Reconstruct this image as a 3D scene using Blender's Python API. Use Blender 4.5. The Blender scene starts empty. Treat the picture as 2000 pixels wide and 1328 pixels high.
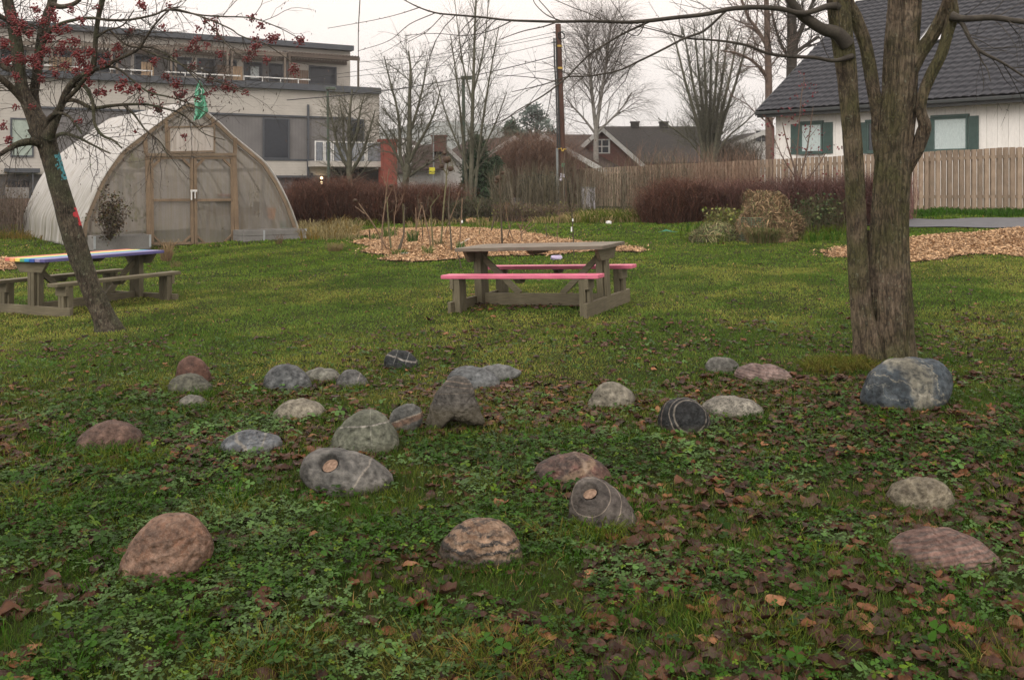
import bpy, math, random
import numpy as np
from mathutils import Vector, Matrix
random.seed(7); rng = np.random.default_rng(7)
sc = bpy.context.scene
COL = sc.collection
F, HY, CZ = 1800.0, 357.0, 1.6          # focal length in photo pixels, horizon row, eye height

# ------------------------------------------------------------ camera
cd = bpy.data.cameras.new("camera"); cam = bpy.data.objects.new("camera", cd); COL.objects.link(cam)
cd.sensor_width = 36; cd.lens = 36 * F / 2000; cd.clip_start = .05; cd.clip_end = 2500
cam.location = (0, 0, CZ); cam.rotation_euler = (math.radians(90), 0, 0)
cd.shift_y = -(664 - HY) / 2000
cd.dof.use_dof = False
sc.camera = cam
# ------------------------------------------------------------ sky, overcast
SUN_EL, SUN_AZ = math.radians(36), math.radians(205)     # soft light from behind the camera, slightly left
w = bpy.data.worlds.new("World"); sc.world = w; w.use_nodes = True
nt = w.node_tree; nt.nodes.clear()
N = nt.nodes.new; Lk = nt.links.new
out = N('ShaderNodeOutputWorld'); bg = N('ShaderNodeBackground'); sky = N('ShaderNodeTexSky')
sky.sky_type = 'NISHITA'; sky.sun_disc = False; sky.sun_elevation = SUN_EL; sky.sun_rotation = SUN_AZ
sky.air_density = 1.5; sky.dust_density = 4
hs = N('ShaderNodeHueSaturation'); hs.inputs['Saturation'].default_value = .12; hs.inputs['Value'].default_value = .07
Lk(sky.outputs[0], hs.inputs['Color'])
tc = N('ShaderNodeTexCoord'); sx = N('ShaderNodeSeparateXYZ'); Lk(tc.outputs['Generated'], sx.inputs[0])
rp = N('ShaderNodeValToRGB'); Lk(sx.outputs['Z'], rp.inputs[0])
e = rp.color_ramp.elements
e[0].position = .0; e[0].color = (.66, .64, .625, 1); e[1].position = .2; e[1].color = (.97, .87, .81, 1)
k = e.new(.07); k.color = (.76, .72, .69, 1)
cn = N('ShaderNodeTexNoise'); cn.inputs['Scale'].default_value = 2.2; cn.inputs['Detail'].default_value = 5; Lk(tc.outputs['Generated'], cn.inputs['Vector'])
mr = N('ShaderNodeMapRange'); Lk(cn.outputs[0], mr.inputs[0]); mr.inputs['To Min'].default_value = .93; mr.inputs['To Max'].default_value = 1.06
mm = N('ShaderNodeMix'); mm.data_type = 'RGBA'; mm.blend_type = 'MULTIPLY'; mm.inputs[0].default_value = 1
Lk(rp.outputs[0], mm.inputs[6]); Lk(mr.outputs[0], mm.inputs[7])
mx = N('ShaderNodeMix'); mx.data_type = 'RGBA'; mx.inputs[0].default_value = .9
Lk(hs.outputs[0], mx.inputs[6]); Lk(mm.outputs[2], mx.inputs[7]); Lk(mx.outputs[2], bg.inputs[0])
zr = N('ShaderNodeMapRange'); Lk(sx.outputs['Z'], zr.inputs[0]); zr.inputs['From Min'].default_value = .22; zr.inputs['To Min'].default_value = 1.22; zr.inputs['To Max'].default_value = 2.1; Lk(zr.outputs[0], bg.inputs[1])   # overcast sky: brightest overhead
Lk(bg.outputs[0], out.inputs[0])
# ------------------------------------------------------------ soft sun through cloud
sd = bpy.data.lights.new("sun", 'SUN'); so = bpy.data.objects.new("sun", sd); COL.objects.link(so)
sd.energy = 1.3; sd.angle = math.radians(35); sd.color = (1, .95, .88)
so.rotation_euler = (math.radians(90) - SUN_EL, 0, math.radians(180) - SUN_AZ + math.radians(0))
so.location = (0, 0, 30)
sc.view_settings.view_transform = 'Standard'; sc.view_settings.look = 'None'
sc.view_settings.exposure = 0.2; sc.view_settings.gamma = 1
sc.render.engine = 'CYCLES'; sc.cycles.use_denoising = True
sc.cycles.max_bounces = 6; sc.cycles.transparent_max_bounces = 12; sc.cycles.diffuse_bounces = 3

# ------------------------------------------------------------ helpers
def sstep(a, b, x):
    t = np.clip((np.asarray(x, float) - a) / (b - a), 0, 1); return t * t * (3 - 2 * t)
def gz(x, y):
    x = np.asarray(x, float); y = np.asarray(y, float)
    g = sstep(4, 11, y) * (.03 * np.clip(x, -10, 14) + .07) + sstep(12, 26, y) * .27
    g = g + .015 * np.sin(x * 1.3 + y * .7) * sstep(3, 6, y) + .01 * np.sin(x * 3.1 - y * 2.3)
    return g - 1.6 * sstep(-3.2, -9, x - (y - 34) * .05) * sstep(33, 46, y)
def at(px, py, Y): return Vector(((px - 1000) / F * Y, Y, CZ + (HY - py) / F * Y))
def G(px, py):
    Y = 3.0
    for _ in range(60):
        z = float(gz((px - 1000) / F * Y, Y)); Y = .5 * Y + .5 * min(80, (CZ - z) * F / max(py - HY, 4))
    return Vector(((px - 1000) / F * Y, Y, float(gz((px - 1000) / F * Y, Y))))
def hsh(i, j, k, s=0):
    n = (i * 374761393 + j * 668265263 + k * 2147483647 + s * 1274126177) & 0xffffffff
    n = ((n ^ (n >> 13)) * 1274126177) & 0xffffffff
    return ((n ^ (n >> 16)) & 0xffff) / 65535.0
def vnoise(p, s=0):
    p = np.asarray(p, float); i = np.floor(p).astype(np.int64); f = p - i; f = f * f * (3 - 2 * f); r = 0
    for a in (0, 1):
        for b in (0, 1):
            for c in (0, 1):
                wgt = (f[..., 0] if a else 1 - f[..., 0]) * (f[..., 1] if b else 1 - f[..., 1]) * (f[..., 2] if c else 1 - f[..., 2])
                r = r + wgt * hsh(i[..., 0] + a, i[..., 1] + b, i[..., 2] + c, s)
    return r
def fbm(p, o=4, s=0):
    p = np.asarray(p, float); r = 0; a = .5; t = 0
    for q in range(o): r = r + a * vnoise(p * 2 ** q, s + q * 17); t += a; a *= .5
    return r / t
def fb2(x, y, sc_, o=3, s=0): return fbm(np.stack([x * sc_, y * sc_, np.zeros_like(x) + .5], -1), o, s)

def npmesh(name, V, faces, mats=(), parent=None, smooth=False, col=None, midx=None, loc=None):
    """faces: list of int arrays (M,k)"""
    me = bpy.data.meshes.new(name); V = np.asarray(V, np.float32).reshape(-1, 3)
    faces = [np.asarray(f, np.int32) for f in faces if len(f)]
    nl = sum(f.size for f in faces); npoly = sum(len(f) for f in faces)
    me.vertices.add(len(V)); me.vertices.foreach_set('co', V.ravel())
    me.loops.add(nl); me.polygons.add(npoly)
    me.loops.foreach_set('vertex_index', np.concatenate([f.ravel() for f in faces]))
    st = []; o = 0
    for f in faces: st.append(o + np.arange(len(f)) * f.shape[1]); o += f.size
    me.polygons.foreach_set('loop_start', np.concatenate(st).astype(np.int32))
    if smooth: me.polygons.foreach_set('use_smooth', np.ones(npoly, bool))
    if midx is not None: me.polygons.foreach_set('material_index', np.asarray(midx, np.int32))
    me.update(calc_edges=True)
    if col is not None:
        a = me.color_attributes.new('Col', 'FLOAT_COLOR', 'POINT')
        c = np.ones((len(V), 4), np.float32); c[:, :3] = col; a.data.foreach_set('color', c.ravel())
    for m in (mats if isinstance(mats, (list, tuple)) else [mats]): me.materials.append(m)
    o = bpy.data.objects.new(name, me); COL.objects.link(o)
    if parent: o.parent = parent
    if loc is not None: o.location = loc
    return o
def tag(o, label=None, cat=None, group=None, kind=None):
    if label: o['label'] = label
    if cat: o['category'] = cat
    if group: o['group'] = group
    if kind: o['kind'] = kind
    return o
def thing(name, label, cat, loc=(0, 0, 0), rz=0, group=None):
    o = bpy.data.objects.new(name, None); COL.objects.link(o); o.location = loc; o.rotation_euler = (0, 0, rz)
    o.empty_display_size = .1
    return tag(o, label, cat, group)

class MB:
    def __init__(s): s.v = []; s.f = []; s.m = []; s.mi = 0
    def add(s, vs, fs):
        b = len(s.v); s.v += [tuple(v) for v in vs]
        for f in fs: s.f.append([i + b for i in f]); s.m.append(s.mi)
    def box(s, a, b, M=None):
        x0, y0, z0 = a; x1, y1, z1 = b
        vs = [Vector(p) for p in ((x0,y0,z0),(x1,y0,z0),(x1,y1,z0),(x0,y1,z0),(x0,y0,z1),(x1,y0,z1),(x1,y1,z1),(x0,y1,z1))]
        if M is not None: vs = [M @ v for v in vs]
        s.add(vs, [(0,3,2,1),(4,5,6,7),(0,1,5,4),(1,2,6,5),(2,3,7,6),(3,0,4,7)]); return s
    def bar(s, p, q, w_, h, up=(0, 0, 1)):
        p = Vector(p); q = Vector(q); d = (q - p).normalized(); u = Vector(up)
        if abs(d.dot(u)) > .98: u = Vector((0, 1, 0))
        x = d.cross(u).normalized(); z = x.cross(d)
        vs = [c + x * a * w_ / 2 + z * b * h / 2 for c in (p, q) for a, b in ((-1,-1),(1,-1),(1,1),(-1,1))]
        s.add(vs, [(0,1,2,3),(7,6,5,4),(0,4,5,1),(1,5,6,2),(2,6,7,3),(3,7,4,0)]); return s
    def tube(s, pts, rad, k=8):
        V, Fs = tubes([(np.array([list(p) for p in pts], float), np.array([rad] * len(pts) if np.isscalar(rad) else rad, float))], k)
        s.add(V, [list(f) for g in Fs for f in g]); return s
    def prism(s, poly, y0, y1, M=None):      # polygon in x,z extruded along y
        n = len(poly); vs = [Vector((x, y0, z)) for x, z in poly] + [Vector((x, y1, z)) for x, z in poly]
        if M is not None: vs = [M @ v for v in vs]
        s.add(vs, [list(range(n)), list(range(2 * n - 1, n - 1, -1))] + [(i, n + i, n + (i + 1) % n, (i + 1) % n) for i in range(n)]); return s
    def build(s, name, mats, parent=None, bevel=0, loc=None, smooth=False, fix=True):
        me = bpy.data.meshes.new(name); me.from_pydata(s.v, [], s.f)
        me.polygons.foreach_set('material_index', s.m)
        if smooth: me.polygons.foreach_set('use_smooth', [True] * len(s.f))
        for m in (mats if isinstance(mats, (list, tuple)) else [mats]): me.materials.append(m)
        if fix:
            import bmesh
            bm = bmesh.new(); bm.from_mesh(me); bmesh.ops.recalc_face_normals(bm, faces=bm.faces); bm.to_mesh(me); bm.free()
        me.update(); o = bpy.data.objects.new(name, me); COL.objects.link(o)
        if parent: o.parent = parent
        if loc is not None: o.location = loc
        if bevel:
            b = o.modifiers.new('bevel', 'BEVEL'); b.width = bevel; b.segments = 2; b.limit_method = 'ANGLE'
        return o

def tubes(lines, k=4, cap=True):
    """lines: [(pts (n,3), rad (n,))] -> verts, [quads, tris]"""
    Vs = []; Q = []; T = []; b = 0; ang = np.arange(k) * 2 * math.pi / k; ca, sa = np.cos(ang), np.sin(ang)
    for P, R in lines:
        n = len(P); D = np.gradient(P, axis=0); D /= (np.linalg.norm(D, axis=1, keepdims=True) + 1e-9)
        ref = np.array([0, 0, 1.]) if abs(D[0][2]) < .8 else np.array([1., 0, 0])
        U = np.cross(D, ref); U /= (np.linalg.norm(U, axis=1, keepdims=True) + 1e-9); W = np.cross(D, U)
        ring = P[:, None, :] + R[:, None, None] * (U[:, None, :] * ca[None, :, None] + W[:, None, :] * sa[None, :, None])
        Vs.append(ring.reshape(-1, 3))
        i = np.arange(n - 1)[:, None] * k; j = np.arange(k)[None, :]; j2 = (j + 1) % k
        Q.append(np.stack([b + i + j, b + i + j2, b + i + k + j2, b + i + k + j], -1).reshape(-1, 4)); b += n * k
    V = np.concatenate(Vs) if Vs else np.zeros((0, 3))
    return V, [np.concatenate(Q)] if Q else []
def cat_rom(pts, n=6):
    P = np.array([list(p) for p in pts], float); P = np.vstack([2 * P[0] - P[1], P, 2 * P[-1] - P[-2]]); o = []
    for i in range(1, len(P) - 2):
        for t in np.arange(n) / n:
            a, b, c, d = P[i - 1], P[i], P[i + 1], P[i + 2]
            o.append(.5 * ((2 * b) + (-a + c) * t + (2 * a - 5 * b + 4 * c - d) * t * t + (-a + 3 * b - 3 * c + d) * t ** 3))
    o.append(P[-2]); return np.array(o)
def limb(pl, Y0, Y1=None, n=5):
    """traced limb: (px, py, half width px) -> centre line and radii"""
    Y1 = Y0 if Y1 is None else Y1; m = len(pl); q = []
    for i, (px, py, hw) in enumerate(pl):
        Y = Y0 + (Y1 - Y0) * i / max(1, m - 1); p = at(px, py, Y); q.append((p.x, p.y, p.z, hw / F * Y))
    c = cat_rom(q, n); return c[:, :3], np.maximum(c[:, 3], .0012)

def unit(v): return v / (np.linalg.norm(v) + 1e-9)
def grow(out_, p, d, L, r, lvl, P):
    """recursive bare branch. P: dict of lists indexed by level"""
    n = max(3, int(L / P['seg'][lvl])); st = L / n; pts = [p]; rad = [r]; tip = P['tip'][lvl]
    dd = unit(np.array(d, float)); kids = []
    for i in range(n):
        dd = unit(dd + rng.normal(size=3) * P['wob'][lvl] + np.array([0, 0, P['up'][lvl]]))
        p = p + dd * st; t = (i + 1) / n; pts.append(p); rr = r * (1 - t) + r * tip * t; rad.append(rr)
    out_.append((np.array(pts), np.array(rad)))
    if lvl + 1 < len(P['n']):
        nk = P['n'][lvl + 1]; nk = rng.poisson(nk) if nk > 3 else nk
        nk = int(max(1, nk * min(1.3, L / P['L'][lvl]))); ph = rng.random() * 6.28
        for q in range(nk):
            t = P['t0'][lvl + 1] + (1 - P['t0'][lvl + 1]) * (q + rng.random()) / nk; t = min(t, .98)
            f = t * n; i = min(int(f), n - 1); b = pts[i] + (pts[i + 1] - pts[i]) * (f - i); ax = unit(pts[i + 1] - pts[i])
            ph += 2.4 + rng.normal() * .3; u = unit(np.cross(ax, [0.3, .2, 1])); v = np.cross(ax, u)
            a = P['ang'][lvl + 1] * (1 + rng.normal() * .2); cd_ = ax * math.cos(a) + (u * math.cos(ph) + v * math.sin(ph)) * math.sin(a)
            cl = P['L'][lvl + 1] * (1.15 - .55 * t) * rng.uniform(.7, 1.25); rb = rad[i] * .6
            grow(out_, b, cd_, cl, min(rb, P['r'][lvl + 1]), lvl + 1, P)

# ------------------------------------------------------------ materials
def mat(name):
    m = bpy.data.materials.new(name); m.use_nodes = True; t = m.node_tree; b = t.nodes['Principled BSDF']; return m, t, b
def c4(c): return (c[0], c[1], c[2], 1)
def texc(t, kind='Object', scale=(1, 1, 1), rot=(0, 0, 0)):
    a = t.nodes.new('ShaderNodeTexCoord'); mp = t.nodes.new('ShaderNodeMapping'); mp.inputs['Scale'].default_value = scale; mp.inputs['Rotation'].default_value = rot
    t.links.new(a.outputs[kind], mp.inputs[0]); return mp.outputs[0]
def noise(t, vec, scale, det=4, rough=.55, dist=0):
    n = t.nodes.new('ShaderNodeTexNoise'); n.inputs['Scale'].default_value = scale; n.inputs['Detail'].default_value = det
    n.inputs['Roughness'].default_value = rough; n.inputs['Distortion'].default_value = dist
    if vec is not None: t.links.new(vec, n.inputs['Vector'])
    return n.outputs[0]
def rmp(t, x, a, b, lo=0, hi=1):
    n = t.nodes.new('ShaderNodeMapRange'); n.inputs['From Min'].default_value = a; n.inputs['From Max'].default_value = b
    n.inputs['To Min'].default_value = lo; n.inputs['To Max'].default_value = hi; t.links.new(x, n.inputs[0]); return n.outputs[0]
def mixc(t, f, a, b, mode='MIX'):
    n = t.nodes.new('ShaderNodeMix'); n.data_type = 'RGBA'; n.blend_type = mode
    for s_, v in ((n.inputs[0], f), (n.inputs[6], a), (n.inputs[7], b)):
        if isinstance(v, (int, float)): s_.default_value = v
        elif isinstance(v, tuple): s_.default_value = c4(v)
        else: t.links.new(v, s_)
    return n.outputs[2]
def mth(t, op, a, b=None):
    n = t.nodes.new('ShaderNodeMath'); n.operation = op
    for s_, v in ((n.inputs[0], a), (n.inputs[1], b)):
        if v is None: continue
        if isinstance(v, (int, float)): s_.default_value = v
        else: t.links.new(v, s_)
    return n.outputs[0]
def bump(t, b, h, st=.5, dist=.01):
    n = t.nodes.new('ShaderNodeBump'); n.inputs['Strength'].default_value = st; n.inputs['Distance'].default_value = dist
    t.links.new(h, n.inputs['Height']); t.links.new(n.outputs[0], b.inputs['Normal'])
_mc = {}
def M2(name, a, b, scale=6, rough=.8, bmp=.3, bd=.01, stretch=(1, 1, 1), spec=.3, fine=60, fine_amt=.25, metal=0):
    """two tone noisy material"""
    if name in _mc: return _mc[name]
    m, t, p = mat(name); v = texc(t, 'Object', stretch)
    n1 = noise(t, v, scale, 5); n2 = noise(t, v, fine, 3)
    c = mixc(t, rmp(t, n1, .35, .65), a, b)
    c = mixc(t, 1.0, c, mixc(t, rmp(t, n2, .3, .7), (1 - fine_amt,) * 3, (1 + fine_amt * .6,) * 3), 'MULTIPLY')
    t.links.new(c, p.inputs['Base Color']); p.inputs['Roughness'].default_value = rough; p.inputs['Specular IOR Level'].default_value = spec; p.inputs['Metallic'].default_value = metal
    if bmp: bump(t, p, mth(t, 'ADD', n1, mth(t, 'MULTIPLY', n2, .5)), bmp, bd)
    _mc[name] = m; return m
def Mcol(name, rough=.6, spec=.4, noise_amt=.15, trans=0):
    m, t, p = mat(name); a = t.nodes.new('ShaderNodeVertexColor'); a.layer_name = 'Col'
    n = noise(t, texc(t, 'Object'), 45, 2); c = mixc(t, 1.0, a.outputs[0], mixc(t, n, (1 - noise_amt * 2,) * 3, (1 + noise_amt * 2,) * 3), 'MULTIPLY')
    t.links.new(c, p.inputs['Base Color']); p.inputs['Roughness'].default_value = rough; p.inputs['Specular IOR Level'].default_value = spec
    if trans:
        tr = t.nodes.new('ShaderNodeBsdfTranslucent'); t.links.new(c, tr.inputs[0]); ms = t.nodes.new('ShaderNodeMixShader'); ms.inputs[0].default_value = trans
        t.links.new(p.outputs[0], ms.inputs[1]); t.links.new(tr.outputs[0], ms.inputs[2]); t.links.new(ms.outputs[0], t.nodes['Material Output'].inputs[0])
    return m
def Mbark(name, base, light, moss, mossamt=.4, scale=1., fur=.5):
    m, t, p = mat(name); v = texc(t, 'Object', (1, 1, .11)); vo = texc(t, 'Object')
    a = noise(t, v, 52 * scale, 5, .7, .5); b = noise(t, vo, 9 * scale, 4); c_ = noise(t, vo, 2.2, 4); l = noise(t, vo, 26, 3, .7)
    c = mixc(t, rmp(t, a, .44, .56), tuple(x * .22 for x in base), base)
    c = mixc(t, rmp(t, b, .4, .75, 0, .7), c, light)
    c = mixc(t, rmp(t, c_, .6 - mossamt * .35, .75 - mossamt * .3, 0, .75), c, moss)
    c = mixc(t, rmp(t, l, .62, .67, 0, .6), c, (.17, .18, .13)); cr = noise(t, texc(t, 'Object', (1, 1, .4)), 34 * scale, 4, .7, 1.5); c = mixc(t, 1.0, c, mixc(t, rmp(t, cr, .42, .56), (.5,) * 3, (1.15,) * 3), 'MULTIPLY')
    t.links.new(c, p.inputs['Base Color']); p.inputs['Roughness'].default_value = .85; p.inputs['Specular IOR Level'].default_value = .25
    bump(t, p, mth(t, 'ADD', a, mth(t, 'MULTIPLY', l, .3)), fur, .012); return m
def Mwood(name, a, b, axis='x', rough=.75, grain=1.0, edge=None, scale=1):
    st = {'x': (.06, 1, 1), 'y': (1, .06, 1), 'z': (1, 1, .06)}[axis]
    m, t, p = mat(name); v = texc(t, 'Object', st); vo = texc(t, 'Object')
    g = noise(t, v, 90 * scale, 5, .6); s_ = noise(t, vo, 3, 4)
    c = mixc(t, rmp(t, g, .35, .65), a, b); c = mixc(t, rmp(t, s_, .35, .7, 0, .5), c, tuple(x * .55 for x in a))
    if edge: c = mixc(t, rmp(t, noise(t, vo, 22, 5, .75), .63, .67), c, edge)
    t.links.new(c, p.inputs['Base Color']); p.inputs['Roughness'].default_value = rough; bump(t, p, g, .4 * grain, .004); return m
def Mplain(name, c, rough=.5, spec=.5, metal=0, amt=.12, scale=5): return M2(name, tuple(x * (1 - amt) for x in c), tuple(min(1, x * (1 + amt)) for x in c), scale, rough, .05, .002, (1, 1, 1), spec, 40, .08, metal)
def Memit(name, c, s):
    m, t, p = mat(name); p.inputs['Base Color'].default_value = c4(c); p.inputs['Emission Color'].default_value = c4(c); p.inputs['Emission Strength'].default_value = s; return m
def Mfilm(name, c, opac, rough=.35, transl=.4, dirt=None):
    m, t, p = mat(name); vo = texc(t, 'Object'); n = noise(t, vo, 1.4, 5, .6); st = noise(t, texc(t, 'Object', (6, 6, .35)), 3, 4)
    cc = mixc(t, rmp(t, st, .4, .72, 0, .8), c, dirt or tuple(x * .7 for x in c))
    tr = t.nodes.new('ShaderNodeBsdfTransparent'); tl = t.nodes.new('ShaderNodeBsdfTranslucent'); t.links.new(cc, tl.inputs[0]); t.links.new(cc, p.inputs['Base Color'])
    p.inputs['Roughness'].default_value = rough
    m1 = t.nodes.new('ShaderNodeMixShader'); m1.inputs[0].default_value = transl; t.links.new(p.outputs[0], m1.inputs[1]); t.links.new(tl.outputs[0], m1.inputs[2])
    m2 = t.nodes.new('ShaderNodeMixShader'); t.links.new(rmp(t, n, .3, .7, opac - .1, opac + .1), m2.inputs[0]); t.links.new(tr.outputs[0], m2.inputs[1]); t.links.new(m1.outputs[0], m2.inputs[2])
    t.links.new(m2.outputs[0], t.nodes['Material Output'].inputs[0]); return m

class Plane:
    """vertical plane met by the view; local frame s along, d behind, z up"""
    def __init__(s, px, Y, dx, dy):
        s.o = np.array([(px - 1000) / F * Y, Y]); l = math.hypot(dx, dy); s.u = np.array([dx, dy]) / l
        s.n = np.array([-s.u[1], s.u[0]]);
        if s.n[1] < 0: s.n = -s.n
        s.rz = math.atan2(s.u[1], s.u[0]); s.flip = 1 if (s.n @ np.array([-s.u[1], s.u[0]])) > 0 else -1
    def sz(s, px, py, d=0):
        o = s.o + s.n * d; r = np.array([(px - 1000) / F, 1.0])
        A = np.array([[r[0], -s.u[0]], [r[1], -s.u[1]]]); Y, a = np.linalg.solve(A, o); return a, CZ + (HY - py) / F * Y
    def Y(s, px, d=0): return self.sz(px, 0, d)
    def W(s, a, d, z): q = s.o + s.u * a + s.n * d; return Vector((q[0], q[1], z))
    def M(s): # local (s, d, z) -> world
        return Matrix(((s.u[0], s.n[0], 0, s.o[0]), (s.u[1], s.n[1], 0, s.o[1]), (0, 0, 1, 0), (0, 0, 0, 1)))
# ============================================================ GROUND
def in_poly(x, y, poly):
    x = np.asarray(x); y = np.asarray(y); r = np.zeros(x.shape, bool); n = len(poly); j = n - 1
    for i in range(n):
        xi, yi = poly[i][:2]; xj, yj = poly[j][:2]
        r ^= ((yi > y) != (yj > y)) & (x < (xj - xi) * (y - yi) / (yj - yi + 1e-12) + xi); j = i
    return r
def gpoly(pp): return [tuple(G(*p)) for p in pp]
BED1 = gpoly([(668,459),(740,448),(830,447),(905,446),(1010,453),(1120,471),(1265,486),(1250,494),(1100,497),(990,502),(900,506),(780,515),(742,509),(755,500),(700,494),(725,484),(690,474),(730,466)])
BED2 = [tuple(G(1585,494)), tuple(G(1660,482)), (8.8, 19.0), (11.5, 19.6), (17, 19), (17, 15.5), tuple(G(2000,503)), tuple(G(1900,497)), tuple(G(1840,506)), tuple(G(1772,513)), tuple(G(1680,505))]
BED3 = gpoly([(-60,505),(20,505),(40,512),(30,528),(-60,530)])
PATH = [(34,13),(18,19.8),tuple(G(2000,437))[:2],tuple(G(1770,437))[:2],(7.6,26.3),(5,31.5),(0,36),(-8,38),(-16,37),(-21,36),(-40,33),(-80,34)]
pathP = cat_rom([(a, b, 0) for a, b in PATH], 10)
def pdist(x, y):
    x = np.asarray(x, float); d = np.full(x.shape, 1e9)
    for a, b in zip(pathP[:-1], pathP[1:]):
        dx, dy = b[0] - a[0], b[1] - a[1]; t = np.clip(((x - a[0]) * dx + (y - a[1]) * dy) / (dx * dx + dy * dy + 1e-9), 0, 1)
        d = np.minimum(d, np.hypot(x - a[0] - t * dx, y - a[1] - t * dy))
    return d
PW = 1.45
def patch_noise(x, y): return fb2(x, y, .55, 4, 3)
def chipmask(x, y):
    j = (fb2(x, y, 1.6, 3, 9) - .5) * .7; k = (fb2(x, y, 2.3, 3, 12) - .5) * .7
    return in_poly(x + j, y + k, BED1) | in_poly(x + j, y + k, BED2) | in_poly(x, y, BED3)
def mound(x, y):
    return .20 * np.exp(-(((x - 11.0) / 2.6) ** 2 + ((y - 17.9) / 1.3) ** 2)) + .06 * (fb2(x, y, 2, 3, 5) - .5)

m, t, p = mat('lawn soil'); v = texc(t, 'Object'); n1 = noise(t, v, .5, 6, .65); n2 = noise(t, v, 9, 5, .7); n3 = noise(t, v, 70, 3, .7)
c = mixc(t, rmp(t, n1, .35, .65), (.022, .036, .008), (.042, .05, .015)); c = mixc(t, rmp(t, n2, .5, .66, 0, .8), c, (.022, .017, .010))
c = mixc(t, rmp(t, n3, .35, .7, 0, .5), c, (.014, .014, .006)); t.links.new(c, p.inputs['Base Color']); p.inputs['Roughness'].default_value = .95; p.inputs['Specular IOR Level'].default_value = .05
bump(t, p, mth(t, 'ADD', n2, n3), .8, .02); M_SOIL = m
xs = np.concatenate([-np.geomspace(900, 17, 26), np.arange(-16, 16.01, .2), np.geomspace(17, 900, 26)])
ys = np.concatenate([-np.geomspace(60, 1.2, 8), np.arange(-.8, 36, .2), np.geomspace(37, 1100, 30)])
X, Yg = np.meshgrid(xs, ys); far = sstep(60, 200, np.hypot(X, Yg))
Z = gz(X, Yg) * (1 - far) - .6 * far + .02 * (fb2(X, Yg, 1.7, 3, 2) - .5) * sstep(60, 20, Yg)
def grid_faces(ny, nx):
    i = np.arange(ny - 1)[:, None] * nx; j = np.arange(nx - 1)[None, :]
    return np.stack([i + j, i + j + 1, i + j + nx + 1, i + j + nx], -1).reshape(-1, 4)
ground = npmesh('ground', np.stack([X, Yg, Z], -1), [grid_faces(len(ys), len(xs))], M_SOIL, smooth=True); ground['kind'] = 'structure'

# asphalt path with soft worn edge
m = M2('asphalt', (.055, .06, .07), (.09, .095, .105), 3, .55, .4, .004, (1,1,1), .5, 160, .35)
pp = pathP; D = np.gradient(pp, axis=0)[:, :2]; D /= np.linalg.norm(D, axis=1, keepdims=True); Nn = np.stack([-D[:, 1], D[:, 0]], 1)
wv = np.linspace(-1, 1, 9); V = []
for q in range(len(pp)):
    for a in wv:
        x, y = pp[q, :2] + Nn[q] * a * PW; V.append((x, y, float(gz(x, y)) + .035 + .02 * (1 - a * a)))
V = np.array(V); o = npmesh('path', V, [grid_faces(len(pp), 9)], m, smooth=True); o['kind'] = 'structure'

# wood-chip beds: base sheets and the chips themselves
M_CHIPB = M2('chip bed soil', (.16, .09, .045), (.34, .2, .1), 26, .9, .9, .02, (1,1,1), .2, 90, .5)
def bed(poly, name, mo):
    a = np.array([q[:2] for q in poly]); x0, y0 = a.min(0) - .4; x1, y1 = a.max(0) + .4; st = .1
    xx, yy = np.meshgrid(np.arange(x0, x1, st), np.arange(y0, y1, st)); mk = chipmask(xx, yy)
    z = gz(xx, yy) + .012 + (mound(xx, yy) * sstep(0, 1, 1) if mo else .025 * fb2(xx, yy, 3, 3, 4)); f = grid_faces(*xx.shape); fm = mk.ravel()[f].all(1)
    V = np.stack([xx, yy, z], -1).reshape(-1, 3); f = f[fm]; u, inv = np.unique(f, return_inverse=True)
    o = npmesh(name, V[u], [inv.reshape(-1, 4)], M_CHIPB, smooth=True); o['kind'] = 'structure'
    return V[u]
bv1 = bed(BED1, 'wood_chip_bed', False); bv2 = bed(BED2, 'wood_chip_bank', True); bv3 = bed(BED3, 'wood_chip_bed', False)
def scatter_quads(P, size, tilt, aspect, colf, name, matl, lab, cat='wood chips'):
    n = len(P); a = rng.random(n) * 6.28; t1 = rng.normal(size=n) * tilt; l = size * rng.uniform(.5, 1.4, n); w_ = l * aspect * rng.uniform(.6, 1.3, n)
    ux = np.stack([np.cos(a) * np.cos(t1), np.sin(a) * np.cos(t1), np.sin(t1)], 1); t2 = rng.normal(size=n) * tilt
    vx = np.stack([-np.sin(a) * np.cos(t2), np.cos(a) * np.cos(t2), np.sin(t2)], 1)
    V = np.stack([P - ux * l[:, None] / 2 - vx * w_[:, None] / 2, P + ux * l[:, None] / 2 - vx * w_[:, None] * .3, P + ux * l[:, None] / 2 + vx * w_[:, None] * .3, P - ux * l[:, None] / 2 + vx * w_[:, None] / 2], 1)
    C = np.repeat(colf(n, P), 4, 0); o = npmesh(name, V.reshape(-1, 3), [np.arange(4 * n).reshape(-1, 4)], matl, col=C)
    return tag(o, lab, cat, None, 'stuff')
M_CHIP = Mcol('wood chips', .75, .3, .2)
def chipcol(n, P):
    k = rng.random((n, 1)); br = rng.uniform(.55, 1.25, (n, 1)); return (np.array([.40, .24, .12]) * (1 - k) + np.array([.56, .38, .22]) * k) * br * np.where(rng.random((n, 1)) < .18, .4, 1)
def onbed(bv, n): 
    i = rng.integers(0, len(bv), n); P = bv[i].copy(); f_ = rng.random(n) < .12; P[:, :2] += rng.uniform(-.06, .06, (n, 2)) + rng.normal(size=(n, 2)) * .22 * f_[:, None]; z2 = gz(P[:, 0], P[:, 1]) + .03; P[:, 2] = np.where(f_, np.maximum(z2, np.where(chipmask(P[:, 0], P[:, 1]), P[:, 2], z2)), P[:, 2]) + rng.uniform(.0, .02, n); return P
scatter_quads(onbed(bv1, 60000), .045, .35, .45, chipcol, 'wood_chips', M_CHIP, 'pale tan wood chips spread over the planting bed behind the pink table')
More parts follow.
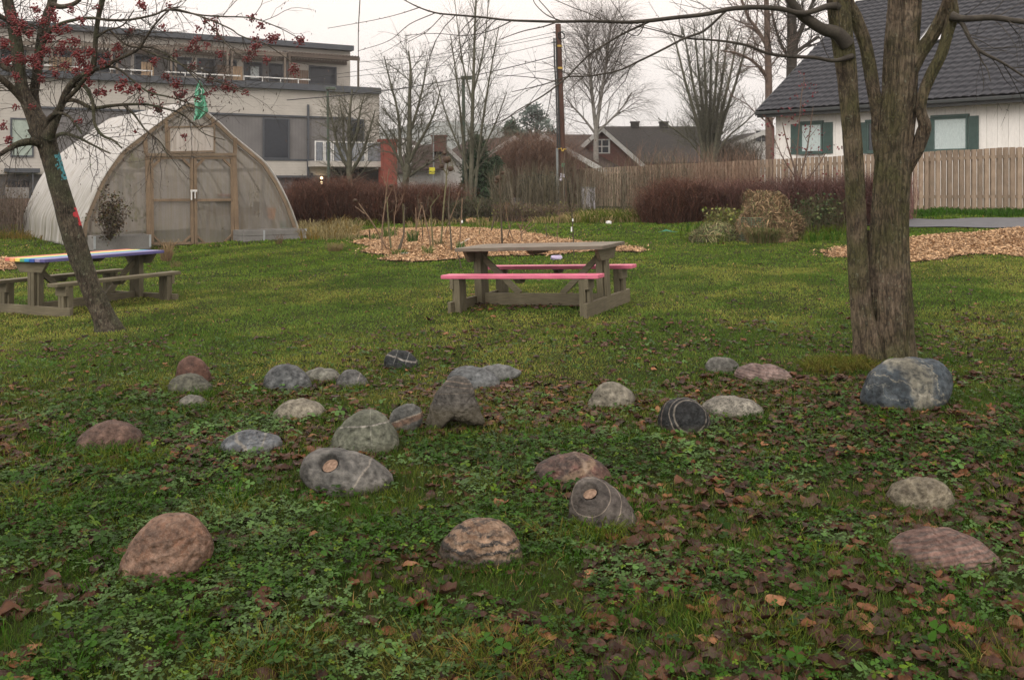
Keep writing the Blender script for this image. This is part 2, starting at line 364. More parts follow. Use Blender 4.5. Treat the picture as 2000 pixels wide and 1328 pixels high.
scatter_quads(onbed(bv2, 60000), .045, .35, .45, chipcol, 'wood_chips', M_CHIP, 'deep bank of pale wood chips beside the asphalt path')
scatter_quads(onbed(bv3, 2500), .055, .35, .45, chipcol, 'wood_chips', M_CHIP, 'small patch of wood chips at the left edge behind the rainbow table')

# ============================================================ GRASS, CLOVER, LEAVES
def zone(y0, y1, dens):
    n = int(dens * (.556 * (y1 * y1 - y0 * y0) + 4.0 * (y1 - y0))); y = np.sqrt(rng.uniform(y0 * y0, y1 * y1, n)); x = rng.uniform(-1, 1, n) * (.556 * y + 2.0)
    return x, y
def clovm(x, y):   # how much clover
    c = fb2(x, y, 1.1, 4, 31); return sstep(.44, .56, c + .10 * sstep(9, 4, y) + .05 * sstep(1, 5, x) - .05) * sstep(8.2, 5.2, y)
def litter(x, y):
    c = fb2(x, y, .9, 4, 57); d = .38 + .62 * sstep(.46, .56, c + .12 * sstep(-2, 4, x) * sstep(11, 8, y))
    return d
STONES = []     # filled below: (x, y, rx, ry)
def grassy(x0y, h, wd, yrange, seed, lean=.5):
    x, y = x0y; keep = ~chipmask(x, y) & (pdist(x, y) > PW - .1 + .15 * rng.random(len(x)))
    keep &= rng.random(len(x)) > .75 * clovm(x, y); x, y = x[keep], y[keep]; n = len(x)
    pn = patch_noise(x, y); pf = fb2(x, y, 3.1, 3, 8); hh = h * rng.uniform(.45, 1.25, n) * (.6 + .9 * pf); ww = wd * rng.uniform(.6, 1.4, n)
    z = gz(x, y) - .004; a = rng.random(n) * 6.28; le = rng.uniform(.1, 1, n) * lean * hh; la = rng.random(n) * 6.28
    dx, dy = np.cos(a) * ww / 2, np.sin(a) * ww / 2; lx, ly = np.cos(la) * le, np.sin(la) * le
    B = np.stack([x, y, z], 1); S = np.stack([dx, dy, 0 * dx], 1)
    Mi = B + np.stack([lx * .35, ly * .35, hh * .6], 1); T = B + np.stack([lx, ly, hh * rng.uniform(.8, 1, n)], 1)
    V = np.stack([B - S, B + S, Mi + S * .75, Mi - S * .75, T], 1)
    yl = sstep(.42, .70, pn + .13 * np.exp(-((y - 11.5) / 2.6) ** 2)) ; st = (rng.random(n) < .02 + .05 * yl)
    far = sstep(14, 18, y)
    g = np.array([.12, .20, .036]); yg = np.array([.24, .275, .06]); dk = np.array([.055, .11, .015]); fg = np.array([.125, .205, .026])
    C = g * (1 - yl[:, None]) + yg * yl[:, None]; C = C * (1 - far[:, None] * .7) + fg * far[:, None] * .7
    dkm = sstep(.45, .62, fb2(x, y, 1.9, 3, 71))[:, None] * .6; C = C * (1 - dkm) + dk * dkm
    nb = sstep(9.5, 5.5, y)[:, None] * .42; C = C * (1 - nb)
    C = np.where(st[:, None], np.array([.33, .25, .10]), C) * rng.uniform(.65, 1.35, (n, 1)); C[:, 0] *= rng.uniform(.8, 1.25, n)
    i = np.arange(n)[:, None] * 5
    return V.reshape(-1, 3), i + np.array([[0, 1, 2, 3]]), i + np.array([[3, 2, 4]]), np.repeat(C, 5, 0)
M_GRASS = Mcol('grass', .6, .03, .05, .3)
Vs = []; Qs = []; Ts = []; Cs = []; b = 0
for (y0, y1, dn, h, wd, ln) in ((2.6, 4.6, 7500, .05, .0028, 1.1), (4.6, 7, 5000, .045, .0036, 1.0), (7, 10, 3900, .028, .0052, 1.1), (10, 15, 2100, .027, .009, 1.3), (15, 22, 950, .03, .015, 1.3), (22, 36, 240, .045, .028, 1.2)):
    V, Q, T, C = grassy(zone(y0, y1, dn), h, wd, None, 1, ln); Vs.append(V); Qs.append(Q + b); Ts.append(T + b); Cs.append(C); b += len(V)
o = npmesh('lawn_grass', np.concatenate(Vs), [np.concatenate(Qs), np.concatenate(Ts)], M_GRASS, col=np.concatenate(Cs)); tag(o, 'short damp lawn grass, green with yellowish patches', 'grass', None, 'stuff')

def tufts(spec, name, lab, seed=0):   # spec: px, py, radius m, n, height, colour, w
    Ps = []; Rs = []; Cl = []
    V = []; Q = []; T = []; C = []; b = 0
    for (px, py, r, n, h, colr, wd, droop) in spec:
        g = G(px, py); a = rng.random(n) * 6.28; rr = r * np.sqrt(rng.random(n)); x = g.x + np.cos(a) * rr; y = g.y + np.sin(a) * rr * .8; z = gz(x, y) - .01
        oa = a + rng.normal(size=n) * .7; hh = h * rng.uniform(.5, 1.2, n); out_ = hh * droop * rng.uniform(.2, 1.2, n); s = rng.random(n) * 6.28
        S = np.stack([np.cos(s), np.sin(s), 0 * s], 1) * (wd * rng.uniform(.6, 1.4, n))[:, None] / 2; B = np.stack([x, y, z], 1)
        O = np.stack([np.cos(oa), np.sin(oa), 0 * oa], 1); U = np.array([0, 0, 1.])
        p1 = B + O * (out_ * .25)[:, None] + U * (hh * .6)[:, None]; p2 = B + O * (out_ * .65)[:, None] + U * (hh * .9)[:, None]; p3 = B + O * out_[:, None] + U * (hh * (.85 - .3 * droop))[:, None]
        vv = np.stack([B - S, B + S, p1 + S, p1 - S, p2 + S * .7, p2 - S * .7, p3], 1).reshape(-1, 3); i = np.arange(n)[:, None] * 7 + b
        V.append(vv); Q.append(i + np.array([[0, 1, 2, 3]])); Q.append(i + np.array([[3, 2, 4, 5]])); T.append(i + np.array([[5, 4, 6]])); b += 7 * n
        C.append(np.repeat(np.array(colr) * rng.uniform(.6, 1.4, (n, 1)), 7, 0))
    o = npmesh(name, np.concatenate(V), [np.concatenate(Q), np.concatenate(T)], M_GRASS, col=np.concatenate(C)); return tag(o, lab, 'grass', None, 'stuff')
GR = (.036, .095, .009); YG = (.09, .12, .016); GO = (.18, .125, .035); ST = (.32, .25, .12); DG = (.035, .085, .02)
sp = []
for _ in range(150):
    py = rng.uniform(700, 1330); px = rng.uniform(-20, 2020); sp.append((px, py, .08, 45, rng.uniform(.045, .08), GR if rng.random() < .6 else YG, .0035, 1.1))
for (px, py, r, n, h) in ((1165,1050,.10,150,.16),(1190,1060,.06,80,.15),(1130,1060,.07,90,.14),(250,905,.22,260,.16),(210,890,.12,120,.16),(170,1010,.25,160,.14),(345,765,.12,100,.16),(400,775,.1,90,.14),(130,860,.2,120,.13),(60,900,.3,140,.14),(450,985,.15,120,.15),(40,1000,.2,120,.16),(540,800,.1,60,.1),(620,820,.1,70,.1),(700,762,.08,60,.1),(750,890,.07,60,.1),(970,950,.15,120,.12),(1230,1010,.1,90,.12),(800,725,.1,70,.09)):
    sp.append((px, py, r, n, h * .62, GR if rng.random() < .6 else YG, .0036, 1.3))
tufts(sp, 'long_grass', 'longer green grass blades tufted between the stones')
OL = (.12, .11, .025)
sp = [(900,1300,.26,330,.085,OL,.0026,1.8),(975,1290,.14,170,.08,GO,.0026,1.9),(1010,1300,.14,150,.08,YG,.0026,1.6),(540,1290,.2,240,.08,OL,.0026,1.8),(500,1300,.1,80,.08,GO,.0026,1.8),(430,1320,.15,160,.08,YG,.0026,1.6),(1420,1250,.2,150,.08,YG,.003,1.5),(1550,1270,.2,150,.08,YG,.003,1.5),(1480,1230,.12,60,.08,OL,.003,1.5),
      (430,1010,.14,90,.09,OL,.0032,1.5),(470,1000,.12,90,.09,YG,.0032,1.4),(1075,1055,.07,90,.09,OL,.0032,1.4),(100,970,.2,90,.09,OL,.0032,1.4),(1640,1225,.1,50,.08,OL,.003,1.4),(1340,1205,.1,40,.09,YG,.003,1.4),(1990,1320,.15,80,.08,OL,.003,1.5)]
for k in range(12): sp.append((1596 + k * 7.5, 724 - k * .8 + rng.normal() * 6, .13, 150, .09, OL if k % 3 else YG, .0045, 1.8))
for k in range(8): sp.append((1700 + k * 22, 712 + rng.normal() * 3, .08, 50, .05, GR if k % 2 else YG, .005, 1.3))
tufts(sp, 'straw_grass', 'golden dry grass tufts in the front lawn and at the foot of the big tree')
sp = []
for _ in range(60): sp.append((rng.uniform(592, 690), rng.uniform(440, 470), .3, 34, rng.uniform(.12, .42), (.26, .22, .11) if rng.random() < .7 else GO, .014, .9))
tufts(sp, 'dry_grass', 'pale dry tall grass between the greenhouse and the brown hedge')
sp = []
for _ in range(150): sp.append((rng.uniform(1050, 1260), rng.uniform(424, 437), .35, 45, rng.uniform(.15, .4), YG if rng.random() < .55 else ST, .016, .8))
for _ in range(50): sp.append((rng.uniform(680, 960), rng.uniform(428, 445), .35, 30, rng.uniform(.12, .3), YG if rng.random() < .6 else ST, .014, .8))
for _ in range(40): sp.append((rng.uniform(1350, 1660), rng.uniform(440, 475), .3, 40, rng.uniform(.1, .28), YG if rng.random() < .6 else GR, .012, .8))
for _ in range(30): sp.append((rng.uniform(0, 70), rng.uniform(445, 470), .3, 40, rng.uniform(.1, .28), YG if rng.random() < .5 else GO, .012, .8))
for _ in range(60): sp.append((rng.uniform(1780, 2010), rng.uniform(414, 424), .3, 40, rng.uniform(.1, .2), GR, .02, .8))
tufts(sp, 'rough_grass', 'rough yellow-green grass along the foot of the fence and thicket')

# clover and ground cover
def clover(x, y, size, h):
    n = len(x); z = gz(x, y); H_ = h * rng.uniform(.5, 1.2, n); cx = np.stack([x, y, z + H_], 1); a0 = rng.random(n) * 6.28
    tl = rng.normal(size=(n, 2)) * .28; sz = size * rng.uniform(.6, 1.3, n); Vv = []; Nq = 3
    lit = rng.random(n); base = np.array([.028, .078, .005]); pale = np.array([.10, .175, .055]); yl = np.array([.085, .14, .008])
    pm = sstep(.48, .62, fb2(x, y, 2.7, 3, 91))[:, None]; C = base + (pale - base) * pm * .75; C = np.where((lit < .12)[:, None], yl, C) * rng.uniform(.5, 1.3, (n, 1)) * (.55 + .75 * fb2(x, y, 5, 3, 44))[:, None]
    shp = np.array([(0, 0, 0), (.35, .32, .04), (.8, .48, .0), (1.05, .18, -.05), (1.0, 0, -.1), (1.05, -.18, -.05), (.8, -.48, .0), (.35, -.32, .04), (.6, 0, -.09)])
    for q in range(3):
        a = a0 + q * 2.09 + rng.normal(size=n) * .12; ca, sa = np.cos(a), np.sin(a); dr = rng.uniform(-.25, .2, n)
        sx_ = shp[None, :, 0] * sz[:, None]; sy_ = shp[None, :, 1] * sz[:, None]; szz = shp[None, :, 2] * sz[:, None] + sx_ * dr[:, None]
        X_ = sx_ * ca[:, None] - sy_ * sa[:, None]; Y_ = sx_ * sa[:, None] + sy_ * ca[:, None]; Z_ = szz + X_ * tl[:, :1] + Y_ * tl[:, 1:]
        Vv.append(cx[:, None, :] + np.stack([X_, Y_, Z_], -1))
    V = np.stack(Vv, 1).reshape(-1, 3); m_ = n * 3; i = np.arange(m_)[:, None] * 9
    T = np.concatenate([i + np.array([[8, k, (k + 1) % 8]]) for k in range(8)]); return V, T, np.repeat(C, 27, 0)
Vs = []; Ts = []; Cs = []; b = 0
for (y0, y1, dn, s_, h) in ((2.6, 4.5, 3000, .0125, .045), (4.5, 7, 2000, .014, .04), (7, 11, 900, .016, .032)):
    x, y = zone(y0, y1, dn); k = rng.random(len(x)) < (.10 * sstep(11, 8, y) + .9 * clovm(x, y)) * (1 - .45 * litter(x, y) ** 1.5); V, T, C = clover(x[k], y[k], s_, h); Vs.append(V); Ts.append(T + b); Cs.append(C); b += len(V)
o = npmesh('clover', np.concatenate(Vs), [np.concatenate(Ts)], Mcol('clover', .42, .12, .06, .25), col=np.concatenate(Cs), smooth=True); tag(o, 'wet clover and small weeds growing in patches among the stones', 'clover', None, 'stuff')
# broader weeds
Vs = []; Ts = []; Cs = []; b = 0
x, y = zone(2.6, 9.5, 60); k = rng.random(len(x)) < .3 + .7 * clovm(x, y); V, T, C = clover(x[k], y[k], .026, .06); C = C * np.array([.9, 1.0, .8])
o = npmesh('broadleaf_weeds', V, [T], Mcol('weeds', .42, .12, .08, .25), col=C, smooth=True); tag(o, 'broader leaved green weeds scattered through the clover', 'weeds', None, 'stuff')

# fallen leaves
def leaves(x, y, size, lift, name, lab):
    n = len(x); z = gz(x, y) + lift * rng.uniform(.2, 1.3, n); a = rng.random(n) * 6.28; L = size * rng.uniform(.5, 1.25, n); W_ = L * rng.uniform(.55, 1.0, n)
    us = -np.cos(np.linspace(0, math.pi, 10)); vs = np.linspace(-1, 1, 5); curl = np.clip(rng.normal(size=n) * .7, -1.1, 1.1); fold = np.clip(rng.normal(size=n) * .45, -.7, .7); tl = rng.normal(size=(n, 2)) * .12
    wob = rng.random((n, 10)) * .10; P = []
    for iu, u in enumerate(us):
        wd = max(.02, (1 - abs(u) ** 2.3) ** .62 * (1 - .28 * u)); wdv = wd * (1 - wob[:, iu])
        for v in vs:
            lx = u * L / 2; ly = v * W_ / 2 * wdv; lz = (u * u - .3) * curl * L * .22 + (v * v) * wdv * fold * W_ * .5 + .06 * L * np.sin(7 * u * v + n % 3 + wob[:, 0] * 20)
            P.append(np.stack([lx, ly, lz], 1))
    P = np.stack(P, 1); z_ = P[..., 2] + P[..., 0] * tl[:, :1] + P[..., 1] * tl[:, 1:]; ca, sa = np.cos(a)[:, None], np.sin(a)[:, None]
    Wd = np.stack([P[..., 0] * ca - P[..., 1] * sa + x[:, None], P[..., 0] * sa + P[..., 1] * ca + y[:, None], z_ + z[:, None]], -1)
    gg = gz(Wd[..., 0].ravel(), Wd[..., 1].ravel()).reshape(Wd.shape[:2]); Wd[..., 2] = np.maximum(Wd[..., 2], gg + .004)
    k = rng.random((n, 1)); cs = np.array([[.075, .036, .026], [.12, .058, .036], [.095, .05, .038], [.18, .078, .036], [.28, .14, .075], [.05, .027, .02], [.15, .10, .08]]); pr = [.27, .2, .2, .12, .05, .11, .05]
    C = cs[rng.choice(7, n, p=pr)] * rng.uniform(.5, 1.25, (n, 1)) * np.array([.74, .70, .60]); C = np.repeat(C, 50, 0); C *= (1 - .3 * np.tile((np.arange(50) % 5 == 2), n))[:, None]
    f = grid_faces(10, 5); F_ = (np.arange(n)[:, None, None] * 50 + f[None]).reshape(-1, 4)
    o = npmesh(name, Wd.reshape(-1, 3), [F_], M_LEAF, col=C, smooth=True); return tag(o, lab, 'leaves', None, 'stuff')
M_LEAF = Mcol('dead leaf', .42, .15, .22, .1)
LX = []; LY = []; LS = []
for (y0, y1, dn, s_) in ((2.6, 4.6, 330, .078), (4.6, 7.2, 360, .068), (7.2, 9.8, 120, .052)):
    x, y = zone(y0, y1, dn); k = rng.random(len(x)) < litter(x, y) ** 1.5; LX.append(x[k]); LY.append(y[k]); LS.append(np.full(k.sum(), s_))
lx_, ly_, ls_ = map(np.concatenate, (LX, LY, LS)); near_leaf = (lx_, ly_)
leaves(lx_, ly_, ls_, .022, 'fallen_leaves', 'wet brown fallen leaves littering the ground among the stones')
x, y = zone(9.8, 22, 11); k = (rng.random(len(x)) < .12 + .8 * litter(x, y) * sstep(13, 10, y)) & ~chipmask(x, y); leaves(x[k], y[k], .07, .02, 'scattered_leaves', 'small dark dead leaves scattered over the middle lawn')
x = rng.uniform(-.5, 1.25, 150); y = rng.uniform(10.8, 11.8, 150); leaves(x, y, .07, .03, 'leaf_drift', 'brown leaves gathered under the pink bench table')
# ============================================================ STONES
def ico(sub):
    import bmesh
    bm = bmesh.new(); bmesh.ops.create_icosphere(bm, subdivisions=sub, radius=1)
    V = np.array([v.co[:] for v in bm.verts]); Fc = np.array([[v.index for v in f.verts] for f in bm.faces]); bm.free(); return V, Fc
ICO5 = ico(6)
def stone_mat(i, a, b, sc1=8, speck=None, speck_amt=.5, speck_sc=90, bands=None, veins=(), rings=(), moss=0, rough=.6, bst=.35):
    m, t, p = mat('stone %d' % i); vo = texc(t, 'Object'); L = t.links.new; Nn_ = t.nodes.new
    n1 = noise(t, vo, sc1, 5, .6); n2 = noise(t, vo, speck_sc, 3, .75); n3 = noise(t, vo, 30, 4, .6); big = noise(t, vo, 3.5, 4, .6)
    c = mixc(t, rmp(t, n1, .38, .62), a, b)
    hgt = mth(t, 'ADD', n3, mth(t, 'MULTIPLY', n2, .4))
    if bands:
        (dx, dy, dz), cc, s_, amt, dist = bands; wv_ = Nn_('ShaderNodeTexWave'); wv_.bands_direction = 'X'; wv_.inputs['Scale'].default_value = s_; wv_.inputs['Distortion'].default_value = dist
        wv_.inputs['Detail'].default_value = 4; wv_.inputs['Detail Scale'].default_value = 2.2; mp = Nn_('ShaderNodeMapping'); q = Vector((dx, dy, dz)).rotation_difference(Vector((1, 0, 0))).to_euler()
        mp.inputs['Rotation'].default_value = q; L(vo, mp.inputs[0]); L(mp.outputs[0], wv_.inputs['Vector'])
        f = mth(t, 'MULTIPLY', rmp(t, wv_.outputs['Fac'], .5, .75), rmp(t, noise(t, vo, 11, 4), .35, .55, amt * .35, amt)); c = mixc(t, f, c, cc); hgt = mth(t, 'ADD', hgt, mth(t, 'MULTIPLY', wv_.outputs['Fac'], .5))
    if speck: c = mixc(t, rmp(t, n2, .5, .6, 0, speck_amt), c, speck); c = mixc(t, rmp(t, noise(t, vo, speck_sc * 1.7, 2, .7), .56, .64, 0, speck_amt * .7), c, tuple(x * .25 for x in a))
    sep = Nn_('ShaderNodeSeparateXYZ'); L(vo, sep.inputs[0])
    for (nx, ny, nz, d, wd, am, cc) in veins:
        dt = mth(t, 'ADD', mth(t, 'ADD', mth(t, 'MULTIPLY', sep.outputs[0], nx), mth(t, 'MULTIPLY', sep.outputs[1], ny)), mth(t, 'MULTIPLY', sep.outputs[2], nz))
        dt = mth(t, 'ABSOLUTE', mth(t, 'ADD', mth(t, 'SUBTRACT', dt, d), mth(t, 'MULTIPLY', mth(t, 'SUBTRACT', noise(t, vo, 7, 4, .6), .5), am)))
        f = mth(t, 'MULTIPLY', rmp(t, dt, wd * .4, wd, 1, 0), rmp(t, n3, .3, .5, .35, 1)); c = mixc(t, mth(t, 'MULTIPLY', f, .85), c, cc)
    for (x, y, z, r, wd, am, cc) in rings:
        vm = Nn_('ShaderNodeVectorMath'); vm.operation = 'DISTANCE'; L(vo, vm.inputs[0]); vm.inputs[1].default_value = (x, y, z)
        dt = vm.outputs['Value']
        dt = mth(t, 'ADD', mth(t, 'SUBTRACT', dt, r), mth(t, 'MULTIPLY', mth(t, 'SUBTRACT', noise(t, vo, 10, 4, .6), .5), am))
        if r > 0: dt = mth(t, 'ABSOLUTE', dt)
        f = rmp(t, dt, wd * .4, wd, 1, 0); f = mth(t, 'MULTIPLY', f, rmp(t, n3, .3, .45, .5, 1)) if r > 0 else f; c = mixc(t, mth(t, 'MULTIPLY', f, .85), c, cc)
    c = mixc(t, 1.0, c, mixc(t, rmp(t, big, .35, .65), (.24,) * 3, (.62,) * 3), 'MULTIPLY'); c = mixc(t, 1.0, c, mixc(t, rmp(t, n3, .3, .7), (.45,) * 3, (1.5,) * 3), 'MULTIPLY'); c = mixc(t, rmp(t, noise(t, vo, 60, 4, .85), .56, .64, 0, .6), c, tuple(x * .35 for x in a))
    # blends to dark brown close to the ground
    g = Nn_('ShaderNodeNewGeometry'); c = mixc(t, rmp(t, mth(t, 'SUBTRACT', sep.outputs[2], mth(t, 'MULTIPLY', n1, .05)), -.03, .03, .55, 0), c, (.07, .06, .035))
    if moss: c = mixc(t, rmp(t, noise(t, vo, 12, 4), .55, .62, 0, moss), c, (.08, .11, .04))
    L(c, p.inputs['Base Color']); p.inputs['Roughness'].default_value = rough; p.inputs['Specular IOR Level'].default_value = .2
    bump(t, p, hgt, min(1, bst * 1.8), .014); return m

def stone(i, outl, label, m, depth=.8, rough=.05, flat=1.0, hole=None, bottom=None, cdy=0, crag=0, sink=.35):
    xs_ = [q[0] for q in outl]; ybase = max(outl[0][1], outl[-1][1]); cx = (outl[0][0] + outl[-1][0]) / 2
    g0 = G(cx, ybase); hw = abs(outl[-1][0] - outl[0][0]) / 2 / F * g0.y; hgt = (ybase - min(q[1] for q in outl)) / F * g0.y; D = min(hw * depth, max(.8 * hw, hgt * 1.5)); Yc = g0.y + D * .6
    el = math.atan2(CZ, Yc); ce = math.cos(el); zc = float(gz((cx - 1000) / F * Yc, Yc)); C0 = Vector(((cx - 1000) / F * Yc, Yc, zc + cdy))
    pts = []
    zb = at(cx, ybase, Yc).z
    for (px, py) in outl + (bottom or []):
        q = at(px, py, Yc); zz = zb + (q.z - zb) * (ce * 1.05); pts.append((q.x - C0.x, zz - C0.z))
    top = max(q[1] for q in pts)
    if not bottom:
        xl, zl = pts[0]; xr, zr = pts[-1]
        for s_ in np.linspace(0, 1, 7)[1:-1]: pts.append((xr + (xl - xr) * s_, -abs(top) * sink * math.sin(math.pi * s_) + zr + (zl - zr) * s_))
    th = np.array([math.atan2(z, x) for x, z in pts]); R = np.array([math.hypot(x, z) for x, z in pts]); k = np.argsort(th); th, R = th[k], R[k]
    th = np.concatenate([th[-3:] - 2 * math.pi, th, th[:3] + 2 * math.pi]); R = np.concatenate([R[-3:], R, R[:3]])
    V, Fc = ICO5; a = np.arctan2(V[:, 2], V[:, 0]); aa = np.linspace(-math.pi, math.pi, 721); rr = np.interp(aa, th, R)
    ker = np.hanning(33); ker /= ker.sum(); rr = np.convolve(np.concatenate([rr[-41:-1], rr, rr[1:41]]), ker, 'same')[40:-40]; Rr = np.interp(a, aa, rr)
    # asymmetric depth: squarish cross-section
    vy = np.sign(V[:, 1]) * np.abs(V[:, 1]) ** .9
    rad = np.sqrt(V[:, 0] ** 2 + V[:, 2] ** 2); s_ = rad ** flat
    P = np.stack([np.cos(a) * s_ * Rr, vy * D, np.sin(a) * s_ * Rr], 1)
    nn = P / (np.linalg.norm(P, axis=1, keepdims=True) + 1e-9); sz_ = max(hw, .08)
    dsp = (fbm(P / sz_ * 1.3 + i * 7.3, 3, i) - .5) * rough * 3 * sz_ + (fbm(P / sz_ * 6 + i * 3.1, 4, i + 5) - .5) * .06 * sz_ - .035 * sz_ * np.clip(1 - np.abs(fbm(P / sz_ * 2.2 + i * 5.1, 3, i + 7) - .5) / .025, 0, 1)
    if crag: r_ = np.abs(fbm(P / sz_ * 2.3 + i * 1.7, 4, i + 9) - .5); dsp -= crag * sz_ * np.exp(-(r_ / .03) ** 2) ; dsp += crag * sz_ * 1.4 * (np.round(fbm(P / sz_ * 1.8 + i, 2, i + 2) * 6) / 6 - .5)
    P = P + nn * dsp[:, None]
    if hole is not None:   # a drilled cup with a plug at its bottom
        hx, hy, hr = hole; q = at(hx, hy, Yc - D * .55); h0 = np.array([q.x - C0.x, q.y - C0.y, q.z - C0.z])
        # closest point seen along the ray
        o_ = np.array([-C0.x, -C0.y, CZ - C0.z]); dr = unit(np.array([(hx - 1000) / F, 1, (HY - hy) / F])); rel = P - o_; tt = rel @ dr; dist = np.linalg.norm(rel - tt[:, None] * dr, axis=1)
        fr = tt < np.median(tt[dist < hr / F * Yc * 1.5]) + .05; rr_ = hr / F * Yc; idx = fr & (dist < rr_ * 1.6); h0 = P[idx & (dist < rr_ * .4)].mean(0)
        d3 = np.linalg.norm(P - h0, axis=1); nrm = unit(h0); k2 = sstep(rr_ * 1.2, rr_ * .95, d3); P = P - nrm * (k2 * rr_ * 1.0)[:, None] * 1.0
        hole_info = (h0 - nrm * rr_ * .62, nrm, rr_)
    m_ = m(P, hole_info if hole is not None else None) if callable(m) else m
    root = npmesh('stone', P, [Fc], m_, smooth=True, loc=C0); tag(root, label, 'stone', 'rounded stones laid out in the grass')
    if hole is not None:
        b = MB(); c0, nv, rr_ = hole_info; u = unit(np.cross(nv, [0, 1, 0.3])); v_ = np.cross(nv, u); k = 20; vs = [tuple(c0 + nv * .004)] + [tuple(c0 + rr_ * .9 * (u * math.cos(q * 2 * math.pi / k) + v_ * math.sin(q * 2 * math.pi / k))) for q in range(k)]
        b.add(vs, [(0, 1 + q, 1 + (q + 1) % k) for q in range(k)]); pl = b.build('plug', M2('plug rusty', (.17, .11, .075), (.25, .17, .12), 60, .8, .6, .004), root, smooth=True)
    STONES.append((cx, ybase, hw, abs(outl[-1][0] - outl[0][0]), g0.y)); return root
W1 = (.5, .46, .42); GY = (.16, .17, .17); DG_ = (.055, .06, .06)
stone(1, [(345,745),(346,722),(352,706),(365,698),(380,698),(395,706),(406,722),(412,738),(413,752)], 'upright reddish-brown rounded stone standing behind the small grey-green dome stone', stone_mat(1, (.17,.085,.06), (.21,.11,.08), 12, (.26,.15,.11), .4), .8)
stone(2, [(330,768),(333,745),(345,735),(362,731),(380,733),(400,743),(414,757),(418,770)], 'small grey-green dome stone directly in front of the reddish upright stone', stone_mat(2, (.13,.135,.10), (.18,.18,.13), 14, (.26,.25,.2), .35), .8)
stone(3, [(350,795),(353,780),(362,773),(378,772),(392,776),(402,786),(405,796)], 'small flat pale stone half hidden by grass, left of the middle', stone_mat(3, (.2,.2,.17), (.27,.26,.22), 18, (.38,.36,.3), .5), .8)
stone(4, [(148,880),(152,860),(170,842),(195,826),(212,822),(235,826),(258,836),(272,846),(277,860),(270,876)], 'low reddish-brown stone at the far left edge of the stone group', stone_mat(4, (.155,.09,.065), (.21,.13,.10), 16, (.28,.19,.15), .5, 120), .75, .04)
stone(5, [(517,755),(520,733),(535,720),(558,714),(578,718),(594,730),(606,746),(611,765)], 'blue-grey lumpy stone touching the pale flat stone in the back row', stone_mat(5, (.13,.145,.15), (.20,.21,.21), 7, (.3,.3,.28), .2, 60), .8, .06, crag=.02)
stone(6, [(592,745),(596,728),(612,722),(635,721),(655,725),(664,735),(664,745)], 'low pale grey-green flat stone between two grey stones in the back row', stone_mat(6, (.22,.22,.18), (.3,.3,.25), 10, (.42,.4,.34), .3), .7)
stone(7, [(656,756),(658,738),(668,728),(685,724),(703,729),(716,741),(719,757)], 'small round grey stone with a pale vein, right of the pale flat stone', stone_mat(7, (.14,.145,.14), (.21,.21,.20), 9, (.3,.3,.28), .3, 60, veins=[(.9,.1,-.3,.03,.006,.03,W1)]), .9, .07, crag=.02)
stone(8, [(532,820),(536,803),(550,790),(575,783),(602,784),(622,790),(632,800),(632,815)], 'cream speckled oval stone above the blue-grey fractured stone', stone_mat(8, (.29,.26,.19), (.37,.34,.26), 15, (.5,.47,.38), .6, 100), .8)
def m9(P, h): return stone_mat(9, (.15,.17,.19), (.24,.26,.28), 6, (.4,.38,.34), .25, 50, veins=[(.6,0,.8,.03,.012,.05,(.46,.43,.37)),(.9,.2,-.2,.06,.008,.05,(.4,.38,.33))])
stone(9, [(432,882),(436,862),(455,848),(475,839),(492,838),(512,846),(535,853),(549,864),(549,885)], 'blue-grey fractured stone with cream veins, left of the cupped grey stone', m9, .8, .09, crag=.035)
stone(10, [(751,715),(752,697),(762,688),(780,686),(797,688),(810,698),(816,712),(814,722)], 'small dark charcoal stone with white veins, alone at the back', stone_mat(10, (.022,.03,.032), (.05,.06,.064), 8, (.2,.2,.2), .15, 60, veins=[(.2,0,.9,.085,.008,.06,W1),(.95,0,-.25,.04,.004,.02,(.4,.4,.38)),(.95,0,-.25,-.06,.004,.03,(.3,.3,.28))]), .85, .03)
stone(12, [(587,928),(588,908),(598,890),(618,879),(645,877),(680,881),(715,893),(748,912),(766,930),(769,948),(745,962)], 'large grey stone with a drilled round cup near its left end',
    lambda P, h: stone_mat(12, (.15,.15,.14), (.23,.22,.20), 7, (.32,.3,.26), .35, 70, veins=[(.75,.1,-.6,.03,.006,.05,(.42,.38,.32))], rings=[(float(h[0][0]), float(h[0][1]), float(h[0][2]), 0, h[2] * .9, .004, (.27,.17,.12))]), .75, .03, hole=(640, 902, 17))
stone(11, [(636,885),(645,862),(662,835),(685,813),(705,802),(725,802),(748,812),(765,832),(776,850),(778,878)], 'large grey-green dome stone crossed by a thin white line', stone_mat(11, (.17,.185,.13), (.23,.24,.18), 6, (.34,.34,.28), .2, 60, veins=[(-.10,.1,.95,.135,.005,.035,(.55,.52,.46)),(.95,.1,.1,.07,.0025,.02,(.4,.4,.33))]), .8, .03)
stone(13, [(762,832),(762,812),(772,798),(790,790),(808,790),(822,799),(826,815),(820,833),(800,845)], 'small grey stone split by an orange-pink band, beside the grey-green dome', stone_mat(13, (.13,.135,.125), (.20,.2,.185), 9, (.3,.3,.28), .3, 60, veins=[(-.35,.1,.95,.05,.024,.05,(.36,.22,.15)),(-.35,.1,.95,.07,.005,.04,(.5,.42,.33))]), .85, .03)
